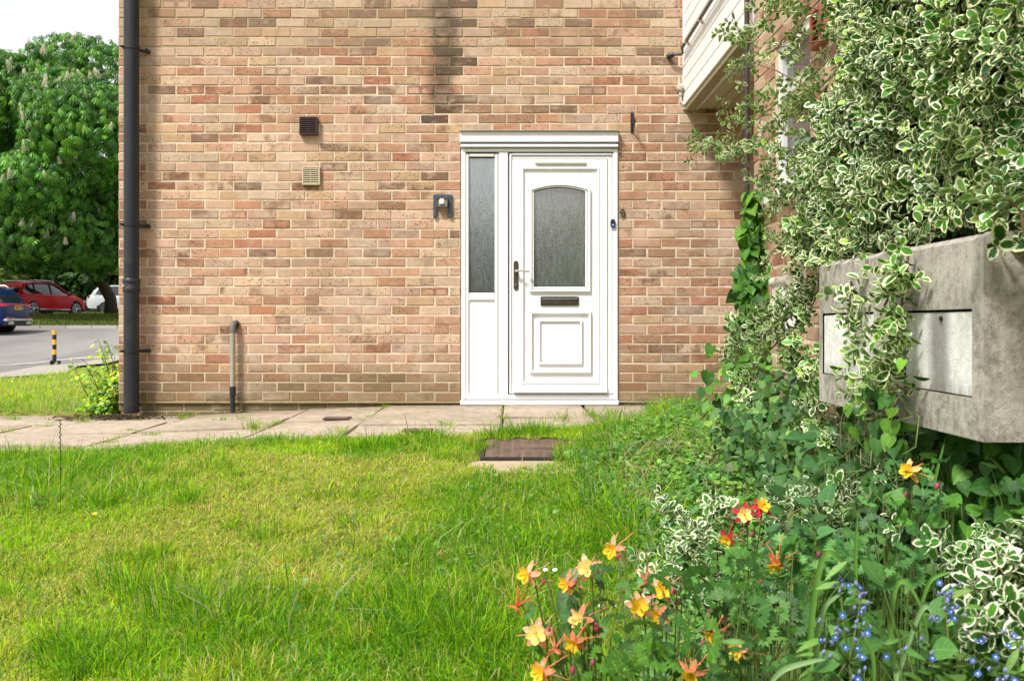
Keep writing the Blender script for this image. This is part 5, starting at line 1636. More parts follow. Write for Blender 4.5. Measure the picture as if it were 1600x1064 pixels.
G_DK = np.array((0.020, 0.080, 0.012)); G_MD = np.array((0.050, 0.165, 0.018)); G_LM = np.array((0.26, 0.46, 0.03))
def unit(v): return v / (np.linalg.norm(v) + 1e-9)
def sprig(L, stems, p0, d0, length, size, pitch=0.020, young=0.0, curl=None):
    """opposite pairs, each pair turned 90 degrees, rosette at the tip"""
    d = unit(np.array(d0, float)); p = np.array(p0, float)
    curl = rng.normal(0, .35, 3) if curl is None else curl
    n = max(3, int(length / pitch))
    side = unit(np.cross(d, rng.normal(0, 1, 3)))
    pts = [tuple(p)]
    base = G_DK if rng.random() < .55 else G_MD
    if young > .5 and rng.random() < .5: base = G_MD * 1.3
    for k in range(n):
        t = k / n
        p = p + d * pitch * (1.15 - .5 * t)
        d = unit(d + curl * pitch * 1.6 + np.array([0, 0, -.006]))
        side = unit(side - d * side.dot(d))
        pts.append(tuple(p))
        oth = np.cross(d, side)
        for s in (-1, 1):
            sp = .9 - .55 * t ** 2
            y = unit(d * (.35 + .75 * t) + s * side * sp + rng.normal(0, .12, 3))
            sz = size * (1.08 - .5 * t) * rng.uniform(.62, 1.22)
            if t > .75 and young > rng.random():
                c = G_LM * rng.uniform(.7, 1.2)
            else:
                c = base * rng.uniform(.7, 1.4)
            L.add(p.copy(), y, d + rng.normal(0, .15, 3) + np.array([0, 0, .15]), sz, c)
        side = oth
    if stems is not None:
        stems.append(pts[::2] + [pts[-1]])

def inpoly(px, py, poly):
    poly = np.array(poly, float); n = len(poly)
    inside = np.zeros(len(px), bool)
    j = n - 1
    for i in range(n):
        xi, yi = poly[i]; xj, yj = poly[j]
        c = ((yi > py) != (yj > py)) & (px < (xj - xi) * (py - yi) / (yj - yi + 1e-12) + xi)
        inside ^= c; j = i
    return inside

def stems_obj(paths, rad, mat, parent, name="stems", sides=4, jitter=0):
    m = MB()
    for pth in paths:
        if len(pth) < 2: continue
        r = [rad * (1 - .6 * i / (len(pth) - 1)) for i in range(len(pth))]
        m.tube(pth, r, sides, cap=False)
    return m.build(name, mat, parent, smooth=True, kind='stuff' if len(paths) > 1 else None)

# main climber on the side wall
L = Leaves(); ST = []
MAIN = [(1322, -60), (2300, -260), (2300, 330), (1560, 372), (1450, 372), (1446, 402), (1300, 408), (1262, 425), (1236, 372), (1262, 330), (1246, 292), (1268, 262), (1288, 205), (1290, 165), (1335, 140), (1318, 80)]
HOLE1 = [(1475, -10), (1520, -10), (1500, 32), (1470, 24)]
HOLE2 = [(1402, 372), (1345, 380), (1350, 345), (1400, 320), (1500, 345), (1560, 350), (1600, 300), (1620, 360)]
HOLES = [(1285, 20, 12, 55), (1440, 190, 26, 18), (1395, 300, 40, 20), (1530, 215, 26, 16), (1345, 250, 14, 20), (1560, 130, 18, 14)]
N = 6700
d = rng.uniform(1.45, 4.9, N); z = rng.uniform(.78, 2.75, N); pr = rng.random(N) ** 0.8 * .26
x = XW - .01 - pr
px = 800 + F * x / d; py = HZ - F * (z - EYE) / d
ok = inpoly(px, py, MAIN) & ~inpoly(px, py, HOLE1)
ok &= ~((pr > .05) & inpoly(px, py, HOLE2))
for (hx_, hy_, rx_, ry_) in HOLES:
    ok &= ~((((px - hx_) / rx_) ** 2 + ((py - hy_) / ry_) ** 2) < 1)
idx = np.where(ok)[0]
for i in idx:
    out = np.array([-1.0, rng.normal(-.35, .55), rng.normal(.25, .55)])
    ln = rng.uniform(.07, .14)
    sprig(L, ST if rng.random() < .35 else None, (x[i] + .03, d[i], z[i]), out, ln, rng.uniform(.035, .052), .022, young=.35 if pr[i] > .13 else .05)
# hanging trail between the two housings and sprays reaching over the brick
def at_x(px, py, X):
    dd = X * F / (px - 800)
    return np.array([X, dd, EYE + (HZ - py) * dd / F])
def spray(pts, X0, X1, n, size, ln=.10, young=.6, width=.035, stem_r=.004, spread=.7):
    """pts: branch line given by picture points; branch stands off the wall from X0 to X1"""
    W = []
    m_ = len(pts)
    for i, (a, b) in enumerate(pts):
        t = i / (m_ - 1)
        W.append(at_x(a, b, X0 + (X1 - X0) * t))
    W = np.array(W)
    BR.append([tuple(p) for p in W])
    n = int(n * 1.3); size = size * 1.12
    for k in range(n):
        t = rng.uniform(0.0, 1) * (m_ - 1); i = min(int(t), m_ - 2); f = t - i
        p = W[i] * (1 - f) + W[i + 1] * f + rng.normal(0, width, 3) * np.array([.6, 1, 1])
        tang = unit(W[i + 1] - W[i])
        out = tang * .7 + np.array([rng.normal(-.45, .35), rng.normal(-.15, .5), rng.normal(.15, .6)]) * spread
        sprig(L, None, p, out, rng.uniform(.5, 1.1) * ln, size * rng.uniform(.85, 1.1), .019, young)
BR = []
spray([(1330, 30), (1260, 10), (1205, 20), (1170, 55), (1140, 62)], 1.30, 1.13, 34, .036)
spray([(1330, 60), (1270, 66), (1215, 75), (1176, 100)], 1.30, 1.2, 14, .034)
spray([(1310, 0), (1250, -15), (1180, -20)], 1.28, 1.2, 16, .036)
spray([(1320, 150), (1262, 138), (1215, 112), (1180, 100), (1142, 110)], 1.29, 1.12, 20, .034)
spray([(1300, 175), (1240, 180), (1190, 180), (1146, 187)], 1.29, 1.12, 30, .035)
spray([(1320, 230), (1260, 236), (1200, 228), (1150, 232), (1110, 226), (1086, 220)], 1.28, .98, 38, .036)
spray([(1320, 270), (1262, 285), (1215, 292), (1182, 275)], 1.29, 1.18, 26, .034)
spray([(1290, 200), (1255, 262), (1232, 300), (1214, 318)], 1.30, 1.22, 18, .032)
spray([(1300, 350), (1258, 352), (1228, 372), (1205, 395), (1195, 428)], 1.30, 1.2, 22, .030)
spray([(1420, 385), (1416, 430), (1408, 480), (1402, 530), (1385, 590)], 1.02, .98, 34, .034, width=.022)
spray([(1410, 400), (1395, 450), (1372, 500), (1352, 520), (1330, 505)], 1.03, .98, 15, .034, width=.022)
spray([(1376, 560), (1360, 590), (1350, 600)], 1.0, .98, 5, .036)
spray([(1262, 430), (1255, 470), (1230, 500), (1190, 515), (1150, 545)], 1.26, 1.05, 46, .038, young=.2)
spray([(1290, 420), (1272, 470), (1252, 520), (1240, 560)], 1.27, 1.15, 24, .036)
spray([(1230, 520), (1190, 560), (1168, 600), (1180, 630)], 1.2, 1.05, 22, .036)
spray([(1290, 560), (1285, 600), (1275, 640), (1290, 690)], 1.15, 1.05, 22, .034)
spray([(1340, 470), (1330, 440), (1325, 520)], 1.03, 1.0, 6, .036)
spray([(1600, 360), (1595, 330), (1560, 300)], 1.02, 1.0, 10, .040)
eu = empty("variegated_climber", (XW - .1, 3.4, g(1.2, 3.4)), "large cream-edged variegated climber covering the side wall, top right", "climber")
P, R, S, C = L.arr()
split_leaves("leaf", LT_EUO, P, R, S, C, M_EUO, eu, 300)
# plain leaves close to the wall, their dark green painted as the climber's inner shade
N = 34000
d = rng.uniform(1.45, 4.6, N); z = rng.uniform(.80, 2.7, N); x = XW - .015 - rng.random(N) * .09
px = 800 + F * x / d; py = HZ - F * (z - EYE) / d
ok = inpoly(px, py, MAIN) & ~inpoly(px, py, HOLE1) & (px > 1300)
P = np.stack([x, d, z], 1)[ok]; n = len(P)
batch("shade_fill_leaves", LT_OVAL, P, frames(rng.normal(0, 1, (n, 3)), rng.normal(0, .6, (n, 3)) + np.array([-1, -.3, .3])), rng.uniform(.03, .05, n), pick([(.02, .06, .015), (.03, .08, .02), (.05, .06, .02)], n), M_LEAF, eu)
stems_obj(ST, .0022, M_GSTEM, eu, "twigs", 3)
brs = []
for w in BR: brs.append(w)
for (a, b, rr_) in [((1.30, 2.9, -.4), (1.25, 2.9, 1.6), 0), ((1.31, 3.7, -.4), (1.27, 3.3, 1.9), 0), ((1.30, 3.55, -.4), (1.24, 2.6, 1.4), 0), ((1.29, 3.5, .2), (1.27, 4.5, 1.9), 0), ((1.3, 3.1, .8), (1.25, 2.4, 1.5), 0), ((1.3, 3.55, .1), (1.28, 3.45, 1.1), 0), ((1.28, 3.45, -.4), (1.29, 3.6, 1.0), 0)]:
    a = np.array(a); b = np.array(b)
    brs.append([tuple(a + (b - a) * t + rng.normal(0, .025, 3) * (0 < t < 1)) for t in np.linspace(0, 1, 9)])
stems_obj(brs, .0042, M_STEM, eu, "branches", 5)
dead = []
for k in range(34):
    a = np.array([1.26 - .1 * rng.random(), 3.35 + rng.normal(0, .12), .95]); 
    dead.append([tuple(a + np.array([rng.normal(0, .012), rng.normal(0, .03) - .12 * t, -1.0 * t]) ) for t in np.linspace(0, 1, 8)])
for k in range(22):
    a = at_x(rng.uniform(1330, 1400), rng.uniform(560, 640), 1.0); c = rng.normal(0, .06, 3)
    dead.append([tuple(a + c * math.sin(t * 3) + np.array([0, .10 * t, -.16 * t]) + rng.normal(0, .008, 3)) for t in np.linspace(0, 1, 7)])
stems_obj(dead, .0024, M_DRY, eu, "dry_stems", 3)

# low sprays of the same shrub in the border: separate plants
def low_shrub(lines, size, label, n=20, ln=.08, young=.1, d0=2.5, white=False):
    global L, BR
    L = Leaves(); BR = []
    for pts in lines:
        W = np.array([np.array(at(a, b, dd)) for a, b, dd in pts]); m_ = len(W); BR.append([tuple(p) for p in W])
        for k in range(n):
            t = rng.uniform(.05, 1) * (m_ - 1); i = min(int(t), m_ - 2); f = t - i
            p = W[i] * (1 - f) + W[i + 1] * f + rng.normal(0, .014, 3)
            tang = unit(W[i + 1] - W[i])
            sprig(L, None, p, tang * .8 + rng.normal(0, .4, 3) + np.array([0, -.25, .35]), ln * rng.uniform(.5, 1.1), size * rng.uniform(.8, 1.1), .017, young)
    base = np.mean([b[0] for b in BR], 0)
    e = empty("variegated_shrub", (base[0], base[1], g(base[0], base[1])), label, "shrub", "low variegated shrubs in the border")
    P, R, S, C = L.arr()
    split_leaves("leaf", LT_EUO, P, R, S, C, M_EUO2, e, 120)
    stems_obj(BR + [[tuple(b[0]), (b[0][0] + .03, b[0][1] + .05, g(b[0][0], b[0][1]) - .02)] for b in BR], .003, M_STEM, e, "branches", 5)
M_EUO2 = leaf_mat("variegated_leaf_white", True, True, 0.42, 0.22, cream=(0.80, 0.82, 0.62), spec=0.28)
low_shrub([[(1130, 850, 2.55), (1100, 830, 2.55), (1060, 806, 2.5), (1026, 798, 2.5)], [(1130, 850, 2.5), (1150, 815, 2.5), (1110, 800, 2.45)], [(1130, 860, 2.5), (1090, 850, 2.45), (1075, 842, 2.4)], [(1120, 850, 2.6), (1080, 815, 2.6), (1120, 800, 2.6)]], .036, "white-edged leafy spray left of the red columbine flowers", 8)
low_shrub([[(1200, 860, 2.5), (1215, 810, 2.5), (1250, 785, 2.5)], [(1200, 850, 2.6), (1240, 800, 2.6), (1290, 775, 2.6)], [(1240, 840, 2.6), (1290, 800, 2.6), (1330, 780, 2.6)], [(1230, 830, 2.7), (1210, 800, 2.7), (1222, 765, 2.7)]], .036, "white-edged leafy spray right of the red columbine flowers", 7)
low_shrub([[(1130, 930, 2.2), (1080, 890, 2.2), (1030, 870, 2.2)], [(1120, 940, 2.2), (1060, 905, 2.15), (1000, 890, 2.15)], [(1140, 920, 2.2), (1100, 880, 2.2), (1060, 860, 2.2)]], .032, "white-edged leafy spray just behind the yellow columbine flowers", 8)
low_shrub([[(1640, 1040, 1.75), (1590, 960, 1.75), (1530, 930, 1.75)], [(1640, 1060, 1.7), (1580, 1010, 1.65), (1520, 975, 1.7)], [(1650, 960, 1.8), (1600, 920, 1.8), (1560, 890, 1.8)], [(1640, 1000, 1.7), (1560, 960, 1.7), (1540, 1000, 1.65)], [(1660, 1000, 1.6), (1610, 1010, 1.6), (1580, 1060, 1.6)], [(1640, 900, 1.8), (1600, 880, 1.8), (1610, 850, 1.8)], [(1640, 1000, 1.65), (1600, 970, 1.65), (1570, 1000, 1.65)]], 0.043, "big white-edged variegated shrub at the bottom right corner", 10, ln=.075, young=.4)
low_shrub([[(1560, 880, 2.1), (1480, 850, 2.1), (1420, 830, 2.1)], [(1600, 870, 2.1), (1560, 850, 2.1), (1490, 880, 2.05)]], .037, "variegated twig stretching across above the columbine leaves", 9, young=.6)
low_shrub([[(1380, 780, 2.5), (1375, 740, 2.5), (1390, 730, 2.5)], [(1290, 790, 2.7), (1330, 750, 2.7), (1310, 770, 2.7)], [(1330, 830, 2.6), (1300, 800, 2.6), (1290, 830, 2.6)], [(1380, 700, 2.7), (1430, 690, 2.7), (1450, 710, 2.7)], [(1440, 720, 2.7), (1470, 690, 2.7), (1500, 690, 2.7)]], .036, "variegated sprigs in the shade under the concrete boxes", 7)
low_shrub([[(1190, 700, 4.2), (1200, 650, 4.2), (1180, 600, 4.2)], [(1250, 700, 3.8), (1290, 660, 3.8), (1260, 640, 3.8)], [(1280, 740, 3.4), (1310, 700, 3.4), (1280, 690, 3.4)], [(1230, 690, 4), (1240, 650, 4), (1260, 620, 4)], [(1310, 720, 3.2), (1290, 690, 3.2), (1330, 670, 3.2)]], .034, "pale-edged twiggy shrub at the wall foot between vine and boxes", 12)

# ------------------------------------------------------------------ bindweed (heart leaves)
BW = [(0.07, 0.20, 0.025), (0.045, 0.14, 0.022), (0.11, 0.27, 0.03), (0.035, 0.10, 0.02), (0.17, 0.34, 0.04)]
def vine(label, pts_fn, n, size, parent_loc, name="bindweed", stems=None, cols=BW, nmax=300, cat="climber", grp=None, tp=LT_HEART):
    e = empty(name, parent_loc, label, cat, grp)
    P, Yv, Nv = pts_fn(n); n = len(P)
    S = rng.uniform(.6, 1.15, n) * size
    split_leaves("leaf", tp, P, frames(Yv, Nv), S, pick(cols, n), M_LEAF, e, nmax)
    if stems: stems_obj(stems, .0022, M_GSTEM, e, "stems", 4)
    return e
def corner_pts(n):
    zz_ = np.interp(rng.random(n), [0, .45, .8, 1], [-.15, .55, 1.0, 1.35]); 
    wd = np.interp(zz_, [-.2, .2, .6, 1.0, 1.3], [.30, .20, .13, .065, .03])
    y = 5.0 - rng.random(n) * wd * 1.2; x = 1.29 + rng.normal(-.02, 1, n) * wd * .55 - .05 * (zz_ < .4)
    P = np.stack([x, y, zz_], 1)
    Y = np.stack([rng.normal(-.15, .35, n), rng.normal(-.35, .25, n), rng.normal(-.8, .25, n)], 1)
    N = np.stack([rng.normal(-.45, .35, n), rng.normal(-.85, .3, n), rng.normal(.5, .3, n)], 1)
    return P, Y, N
cst = [[(1.3 + rng.normal(0, .02), 5.02 + rng.normal(0, .03), z_) for z_ in np.linspace(-.2, rng.uniform(.7, 1.4), 9)] for _ in range(5)]
vine("bright green heart-leaved bindweed climbing the pipe in the corner of the two walls", corner_pts, 480, .078, (1.3, 5.0, -.1), stems=cst)
def mid_pts(n):
    d_ = rng.uniform(2.45, 4.3, n); x = 1.27 - rng.random(n) * .42 * np.interp(d_, [2.4, 4.3], [1, .8]) - .0
    top = np.interp(d_, [2.4, 2.7, 3.2, 3.6, 4.3], [.25, .33, .42, .55, .48]) - (1.27 - x) * .75
    z_ = G(x, d_) + .02 + (top - G(x, d_)) * rng.random(n) ** .6
    P = np.stack([x, d_, z_], 1)
    Y = np.stack([rng.normal(-.35, .4, n), rng.normal(-.35, .35, n), rng.normal(-.5, .35, n)], 1)
    N = np.stack([rng.normal(-.5, .35, n), rng.normal(-.5, .35, n), rng.normal(.75, .3, n)], 1)
    return P, Y, N
mst = [[tuple(at_x(1400 + rng.normal(0, 40), 600, 1.05) + np.array([-.02 * k + rng.normal(0, .02), .03 * k + rng.normal(0, .03), -.08 * k])) for k in range(9)] for _ in range(8)]
vine("mass of dull green heart-leaved bindweed below the concrete boxes", mid_pts, 1300, .045, (1.1, 3.2, -.35), stems=mst, cols=[(0.06, .15, .04), (.045, .12, .03), (.085, .19, .05), (.035, .09, .025), (.12, .25, .045), (.15, .26, .09)])
def trail_pts(n):
    t = rng.random(n); P = []
    for k in range(n):
        a = at_x(1372 + rng.normal(0, 20), 560 + t[k] * 130, 1.0 - .03 * rng.random()); P.append(a)
    Y = np.stack([rng.normal(-.2, .3, n), rng.normal(-.2, .3, n), rng.normal(-.8, .25, n)], 1)
    N = np.stack([rng.normal(-.8, .25, n), rng.normal(-.6, .3, n), rng.normal(.4, .3, n)], 1)
    return np.array(P), Y, N
vine("hanging bindweed strand with big heart leaves between the two concrete boxes", trail_pts, 42, .050, (1.0, 2.6, -.3))
def under_pts(n):
    d_ = rng.uniform(1.75, 3.1, n); x = 1.06 + np.sqrt(rng.random(n)) * .27
    z_ = -.30 + .66 * rng.random(n)
    ok = z_ < .36; P = np.stack([x, d_, z_], 1)[ok]; n = len(P)
    Y = np.stack([rng.normal(-.2, .4, n), rng.normal(-.2, .3, n), rng.normal(-.7, .3, n)], 1)
    N = np.stack([rng.normal(-.4, .35, n), rng.normal(-.8, .3, n), rng.normal(.5, .3, n)], 1)
    return P, Y, N
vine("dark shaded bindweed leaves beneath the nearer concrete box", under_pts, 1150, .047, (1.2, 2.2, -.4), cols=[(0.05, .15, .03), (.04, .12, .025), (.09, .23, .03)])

# ------------------------------------------------------------------ weeds and ground cover in the border
def mound(x, y):
    w = bush_zone(x, y)
    h = np.interp(x, [.2, .6, 1.0, 1.35], [.03, .10, .20, .30]) * np.interp(y, [1.2, 2.2, 3.0, 5.0, 6.8], [.9, .85, .95, .55, .2])
    return h * w * (.55 + .8 * fbm(x * 3.3, y * 3.3, 81, 2))
def cover(name, tp, n, size, cols, lift=1.0, y0=1.3, y1=7.0, x0=.1, x1=1.34, sizejit=(.6, 1.3), seed=0, cluster=None, up=1.0, label=None):
    X = rng.uniform(x0, x1, n); Y = y0 + (y1 - y0) * rng.random(n) ** 1.15
    keep = (rng.random(n) < bush_zone(X, Y) * 1.05) & ~((X > -.15) & (X < .30) & (Y > 4.35) & (Y < 5.17))
    if cluster is not None:
        keep &= fbm(X * cluster, Y * cluster, 90 + seed, 2) > .47
    X, Y = X[keep], Y[keep]; n = len(X)
    M = mound(X, Y)
    Z = G(X, Y) + .01 + M * lift * rng.random(n) ** .45
    P = np.stack([X, Y, Z], 1)
    a = rng.uniform(0, 6.28, n)
    Yv = np.stack([np.cos(a) * .8, np.sin(a) * .8 - .2, rng.normal(-.05, .35, n)], 1)
    N = np.stack([rng.normal(-.2, .35, n), rng.normal(-.45, .35, n), np.full(n, up)], 1)
    batch(name, tp, P, frames(Yv, N), rng.uniform(sizejit[0], sizejit[1], n) * size, pick(cols, n), M_LEAF)
GC = [(0.10, .26, .03), (.17, .36, .035), (.07, .18, .025), (.22, .40, .07), (.12, .28, .05)]
cover("ground_cover_leaves", LT_OVAL, 24000, .027, GC, seed=1)
cover("ground_cover_round", LT_ROUND, 16000, .017, [(0.11, .28, .05), (.17, .35, .06), (.08, .2, .04)], seed=2, cluster=2.1)
cover("ground_cover_hearts", LT_HEART, 7500, .040, [(0.09, .23, .05), (.12, .27, .07), (.16, .31, .11), (.06, .17, .04)], seed=3, lift=1.15, cluster=1.4)
cover("cranesbill_leaves", LT_LOBED, 5200, .032, [(0.07, .19, .05), (.10, .23, .07), (.13, .26, .09)], seed=4, lift=1.1, cluster=2.6, y1=4.2)
cover("narrow_weeds", LT_NARROW, 7000, .050, [(0.13, .26, .04), (.09, .20, .04), (.22, .30, .08), (.26, .30, .12)], seed=5, up=.3)
# grass growing through the border
n = 42000
X = rng.uniform(.2, 1.33, n); Y = rng.uniform(1.5, 7.0, n); k = bush_zone(X, Y) > .25; X, Y = X[k], Y[k]; n = len(X)
blades("border_grass", X, Y, rng.gamma(5, .018, n), rng.uniform(.002, .0042, n), pick([MIDG, DEEP, LIME, STRAW, (.12, .22, .06)], n, [3, 3, 2, 1.5, 2]), .7)
dst = []
for k in range(300):
    x_, y_ = rng.uniform(.45, 1.3), rng.uniform(1.8, 4.6); z_ = g(x_, y_) + rng.uniform(.0, .12)
    a = rng.uniform(0, 6.28); l = rng.uniform(.08, .28)
    dst.append([(x_ + math.cos(a) * l * t, y_ + math.sin(a) * l * t, z_ + .07 * math.sin(3.1 * t) * rng.uniform(.4, 1.4)) for t in np.linspace(0, 1, 5)])
stems_obj(dst, .0022, M_DRY, None, "dead_stalks", 3)

# columbine leaf clumps (grey green, lobed)
TRI = merge_t([xf(LT_LOBED, Matrix.Rotation(a, 3, 'Z'), (0.30 * math.sin(-a) * -1 * 0, 0, 0)) for a in (0,)] )
def tri_leaf():
    parts = []
    for a in (-1.15, 0, 1.15):
        Rm = Matrix.Rotation(-a, 3, 'Z')
        parts.append(xf(lobed_template(5, 2.3, .45, 1.0, .12), Rm, (math.sin(a) * .35, math.cos(a) * .35, -.05), .62))
    return merge_t(parts)
LT_COL = tri_leaf()
def clump(px, py, d, n, size, spread, label, cols, tp=LT_COL, cat="plant", name="leafy_clump", nmax=90, updir=(0, -.55, .8)):
    c = np.array(at(px, py, d))
    gz_ = g(c[0], c[1])
    e = empty(name, (c[0], c[1], gz_), label, cat)
    P = c + rng.normal(0, 1, (n, 3)) * np.array(spread)
    Y = P - c + rng.normal(0, .02, (n, 3)) + np.array([0, -.01, -.01])
    N = np.array([updir]) + rng.normal(0, .3, (n, 3))
    split_leaves("leaf", tp, P, frames(Y, N), rng.uniform(.7, 1.15, n) * size, pick(cols, n), M_LEAF, e, nmax)
    st = [[(c[0] + rng.normal(0, .02), c[1] + .03, gz_ - .01), tuple((p * .6 + c * .4) - np.array([0, 0, .05])), tuple(p)] for p in P[::2]]
    stems_obj(st, .0018, M_GSTEM, e, "stems", 4)
    return e
CB = [(0.075, .20, .055), (.10, .25, .065), (.05, .14, .04)]
clump(1380, 865, 2.0, 34, .040, (.055, .03, .035), "grey-green lobed columbine leaves in the middle of the border, right", CB)
clump(1410, 800, 2.2, 30, .034, (.06, .03, .05), "lobed leaves around the stem of the single yellow columbine by the box", CB)
clump(1130, 1010, 1.75, 80, .040, (.11, .05, .06), "dark green lobed leaves at the bottom centre under the flowers", [(.045, .14, .025), (.075, .20, .03), (.03, .09, .02)])
clump(1010, 1040, 1.75, 60, .042, (.09, .05, .045), "dark lobed leaves at the bottom edge, under the yellow flowers", [(.045, .13, .02), (.07, .18, .025), (.10, .24, .03)])
clump(1230, 930, 2.0, 60, .036, (.09, .05, .05), "lobed leaf clump left of the arching blades", [(.06, .18, .03), (.09, .24, .04), (.04, .12, .02)])
clump(1180, 890, 2.2, 40, .036, (.08, .05, .035), "lobed leaf clump below the small red columbine", [(.07, .2, .04), (.1, .26, .05)])
clump(930, 1000, 1.8, 16, .036, (.04, .03, .05), "loose lobed leaves on the stems of the yellow columbines", CB)
HZD = [(.04, .12, .025), (.055, .16, .03), (.03, .09, .02)]  # darkened heart-leaf greens: shade under the box put into the colour
HZC = [(.07, .19, .035), (.1, .25, .04), (.055, .15, .03)]
clump(880, 920, 1.85, 3, .05, (.015, .01, .012), "single pale rounded leaf among the yellow flowers", [(.2, .34, .17)], LT_HEART, nmax=9)
clump(1490, 720, 2.4, 26, .045, (.06, .05, .035), "heart leaves just below the bottom edge of the nearer concrete box", HZD, LT_HEART)
clump(1510, 800, 2.15, 24, .052, (.07, .05, .04), "large bright heart leaves at the right border", [(.1, .27, .035), (.08, .22, .03)], LT_HEART)
clump(1590, 780, 2.1, 30, .045, (.05, .05, .05), "heart leaves at the right picture edge under the box", HZD, LT_HEART)
clump(1290, 830, 2.35, 26, .058, (.08, .05, .04), "broad dark heart leaves left of the tall blade", [(.06, .17, .05), (.05, .14, .04)], LT_HEART)
clump(1250, 870, 2.2, 20, .05, (.06, .04, .03), "broad heart leaves beside the orange columbine", [(.07, .19, .06), (.06, .15, .05)], LT_HEART)
clump(1330, 700, 2.9, 40, .060, (.10, .08, .06), "cluster of matt heart leaves below the farther concrete box", [(.08, .2, .06), (.06, .17, .05)], LT_HEART)
clump(1450, 1030, 1.6, 30, .055, (.09, .05, .05), "broad leaves at the bottom edge beneath the blue flowers", [(.09, .22, .05), (.07, .18, .04)], LT_OVAL)
clump(1330, 1040, 1.65, 26, .05, (.08, .05, .04), "narrow hairy leaves at the bottom edge left of the blue flowers", [(.08, .2, .04), (.12, .26, .05)], LT_NARROW)
clump(1165, 600, 4.5, 60, .05, (.09, .1, .10), "bushy green weeds at the wall foot right of the door", [(.09, .24, .035), (.12, .3, .04)], LT_HEART)

# arching strap leaves
def strap(pts, w, col=(0.13, .30, .06)):
    """flat ribbon leaf through points (px,py,d)"""
    W = np.array([np.array(at(a, b, d_)) for a, b, d_ in pts])
    m = MB(); n = len(W); T_ = []
    # smooth by Catmull-Rom
    Q = []
    for i in range(n - 1):
        p0, p1, p2, p3 = W[max(i - 1, 0)], W[i], W[i + 1], W[min(i + 2, n - 1)]
        for t in np.linspace(0, 1, 6, endpoint=False):
            Q.append(.5 * ((2 * p1) + (-p0 + p2) * t + (2 * p0 - 5 * p1 + 4 * p2 - p3) * t * t + (-p0 + 3 * p1 - 3 * p2 + p3) * t ** 3))
    Q.append(W[-1]); Q = np.array(Q); N = len(Q)
    for i in range(N):
        d_ = unit(Q[min(i + 1, N - 1)] - Q[max(i - 1, 0)])
        s = unit(np.cross(d_, np.array([.25, -1, .3]))); up = np.cross(s, d_)
        ww = w * min(1, .75 + i / N) * (1 - (i / (N - 1)) ** 3 * .96)
        for u in (-1, 0, 1): m.v.append(tuple(Q[i] + s * u * ww * .5 + up * (abs(u) * ww * .18)))
    for i in range(N - 1):
        for k in range(2): m.face(i * 3 + k, i * 3 + k + 1, i * 3 + k + 4, i * 3 + k + 3)
    return m
M_STRAP = plain("strap_leaf", (0.12, 0.27, 0.05), 0.4, 0.4, var=.25, nscale=30)
M_STRAP2 = plain("strap_leaf_pale", (0.20, 0.34, 0.14), 0.4, 0.4, var=.2, nscale=30)
st1 = empty("strap_leaved_plant", tuple(at(1280, 1064, 1.7)), "arching strap-like blades, left of the two clumps among the blue flowers", "plant", "strap-leaved clumps")
for pts, w, mt in [([(1262, 1064, 1.7), (1268, 960, 1.7), (1282, 880, 1.7), (1300, 864, 1.7), (1325, 888, 1.72), (1340, 905, 1.75)], .013, M_STRAP),
                   ([(1275, 1064, 1.65), (1276, 990, 1.62), (1290, 945, 1.6), (1318, 925, 1.6)], .013, M_STRAP2),
                   ([(1337, 920, 1.9), (1336, 870, 1.9), (1340, 800, 1.9)], .010, M_STRAP),
                   ([(1205, 1064, 1.55), (1225, 1045, 1.55), (1270, 1032, 1.55), (1290, 1030, 1.55)], .010, M_STRAP2),
                   ([(1186, 1000, 1.8), (1190, 1025, 1.8), (1205, 1040, 1.8)][::-1], .008, M_STRAP2),
                   ([(1365, 1064, 1.6), (1362, 1020, 1.6), (1345, 985, 1.6)], .009, M_STRAP)]:
    strap(pts, w).build("leaf", mt, st1, smooth=True)
st2 = empty("strap_leaved_plant", tuple(at(1420, 1064, 1.7)), "arching strap-like blades, right of the two clumps among the blue flowers", "plant", "strap-leaved clumps")
for pts, w, mt in [([(1385, 1064, 1.7), (1392, 960, 1.7), (1402, 912, 1.7), (1420, 915, 1.7), (1442, 958, 1.7), (1450, 1000, 1.7)], .010, M_STRAP),
                   ([(1400, 1064, 1.65), (1425, 985, 1.65), (1444, 948, 1.65), (1465, 965, 1.65), (1480, 985, 1.65)], .010, M_STRAP2),
                   ([(1440, 940, 1.9), (1455, 905, 1.9), (1490, 892, 1.9)], .010, M_STRAP),
                   ([(1530, 920, 1.9), (1527, 860, 1.9), (1524, 815, 1.9), (1510, 800, 1.9)], .006, M_STRAP2),
                   ([(1400, 1064, 1.55), (1395, 1035, 1.55), (1370, 1010, 1.5)], .011, M_STRAP2)]:
    strap(pts, w).build("leaf", mt, st2, smooth=True)
tb = strap([(1450, 790, 2.3), (1462, 740, 2.3), (1478, 680, 2.3)], .011).build("grass_stalk", M_STRAP, None, smooth=True)
tag(tb, "single broad grass blade leaning up to the nearer concrete box", "grass blade")
gsd = MB()
gx0, gd0 = ground_at(94, 800)
gsd.tube([(gx0, gd0, g(gx0, gd0)), (gx0 + .002, gd0, g(gx0, gd0) + .22), (gx0, gd0, g(gx0, gd0) + .40)], [.0016, .0014, .0010], 4)
for k in range(16):
    zz_ = g(gx0, gd0) + .26 + k * .009; a = k * 2.4
    gsd.tube([(gx0, gd0, zz_), (gx0 + .007 * math.cos(a), gd0 + .007 * math.sin(a), zz_ + .008)], .0022, 4)
o = gsd.build("grass_seedhead", plain("dark_seedhead", (0.05, .09, .025), .8, .1)); tag(o, "tall dark grass seed head standing in the lawn at far left", "grass stalk")
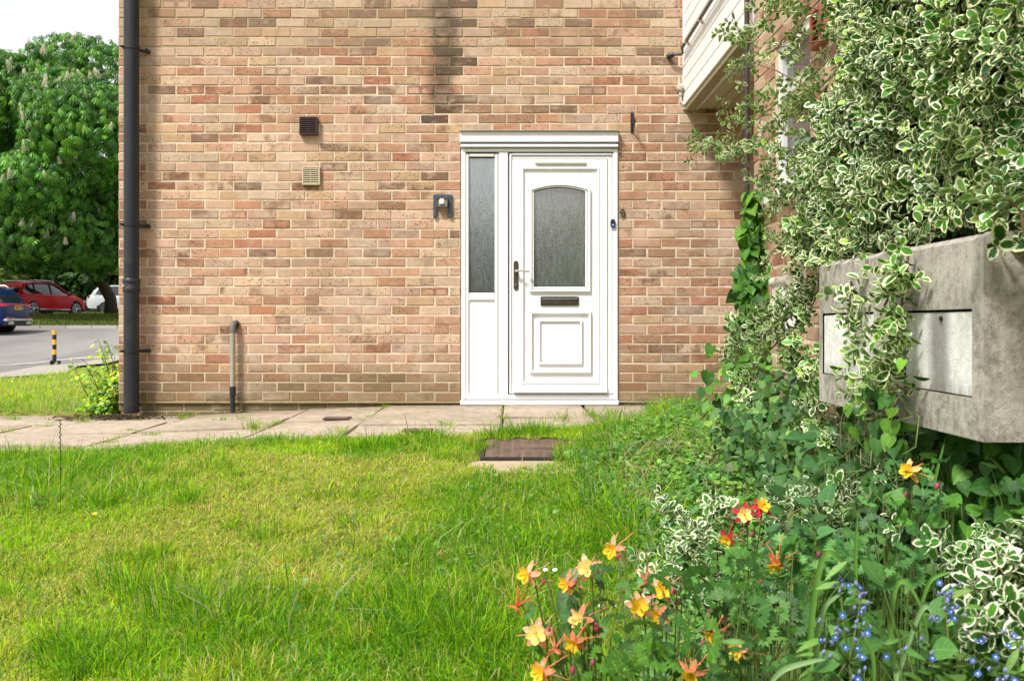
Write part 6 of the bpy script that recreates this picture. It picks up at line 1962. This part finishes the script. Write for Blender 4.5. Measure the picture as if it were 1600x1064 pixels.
# ------------------------------------------------------------------ flowers
def petal_mat(name, col, edge, var=.15):
    t = NT(name)
    p = t.pos()
    n1 = t.noise(140, 3, .6, p); n2 = t.noise(420, 2, .6, p)
    c = t.mix(t.ss(n1, .38, .66), col, edge)
    k = t.math('MULTIPLY_ADD', n2, 2 * var, 1 - var)
    c = t.mix(1.0, c, t.n("ShaderNodeCombineColor", {0: k, 1: k, 2: k}).outputs[0], 'MULTIPLY')
    b = t.n("ShaderNodeBsdfPrincipled", {'Base Color': c, 'Roughness': .6, 'Specular IOR Level': .2})
    t.t.links.new(t.bump(n2, .3, .004), b.inputs['Normal'])
    tr = t.n("ShaderNodeBsdfTranslucent", {'Color': c})
    mx = t.n("ShaderNodeMixShader", {0: .35, 1: b.outputs[0], 2: tr.outputs[0]})
    t.t.links.new(mx.outputs[0], t.out.inputs['Surface'])
    return t.m
M_PET_Y = petal_mat("yellow_petal", (0.92, 0.60, 0.01), (0.95, 0.74, 0.08))
M_PET_C = petal_mat("cream_petal", (0.93, 0.76, 0.16), (0.94, 0.84, 0.42))
M_PET_P = petal_mat("salmon_petal", (0.80, 0.22, 0.10), (0.86, 0.42, 0.24))
M_PET_PK = petal_mat("pink_petal", (0.86, 0.36, 0.20), (0.92, 0.62, 0.42))
M_PET_R = petal_mat("red_petal", (0.50, 0.02, 0.03), (0.68, 0.07, 0.09))
M_PET_O = petal_mat("orange_petal", (0.78, 0.17, 0.05), (0.85, 0.36, 0.14))
M_BUD = plain("maroon_bud", (0.30, 0.05, 0.08), 0.5, 0.3, var=.2, nscale=60)
M_BLUEF = plain("blue_petal", (0.05, 0.13, 0.40), 0.5, 0.3, var=.2, nscale=80)
M_LILAC = plain("lilac_bud", (0.19, 0.21, 0.42), 0.5, 0.3, var=.3, nscale=80)
M_WHITE = plain("white_petal", (0.82, 0.82, 0.80), 0.5, 0.3, var=.05)
M_DISC = plain("yellow_disc", (0.80, 0.48, 0.03), 0.6, 0.3)

def petal(mb, R, base, length, width, lift, curl=0.3, n=4):
    """petal along local +x of R starting at base; lift = height gain, curl = tip bend"""
    b = len(mb.v)
    prof = [0.3, .85, 1.0, .86, .25]
    for i in range(n + 1):
        t = i / n
        for u in (-1, 0, 1):
            v = Vector((length * t, u * width * .5 * prof[i], lift * t + curl * length * t * t - (abs(u) * -.12 * width)))
            mb.v.append(tuple(R @ v + base))
    for i in range(n):
        for k in range(2): mb.face(b + i * 3 + k, b + i * 3 + k + 1, b + i * 3 + k + 4, b + i * 3 + k + 3)

def columbine(parent, loc, axis, size, outer, inner, spur=True, closed=0.0, rnd=None):
    """flower facing along axis: 5 outer sepals, cup of 5 petals, 5 long spurs behind, stamens"""
    rnd = rnd or random
    z = Vector(axis).normalized(); q = z.to_track_quat('Z', 'Y').to_matrix()
    base = Vector(loc)
    m = MB(); a0 = rnd.uniform(0, 6)
    for k in range(5):
        a = a0 + k * 2 * math.pi / 5 + rnd.uniform(-.12, .12)
        R = q @ Matrix.Rotation(a, 3, 'Z')
        ln = size * rnd.uniform(.85, 1.15)
        petal(m, R, base, ln * (1 - .35 * closed), size * .44, ln * (-.25 + 1.0 * closed + rnd.uniform(-.2, .15)), -.12)
    for k in range(5):
        a = a0 + (k + .5) * 2 * math.pi / 5
        R = q @ Matrix.Rotation(a, 3, 'Z')
        s = rnd.uniform(.8, 1.1) * size * (.7 if closed > .5 else 1)
        pts = [base + R @ Vector((x_ * s, 0, z_ * s)) for x_, z_ in ((.10, .02), (.32, -.40), (.62, -.85), (1.0 + rnd.uniform(-.2, .3), -1.35), (1.15 + rnd.uniform(-.25, .2), -1.7))]
        m.tube(pts, [size * .10, size * .06, size * .04, size * .033, size * .045], 5)
    fl = m.build("flower", outer, parent, smooth=True)
    if closed < .6:
        m = MB()
        for k in range(5):
            a = a0 + (k + .5) * 2 * math.pi / 5
            R = q @ Matrix.Rotation(a, 3, 'Z')
            petal(m, R, base + R @ Vector((size * .06, 0, size * .03)), size * .56, size * .52, size * .50 * rnd.uniform(.6, 1), -.05)
        m.build("petal_cup", inner, fl, smooth=True)
        m = MB()
        for k in range(7):
            d_ = q @ Vector((rnd.uniform(-.12, .12), rnd.uniform(-.12, .12), .75)); m.tube([base, base + d_ * size], [size * .012, size * .03], 4)
        m.build("stamens", M_PET_Y, fl)
    return fl

def bud(parent, loc, size, mat, dirn=(0, 0, -1)):
    m = MB(); d_ = Vector(dirn).normalized() * size
    p = Vector(loc)
    m.tube([p, p + d_ * .2, p + d_ * .55, p + d_ * .85, p + d_ * 1.05], [size * .12, size * .28, size * .32, size * .18, size * .03], 8)
    m.build("bud", mat, parent, smooth=True)

def columbine_plant(label, base_px, base_d, flowers, buds, size, gleaf=None):
    bx, byy = (base_px - 800) * base_d / F, base_d
    gz_ = g(bx, byy)
    e = empty("columbine_plant", (bx, byy, gz_), label, "flowering plant", "columbine plants in the border")
    st = []
    root = Vector((bx, byy, gz_ - .02))
    def stem(p, bend=.03):
        mid = root * .4 + p * .6 + Vector((random.uniform(-.02, .02), random.uniform(-.02, .02), .0))
        return [tuple(root + Vector((random.uniform(-.02, .02), 0, 0))), tuple(root * .7 + mid * .3 + Vector((0, 0, .04))), tuple(mid), tuple(p * .85 + mid * .15 + Vector((.006, 0, bend * .6))), tuple(p + Vector((.004, .004, bend * .25))), tuple(p)]
    for (px, py, d_, ax, outer, inner, cl, sc_) in flowers:
        p = at(px, py, d_)
        columbine(e, p, ax, size * sc_, outer, inner, closed=cl)
        back = p - Vector(ax).normalized() * size * .05
        st.append(stem(Vector(back)))
    for (px, py, d_, s_) in buds:
        p = at(px, py, d_); bud(e, p, size * s_, M_BUD, (random.uniform(-.6, .2), -.2, -.8)); st.append(stem(Vector(p), .015))
    m = MB()
    for s_ in st: m.tube([Vector(q) for q in s_], [.0028, .0024, .0019, .0015, .0012, .0011], 5, cap=False)
    m.build("stems", plain("purple_green_stem", (0.085, .10, .04), .6, .3, var=.3, nscale=30), e, smooth=True)
    # stem leaves
    n = 10
    P, Yv = [], []
    for k in range(n):
        s_ = random.choice(st); t = random.uniform(.25, .75); i = int(t * 5); a = np.array(s_[i]) * (1 - (t * 5 - i)) + np.array(s_[min(i + 1, 5)]) * (t * 5 - i)
        P.append(a); Yv.append(rng.normal(0, 1, 3) * np.array([1, .6, .3]))
    P = np.array(P); Yv = np.array(Yv)
    singles("leaf", LT_COL, P, frames(Yv, np.tile([[0, -.5, .9]], (n, 1))), rng.uniform(.018, .032, n), pick([(.08, .19, .06), (.1, .24, .07)], n), M_LEAF, e, 3)
    return e
Y_, C_, P_, K_, R_, O_ = M_PET_Y, M_PET_C, M_PET_P, M_PET_PK, M_PET_R, M_PET_O
SZ = .027
columbine_plant("yellow and salmon columbine, leftmost plant with the most open flowers", 935, 1.88,
    [(824, 898, 1.80, (-.75, -.75, .15), K_, Y_, 0, 1.0), (886, 912, 1.8, (-.85, -.55, .05), P_, Y_, .15, .95), (917, 888, 1.82, (-.25, -.95, .35), K_, C_, 0, 1.05),
     (808, 946, 1.78, (-.55, -.2, -.9), O_, Y_, .7, .95), (838, 990, 1.72, (-.1, -1, .25), K_, C_, 0, 1.15), (906, 968, 1.75, (-.7, -.75, .1), P_, C_, .1, 1.05),
     (897, 1003, 1.72, (-.5, -.7, -.35), P_, Y_, .15, 1.0), (868, 1012, 1.70, (-.1, -.5, -.85), P_, Y_, .75, .95), (845, 1050, 1.66, (-.7, -.7, .1), P_, Y_, .05, 1.05)],
    [(849, 905, 1.8, .42), (900, 905, 1.8, .6), (932, 893, 1.8, .5), (915, 962, 1.75, .6), (930, 972, 1.75, .65), (857, 977, 1.72, .42), (895, 1040, 1.7, .6), (926, 1030, 1.7, .45)], SZ)
columbine_plant("yellow and pink columbine, second plant with two wide flowers side by side", 1035, 1.95,
    [(1036, 920, 1.85, (-.35, -.95, .1), K_, Y_, 0, 1.05), (999, 946, 1.82, (-.15, -1, .15), K_, Y_, 0, 1.1), (1030, 962, 1.84, (-.75, -.6, -.05), P_, Y_, .2, .95), (1010, 908, 1.88, (.1, -.4, -.9), P_, Y_, .7, 1.0), (958, 858, 2.15, (-.7, -.75, -.1), K_, Y_, .05, 1.15)],
    [(968, 864, 2.1, .5), (1062, 936, 1.85, .45), (1053, 920, 1.85, .4)], SZ)
columbine_plant("crimson red and cream columbine beside the white-edged spray", 1185, 2.4,
    [(1163, 804, 2.3, (-.15, -1, .2), R_, C_, .05, 1.15), (1190, 792, 2.32, (.2, -.7, .55), R_, Y_, .1, 1.15), (1136, 843, 2.28, (-.6, -.75, -.2), R_, Y_, .2, 1.0)],
    [(1176, 830, 2.3, .5), (1280, 858, 2.2, .7)], SZ)
columbine_plant("orange and yellow columbine, a single flower left of the strap leaves", 1225, 2.15, [(1213, 882, 2.08, (-.5, -.6, -.6), O_, Y_, .2, 1.1)], [(1190, 905, 2.1, .4)], SZ)
columbine_plant("small orange-pink columbine, lowest on the right at the bottom edge", 1150, 1.8, [(1113, 990, 1.8, (-.5, -.6, -.5), P_, Y_, .35, .95), (1155, 1018, 1.75, (-.8, -.55, .1), K_, Y_, .1, 1.0), (1080, 1052, 1.68, (-.4, -.7, -.3), P_, Y_, .1, 1.0)], [(1098, 1000, 1.75, .4)], SZ)
columbine_plant("lone yellow columbine with long orange spurs under the nearer concrete box", 1440, 2.2, [(1420, 735, 2.1, (-.8, -.6, .15), plain("peach_petal", (.88, .42, .14), .5, .3, var=.15, nscale=60), Y_, .05, 1.05)], [(1466, 754, 2.1, .6), (1416, 768, 2.15, .5)], SZ)

# blue alkanet
def alkanet(label, base_px, base_d, heads, size=.0056):
    bx = (base_px - 800) * base_d / F; gz_ = g(bx, base_d)
    e = empty("blue_flowering_plant", (bx, base_d, gz_), label, "flowering plant", "blue-flowered plants at the bottom right")
    root = np.array([bx, base_d, gz_]); st = []
    for (px, py, d_, nf, nb) in heads:
        c = np.array(at(px, py, d_))
        if not st:
            top = c.copy(); k0 = [root + (top - root) * t + np.array([.012 * math.sin(t * 4), 0, 0]) for t in np.linspace(0, 1, 6)]
            st.append([tuple(q) for q in k0])
        else:
            cand_ = [q for q in k0 if q[2] < c[2] - .008]
            a_ = cand_[-1] if cand_ else k0[2]
            st.append([tuple(a_), tuple(a_ * .5 + c * .5 + np.array([0, 0, -.006])), tuple(c)])
        for k in range(max(1, nf - 1 if nf < 4 else nf // 2)):
            p = Vector(c + rng.normal(0, .009, 3)); m = MB(); ax = Vector((random.uniform(-.7, .5), -1, random.uniform(-.1, .8))).normalized(); q = ax.to_track_quat('Z', 'Y').to_matrix()
            for j in range(5): petal(m, q @ Matrix.Rotation(j * 1.2566, 3, 'Z'), p, size, size * 1.1, 0, .1)
            f_ = m.build("flower", M_BLUEF, e, smooth=True)
            m = MB(); m.tube([p, p + ax * .0015], .0013, 6); m.build("eye", M_WHITE, f_)
        m = MB()
        for k in range(max(2, int(nb * .6))):
            p = Vector(c + rng.normal(0, .010, 3)); m.tube([p, p + Vector((random.uniform(-.004, .004), -.003, .006)), p + Vector((random.uniform(-.004, .004), -.004, .010))], [.0015, .003, .001], 5)
        m.build("bud_cluster", M_LILAC, e, smooth=True, kind='stuff')
    m = MB()
    for s_ in st: m.tube([Vector(q) for q in s_], [.0036 * (1 - .6 * i / (len(s_) - 1)) * (1 if len(s_) > 3 else .55) for i in range(len(s_))], 6, cap=False)
    m.build("stems", M_GSTEM, e, smooth=True)
    n = 14; P = np.array([np.array(k0[2 + k % 4]) + rng.normal(0, .03, 3) for k in range(n)]); Yv = rng.normal(0, 1, (n, 3)) * np.array([1, .5, .35])
    singles("leaf", LT_NARROW, P, frames(Yv, np.tile([[0, -.5, .9]], (n, 1))), rng.uniform(.04, .07, n), pick([(.13, .27, .06), (.17, .32, .08)], n), M_LEAF, e, 4)
alkanet("blue-flowered plant nearest the arching strap leaves, leftmost of three", 1350, 1.55, [(1321, 920, 1.6, 4, 12), (1345, 936, 1.6, 2, 9), (1318, 958, 1.55, 2, 6), (1350, 961, 1.5, 3, 3), (1300, 992, 1.5, 2, 8), (1318, 1005, 1.5, 2, 7), (1296, 1022, 1.45, 2, 4), (1345, 1000, 1.5, 2, 2), (1347, 1028, 1.45, 3, 3), (1335, 1058, 1.4, 2, 3)])
alkanet("blue-flowered plant with a thick upright stem, middle of three", 1495, 1.55, [(1484, 928, 1.6, 6, 12), (1475, 965, 1.55, 4, 9), (1498, 968, 1.5, 3, 3), (1455, 1020, 1.5, 2, 4), (1405, 1015, 1.5, 2, 4), (1525, 1006, 1.5, 2, 4), (1526, 1032, 1.45, 3, 3), (1540, 1028, 1.45, 1, 3)])
alkanet("blue-flowered plant at the bottom right corner, rightmost of three", 1590, 1.55, [(1597, 1000, 1.5, 4, 6), (1575, 1056, 1.4, 4, 6)])

# daisies and dandelions
def daisy(px, py, label, s=.0095, yellow=False):
    x, d_ = ground_at(px, py); z = g(x, d_) + .045
    e = empty("dandelion" if yellow else "daisy", (x, d_, z - .045), label, "dandelion" if yellow else "daisy", None if yellow else "white daisies in the lawn behind the columbines")
    p = Vector((x, d_, z)); ax = Vector((random.uniform(-.3, .3), -.45, 1)).normalized(); q = ax.to_track_quat('Z', 'Y').to_matrix()
    m = MB(); k_ = 22 if yellow else 13
    for j in range(k_): petal(m, q @ Matrix.Rotation(j * 2 * math.pi / k_, 3, 'Z'), p, s, s * .36, s * (.3 if yellow else .12), 0)
    m.build("petals", M_DISC if yellow else M_WHITE, e, smooth=True)
    m = MB(); m.tube([p, p + ax * s * .3, p + ax * s * .4], [s * .36, s * .34, s * .15], 8); m.build("disc", M_DISC, e, smooth=True)
    m = MB(); m.tube([(x, d_, z - .05), p], .0009, 4); m.build("stem", M_GSTEM, e)
DL = "small white daisy flower in the grass among the yellow columbines"
for (px, py) in [(852, 910), (893, 960), (939, 968), (980, 962), (990, 975), (1028, 986), (1022, 993), (1046, 984), (1062, 991), (1030, 1003), (959, 967), (867, 910)]:
    daisy(px, py, DL)
x_ = 0
daisy(148, 820, "yellow dandelion flower in the lawn on the left", .011, True)
def wall_flower():
    d_ = (EYE + .09) * F / (632 - HZ); d_ = 8.3; x = (16 - 800) * d_ / F; return x, d_
x, d_ = wall_flower(); zf = g(x, d_) + .09
e = empty("dandelion", (x, d_, zf - .09), "yellow dandelion flower in the rough grass beyond the path", "dandelion")
m = MB()
for j in range(20): petal(m, Matrix.Rotation(j * .314, 3, 'Z'), Vector((x, d_, zf)), .02, .007, .008, 0)
m.build("petals", M_DISC, e, smooth=True)
m = MB(); m.tube([(x, d_, zf - .1), (x, d_, zf)], .002, 4); m.build("stem", M_GSTEM, e)

# ------------------------------------------------------------------ weedy shrub at the left house corner
ws = empty("weedy_shrub", (-3.3, 7.45, -.09), "bright yellow-green leafy shrub growing at the left corner of the brick wall", "shrub")
stl = []; P, Yv = [], []
for k in range(15):
    a = np.array([-3.15 - abs(rng.normal(0, .075)), 7.45 + rng.normal(0, .06), -.1])
    h = rng.uniform(.25, .78) * (1.0 if a[0] > -3.25 else .55)
    lean = np.array([rng.normal(-.04, .08), rng.normal(0, .04), 0])
    pts = [tuple(a + lean * t * t * 2 + np.array([0, 0, h * t])) for t in np.linspace(0, 1, 7)]
    if k < 1: pts = [tuple(a + np.array([-.22 * t, 0, .32 * t + .1 * t * t])) for t in np.linspace(0, 1, 7)]
    stl.append(pts)
    for j in range(44):
        t = rng.uniform(.12, 1); i = min(int(t * 6), 5); q = np.array(pts[i]) + (np.array(pts[i + 1]) - np.array(pts[i])) * (t * 6 - i)
        o_ = rng.normal(0, 1, 3) * np.array([1, .7, .25]); o_ = unit(o_); P.append(q + o_ * rng.uniform(.01, .05)); Yv.append(o_ + np.array([0, 0, -.15]))
for k in range(420):
    P.append(np.array([-3.14 - abs(rng.normal(0, .13)), 7.4 + rng.normal(0, .08), -.07 + abs(rng.normal(0, .07))])); Yv.append(rng.normal(0, 1, 3) * np.array([1, 1, .3]))
P = np.array(P); Yv = np.array(Yv); n = len(P)
ok = P[:, 0] < -3.085; P, Yv = P[ok], Yv[ok]; n = len(P)
split_leaves("leaf", LT_OVAL, P, frames(Yv, np.tile([[-.1, -.6, .9]], (n, 1)) + rng.normal(0, .3, (n, 3))), rng.uniform(.026, .052, n), pick([(.22, .44, .02), (.36, .54, .03), (.12, .28, .03), (.50, .54, .04), (.2, .36, .12)], n), M_LEAF, ws, 200)
stems_obj(stl, .006, M_STEM, ws, "stems", 5)

# ------------------------------------------------------------------ trees beyond the road
def palmate():
    parts = []
    lt = leaf_template([(0, .015), (.3, .05), (.68, .115), (.88, .08), (1.0, .0)], .3, .5)
    for a, l in ((-2.1, .6), (-1.3, .85), (-.6, 1.0), (0, 1.05), (.6, 1.0), (1.3, .85), (2.1, .6)):
        R = (Matrix.Rotation(-a, 3, 'Z') @ Matrix.Rotation(-.45, 3, 'X'))
        parts.append(xf(lt, R, (0, 0, 0), l))
    return merge_t(parts)
LT_PALM = palmate()
def lumpy(n, c, r, seed, lumps=26, lump_r=.42, front=True):
    """points on the surface of a crown made of many unequal lobes; returns P, outward normal, lobe id"""
    rs = np.random.default_rng(seed)
    v = rs.normal(0, 1, (lumps, 3)); v /= np.linalg.norm(v, axis=1)[:, None]
    lc = v * rs.uniform(.55, .92, (lumps, 1)); lr = lump_r * rs.uniform(.6, 1.25, lumps)
    P = []; N = []; I = []
    per = n // lumps
    for i in range(lumps):
        u = rs.normal(0, 1, (per, 3)); u /= np.linalg.norm(u, axis=1)[:, None]
        rad = lr[i] * rs.uniform(.62, 1.05, (per, 1)) ** .6
        q = lc[i] + u * rad
        # drop what lies deep inside other lobes
        dd = np.linalg.norm(q[:, None, :] - lc[None], axis=2) / lr[None]
        inside = (dd < .72).sum(1) > 0
        P.append(q[~inside]); N.append(u[~inside]); I.append(np.full((~inside).sum(), i))
    P = np.concatenate(P); N = np.concatenate(N); I = np.concatenate(I)
    return P * np.array(r) + np.array(c), N, I

def crown(parent, c, r, n, size, cols, tp, seed, mat=M_TREELEAF, lumps=26, lump_r=.42, ymax=None, name="leaves", droop=.7, trim=None):
    P, N, I = lumpy(n, c, r, seed, lumps, lump_r)
    if ymax is not None:
        k = P[:, 1] < ymax; P, N, I = P[k], N[k], I[k]
    if trim is not None:
        k = trim(P); P, N, I = P[k], N[k], I[k]
    n = len(P)
    Y = N * .8 + rng.normal(0, .35, (n, 3)) + np.array([0, 0, -droop])
    Nn = N * .7 + np.array([0, 0, .75]) + rng.normal(0, .25, (n, 3))
    lobe = np.random.default_rng(seed + 1).uniform(.8, 1.25, lumps)[I][:, None]
    batch(name, tp, P, frames(Y, Nn), rng.uniform(.75, 1.2, n) * size, (pick(cols, n) * lobe).clip(0, 1), mat, parent)
    return P, N
TRX, TRY = -20.6, 46.0
tz = g(TRX, 44) + .1
ct = empty("chestnut_tree", (-19.2, 44.6, tz), "large flowering horse chestnut with cream candles behind the parked cars", "tree")
CC_ = (-19.6, 39.5, 7.2)
GRN = [(0.05, .16, .014), (.075, .22, .016), (.13, .32, .022), (.035, .12, .012)]
P, N = crown(ct, CC_, (7.6, 8.0, 4.75), 76000, .27, GRN, LT_PALM, 3, lumps=60, lump_r=.27, trim=lambda P: (P[:, 2] > 2.9 + .3 * np.sin(P[:, 0] * 2.1)) & (P[:, 1] < 42))
m = MB(); m.tube([(-19.25, 44.6, tz - .2), (-19.3, 44.6, tz + .8), (-19.7, 44.3, tz + 1.7), (-20.5, 43.6, tz + 2.6), (-20.9, 42.5, tz + 4.5), (-20.7, 41, 8)], [.34, .27, .25, .22, .2, .12], 12)
m.tube([(-19.6, 44.4, tz + 1.4), (-19.1, 44.2, tz + 2.4), (-18.5, 43, tz + 4)], [.17, .14, .1], 8)
m.tube([(-20.2, 43.9, tz + 2.3), (-21.6, 42.6, tz + 2.5), (-23.2, 40.6, tz + 3.0)], [.16, .12, .07], 8)
m.build("trunk", M_BARK, ct, smooth=True)
# flower candles
cand = MB()
for k in range(60):
    t = k / 60; a = k * 2.4; r_ = .10 * (1 - t) ** .7 + .012
    p = Vector((r_ * math.cos(a), r_ * math.sin(a), .32 * t)); d2 = Vector((math.cos(a), math.sin(a), .35)) * .035
    b_ = len(cand.v); s_ = Vector((-math.sin(a), math.cos(a), 0)) * .022
    cand.v += [tuple(p - s_), tuple(p + d2), tuple(p + s_), tuple(p + Vector((0, 0, .035)))]; cand.face(b_, b_ + 1, b_ + 2); cand.face(b_, b_ + 2, b_ + 3)
o0 = cand.build("flower_candle", plain("cream_blossom", (0.80, 0.71, 0.56), .6, .2, var=.15), ct)
o0.matrix_parent_inverse = Matrix.Translation(ct.location).inverted()
k = (P[:, 1] < 38) & (N[:, 2] > -.35) & (N[:, 1] < .3) & (P[:, 0] / P[:, 1] < -.40) & (P[:, 0] / P[:, 1] > -.60)
idx = rng.permutation(np.where(k)[0])[:130]
for j, i in enumerate(idx):
    o = o0 if j == 0 else o0.copy()
    if j: COL.objects.link(o)
    o.location = tuple(P[i] + N[i] * .12 + np.array([0, 0, -.14])); s_ = rng.uniform(.65, 1.15); o.scale = (s_, s_, s_ * 1.15); o.rotation_euler = (rng.normal(0, .2), rng.normal(0, .2), rng.uniform(0, 6))
# second crown behind and left, hedges behind the cars
t2 = empty("background_tree", (-29.5, 50, 1.0), "yellower green tree behind the chestnut at the far left", "tree")
crown(t2, (-28.9, 48, 7.5), (5.0, 5, 6.8), 12000, .28, [(.12, .20, .02), (.17, .24, .025), (.08, .16, .02)], LT_LOBED, 5, lumps=30, lump_r=.34)
m = MB(); m.tube([(-29.5, 50, .8), (-29.4, 50, 5), (-29, 49, 10)], [.4, .3, .1], 8); m.build("trunk", M_BARK, t2, smooth=True)
def hedge_obj(label, x0, x1, y, z0, z1, n, size, cols, name="hedge", thick=1.6):
    e = empty(name, ((x0 + x1) / 2, y, z0), label, "hedge")
    X = rng.uniform(x0, x1, n); Zt = z1 + (fbm(X * .5, X * 0 + 2, 5) - .5) * 1.6
    Z = z0 + (Zt - z0) * rng.random(n); Y = y + (fbm(X * .9, Z * .9, 7, 2) - .5) * 2.2 + rng.random(n) * thick
    P = np.stack([X, Y, Z], 1)
    Yv = rng.normal(0, .5, (n, 3)) + np.array([0, -.4, -.6]); N_ = rng.normal(0, .4, (n, 3)) + np.array([0, -.6, .8])
    batch("leaves", LT_OVAL, P, frames(Yv, N_), rng.uniform(.7, 1.3, n) * size, pick(cols, n), M_TREELEAF, e)
    box("core", plain("hedge_dark_core", (0.012, .02, .008), .95, .05), x0, x1, y + thick + .9, y + thick + 1.6, z0 - .5, z1 - .3, e)
hedge_obj("dark evergreen hedge behind the parked cars", -42, -14, 56, .9, 7.4, 15000, .34, [(.035, .09, .015), (.05, .13, .02), (.08, .17, .03)])
hedge_obj("unseen hedge added opposite the front door for the dark reflection in its glass", -16, 14, -21, -2.0, 4.3, 7000, .45, [(.03, .08, .015), (.045, .10, .02)], thick=1.2)  # added out of view to darken the lower part of the glass reflection
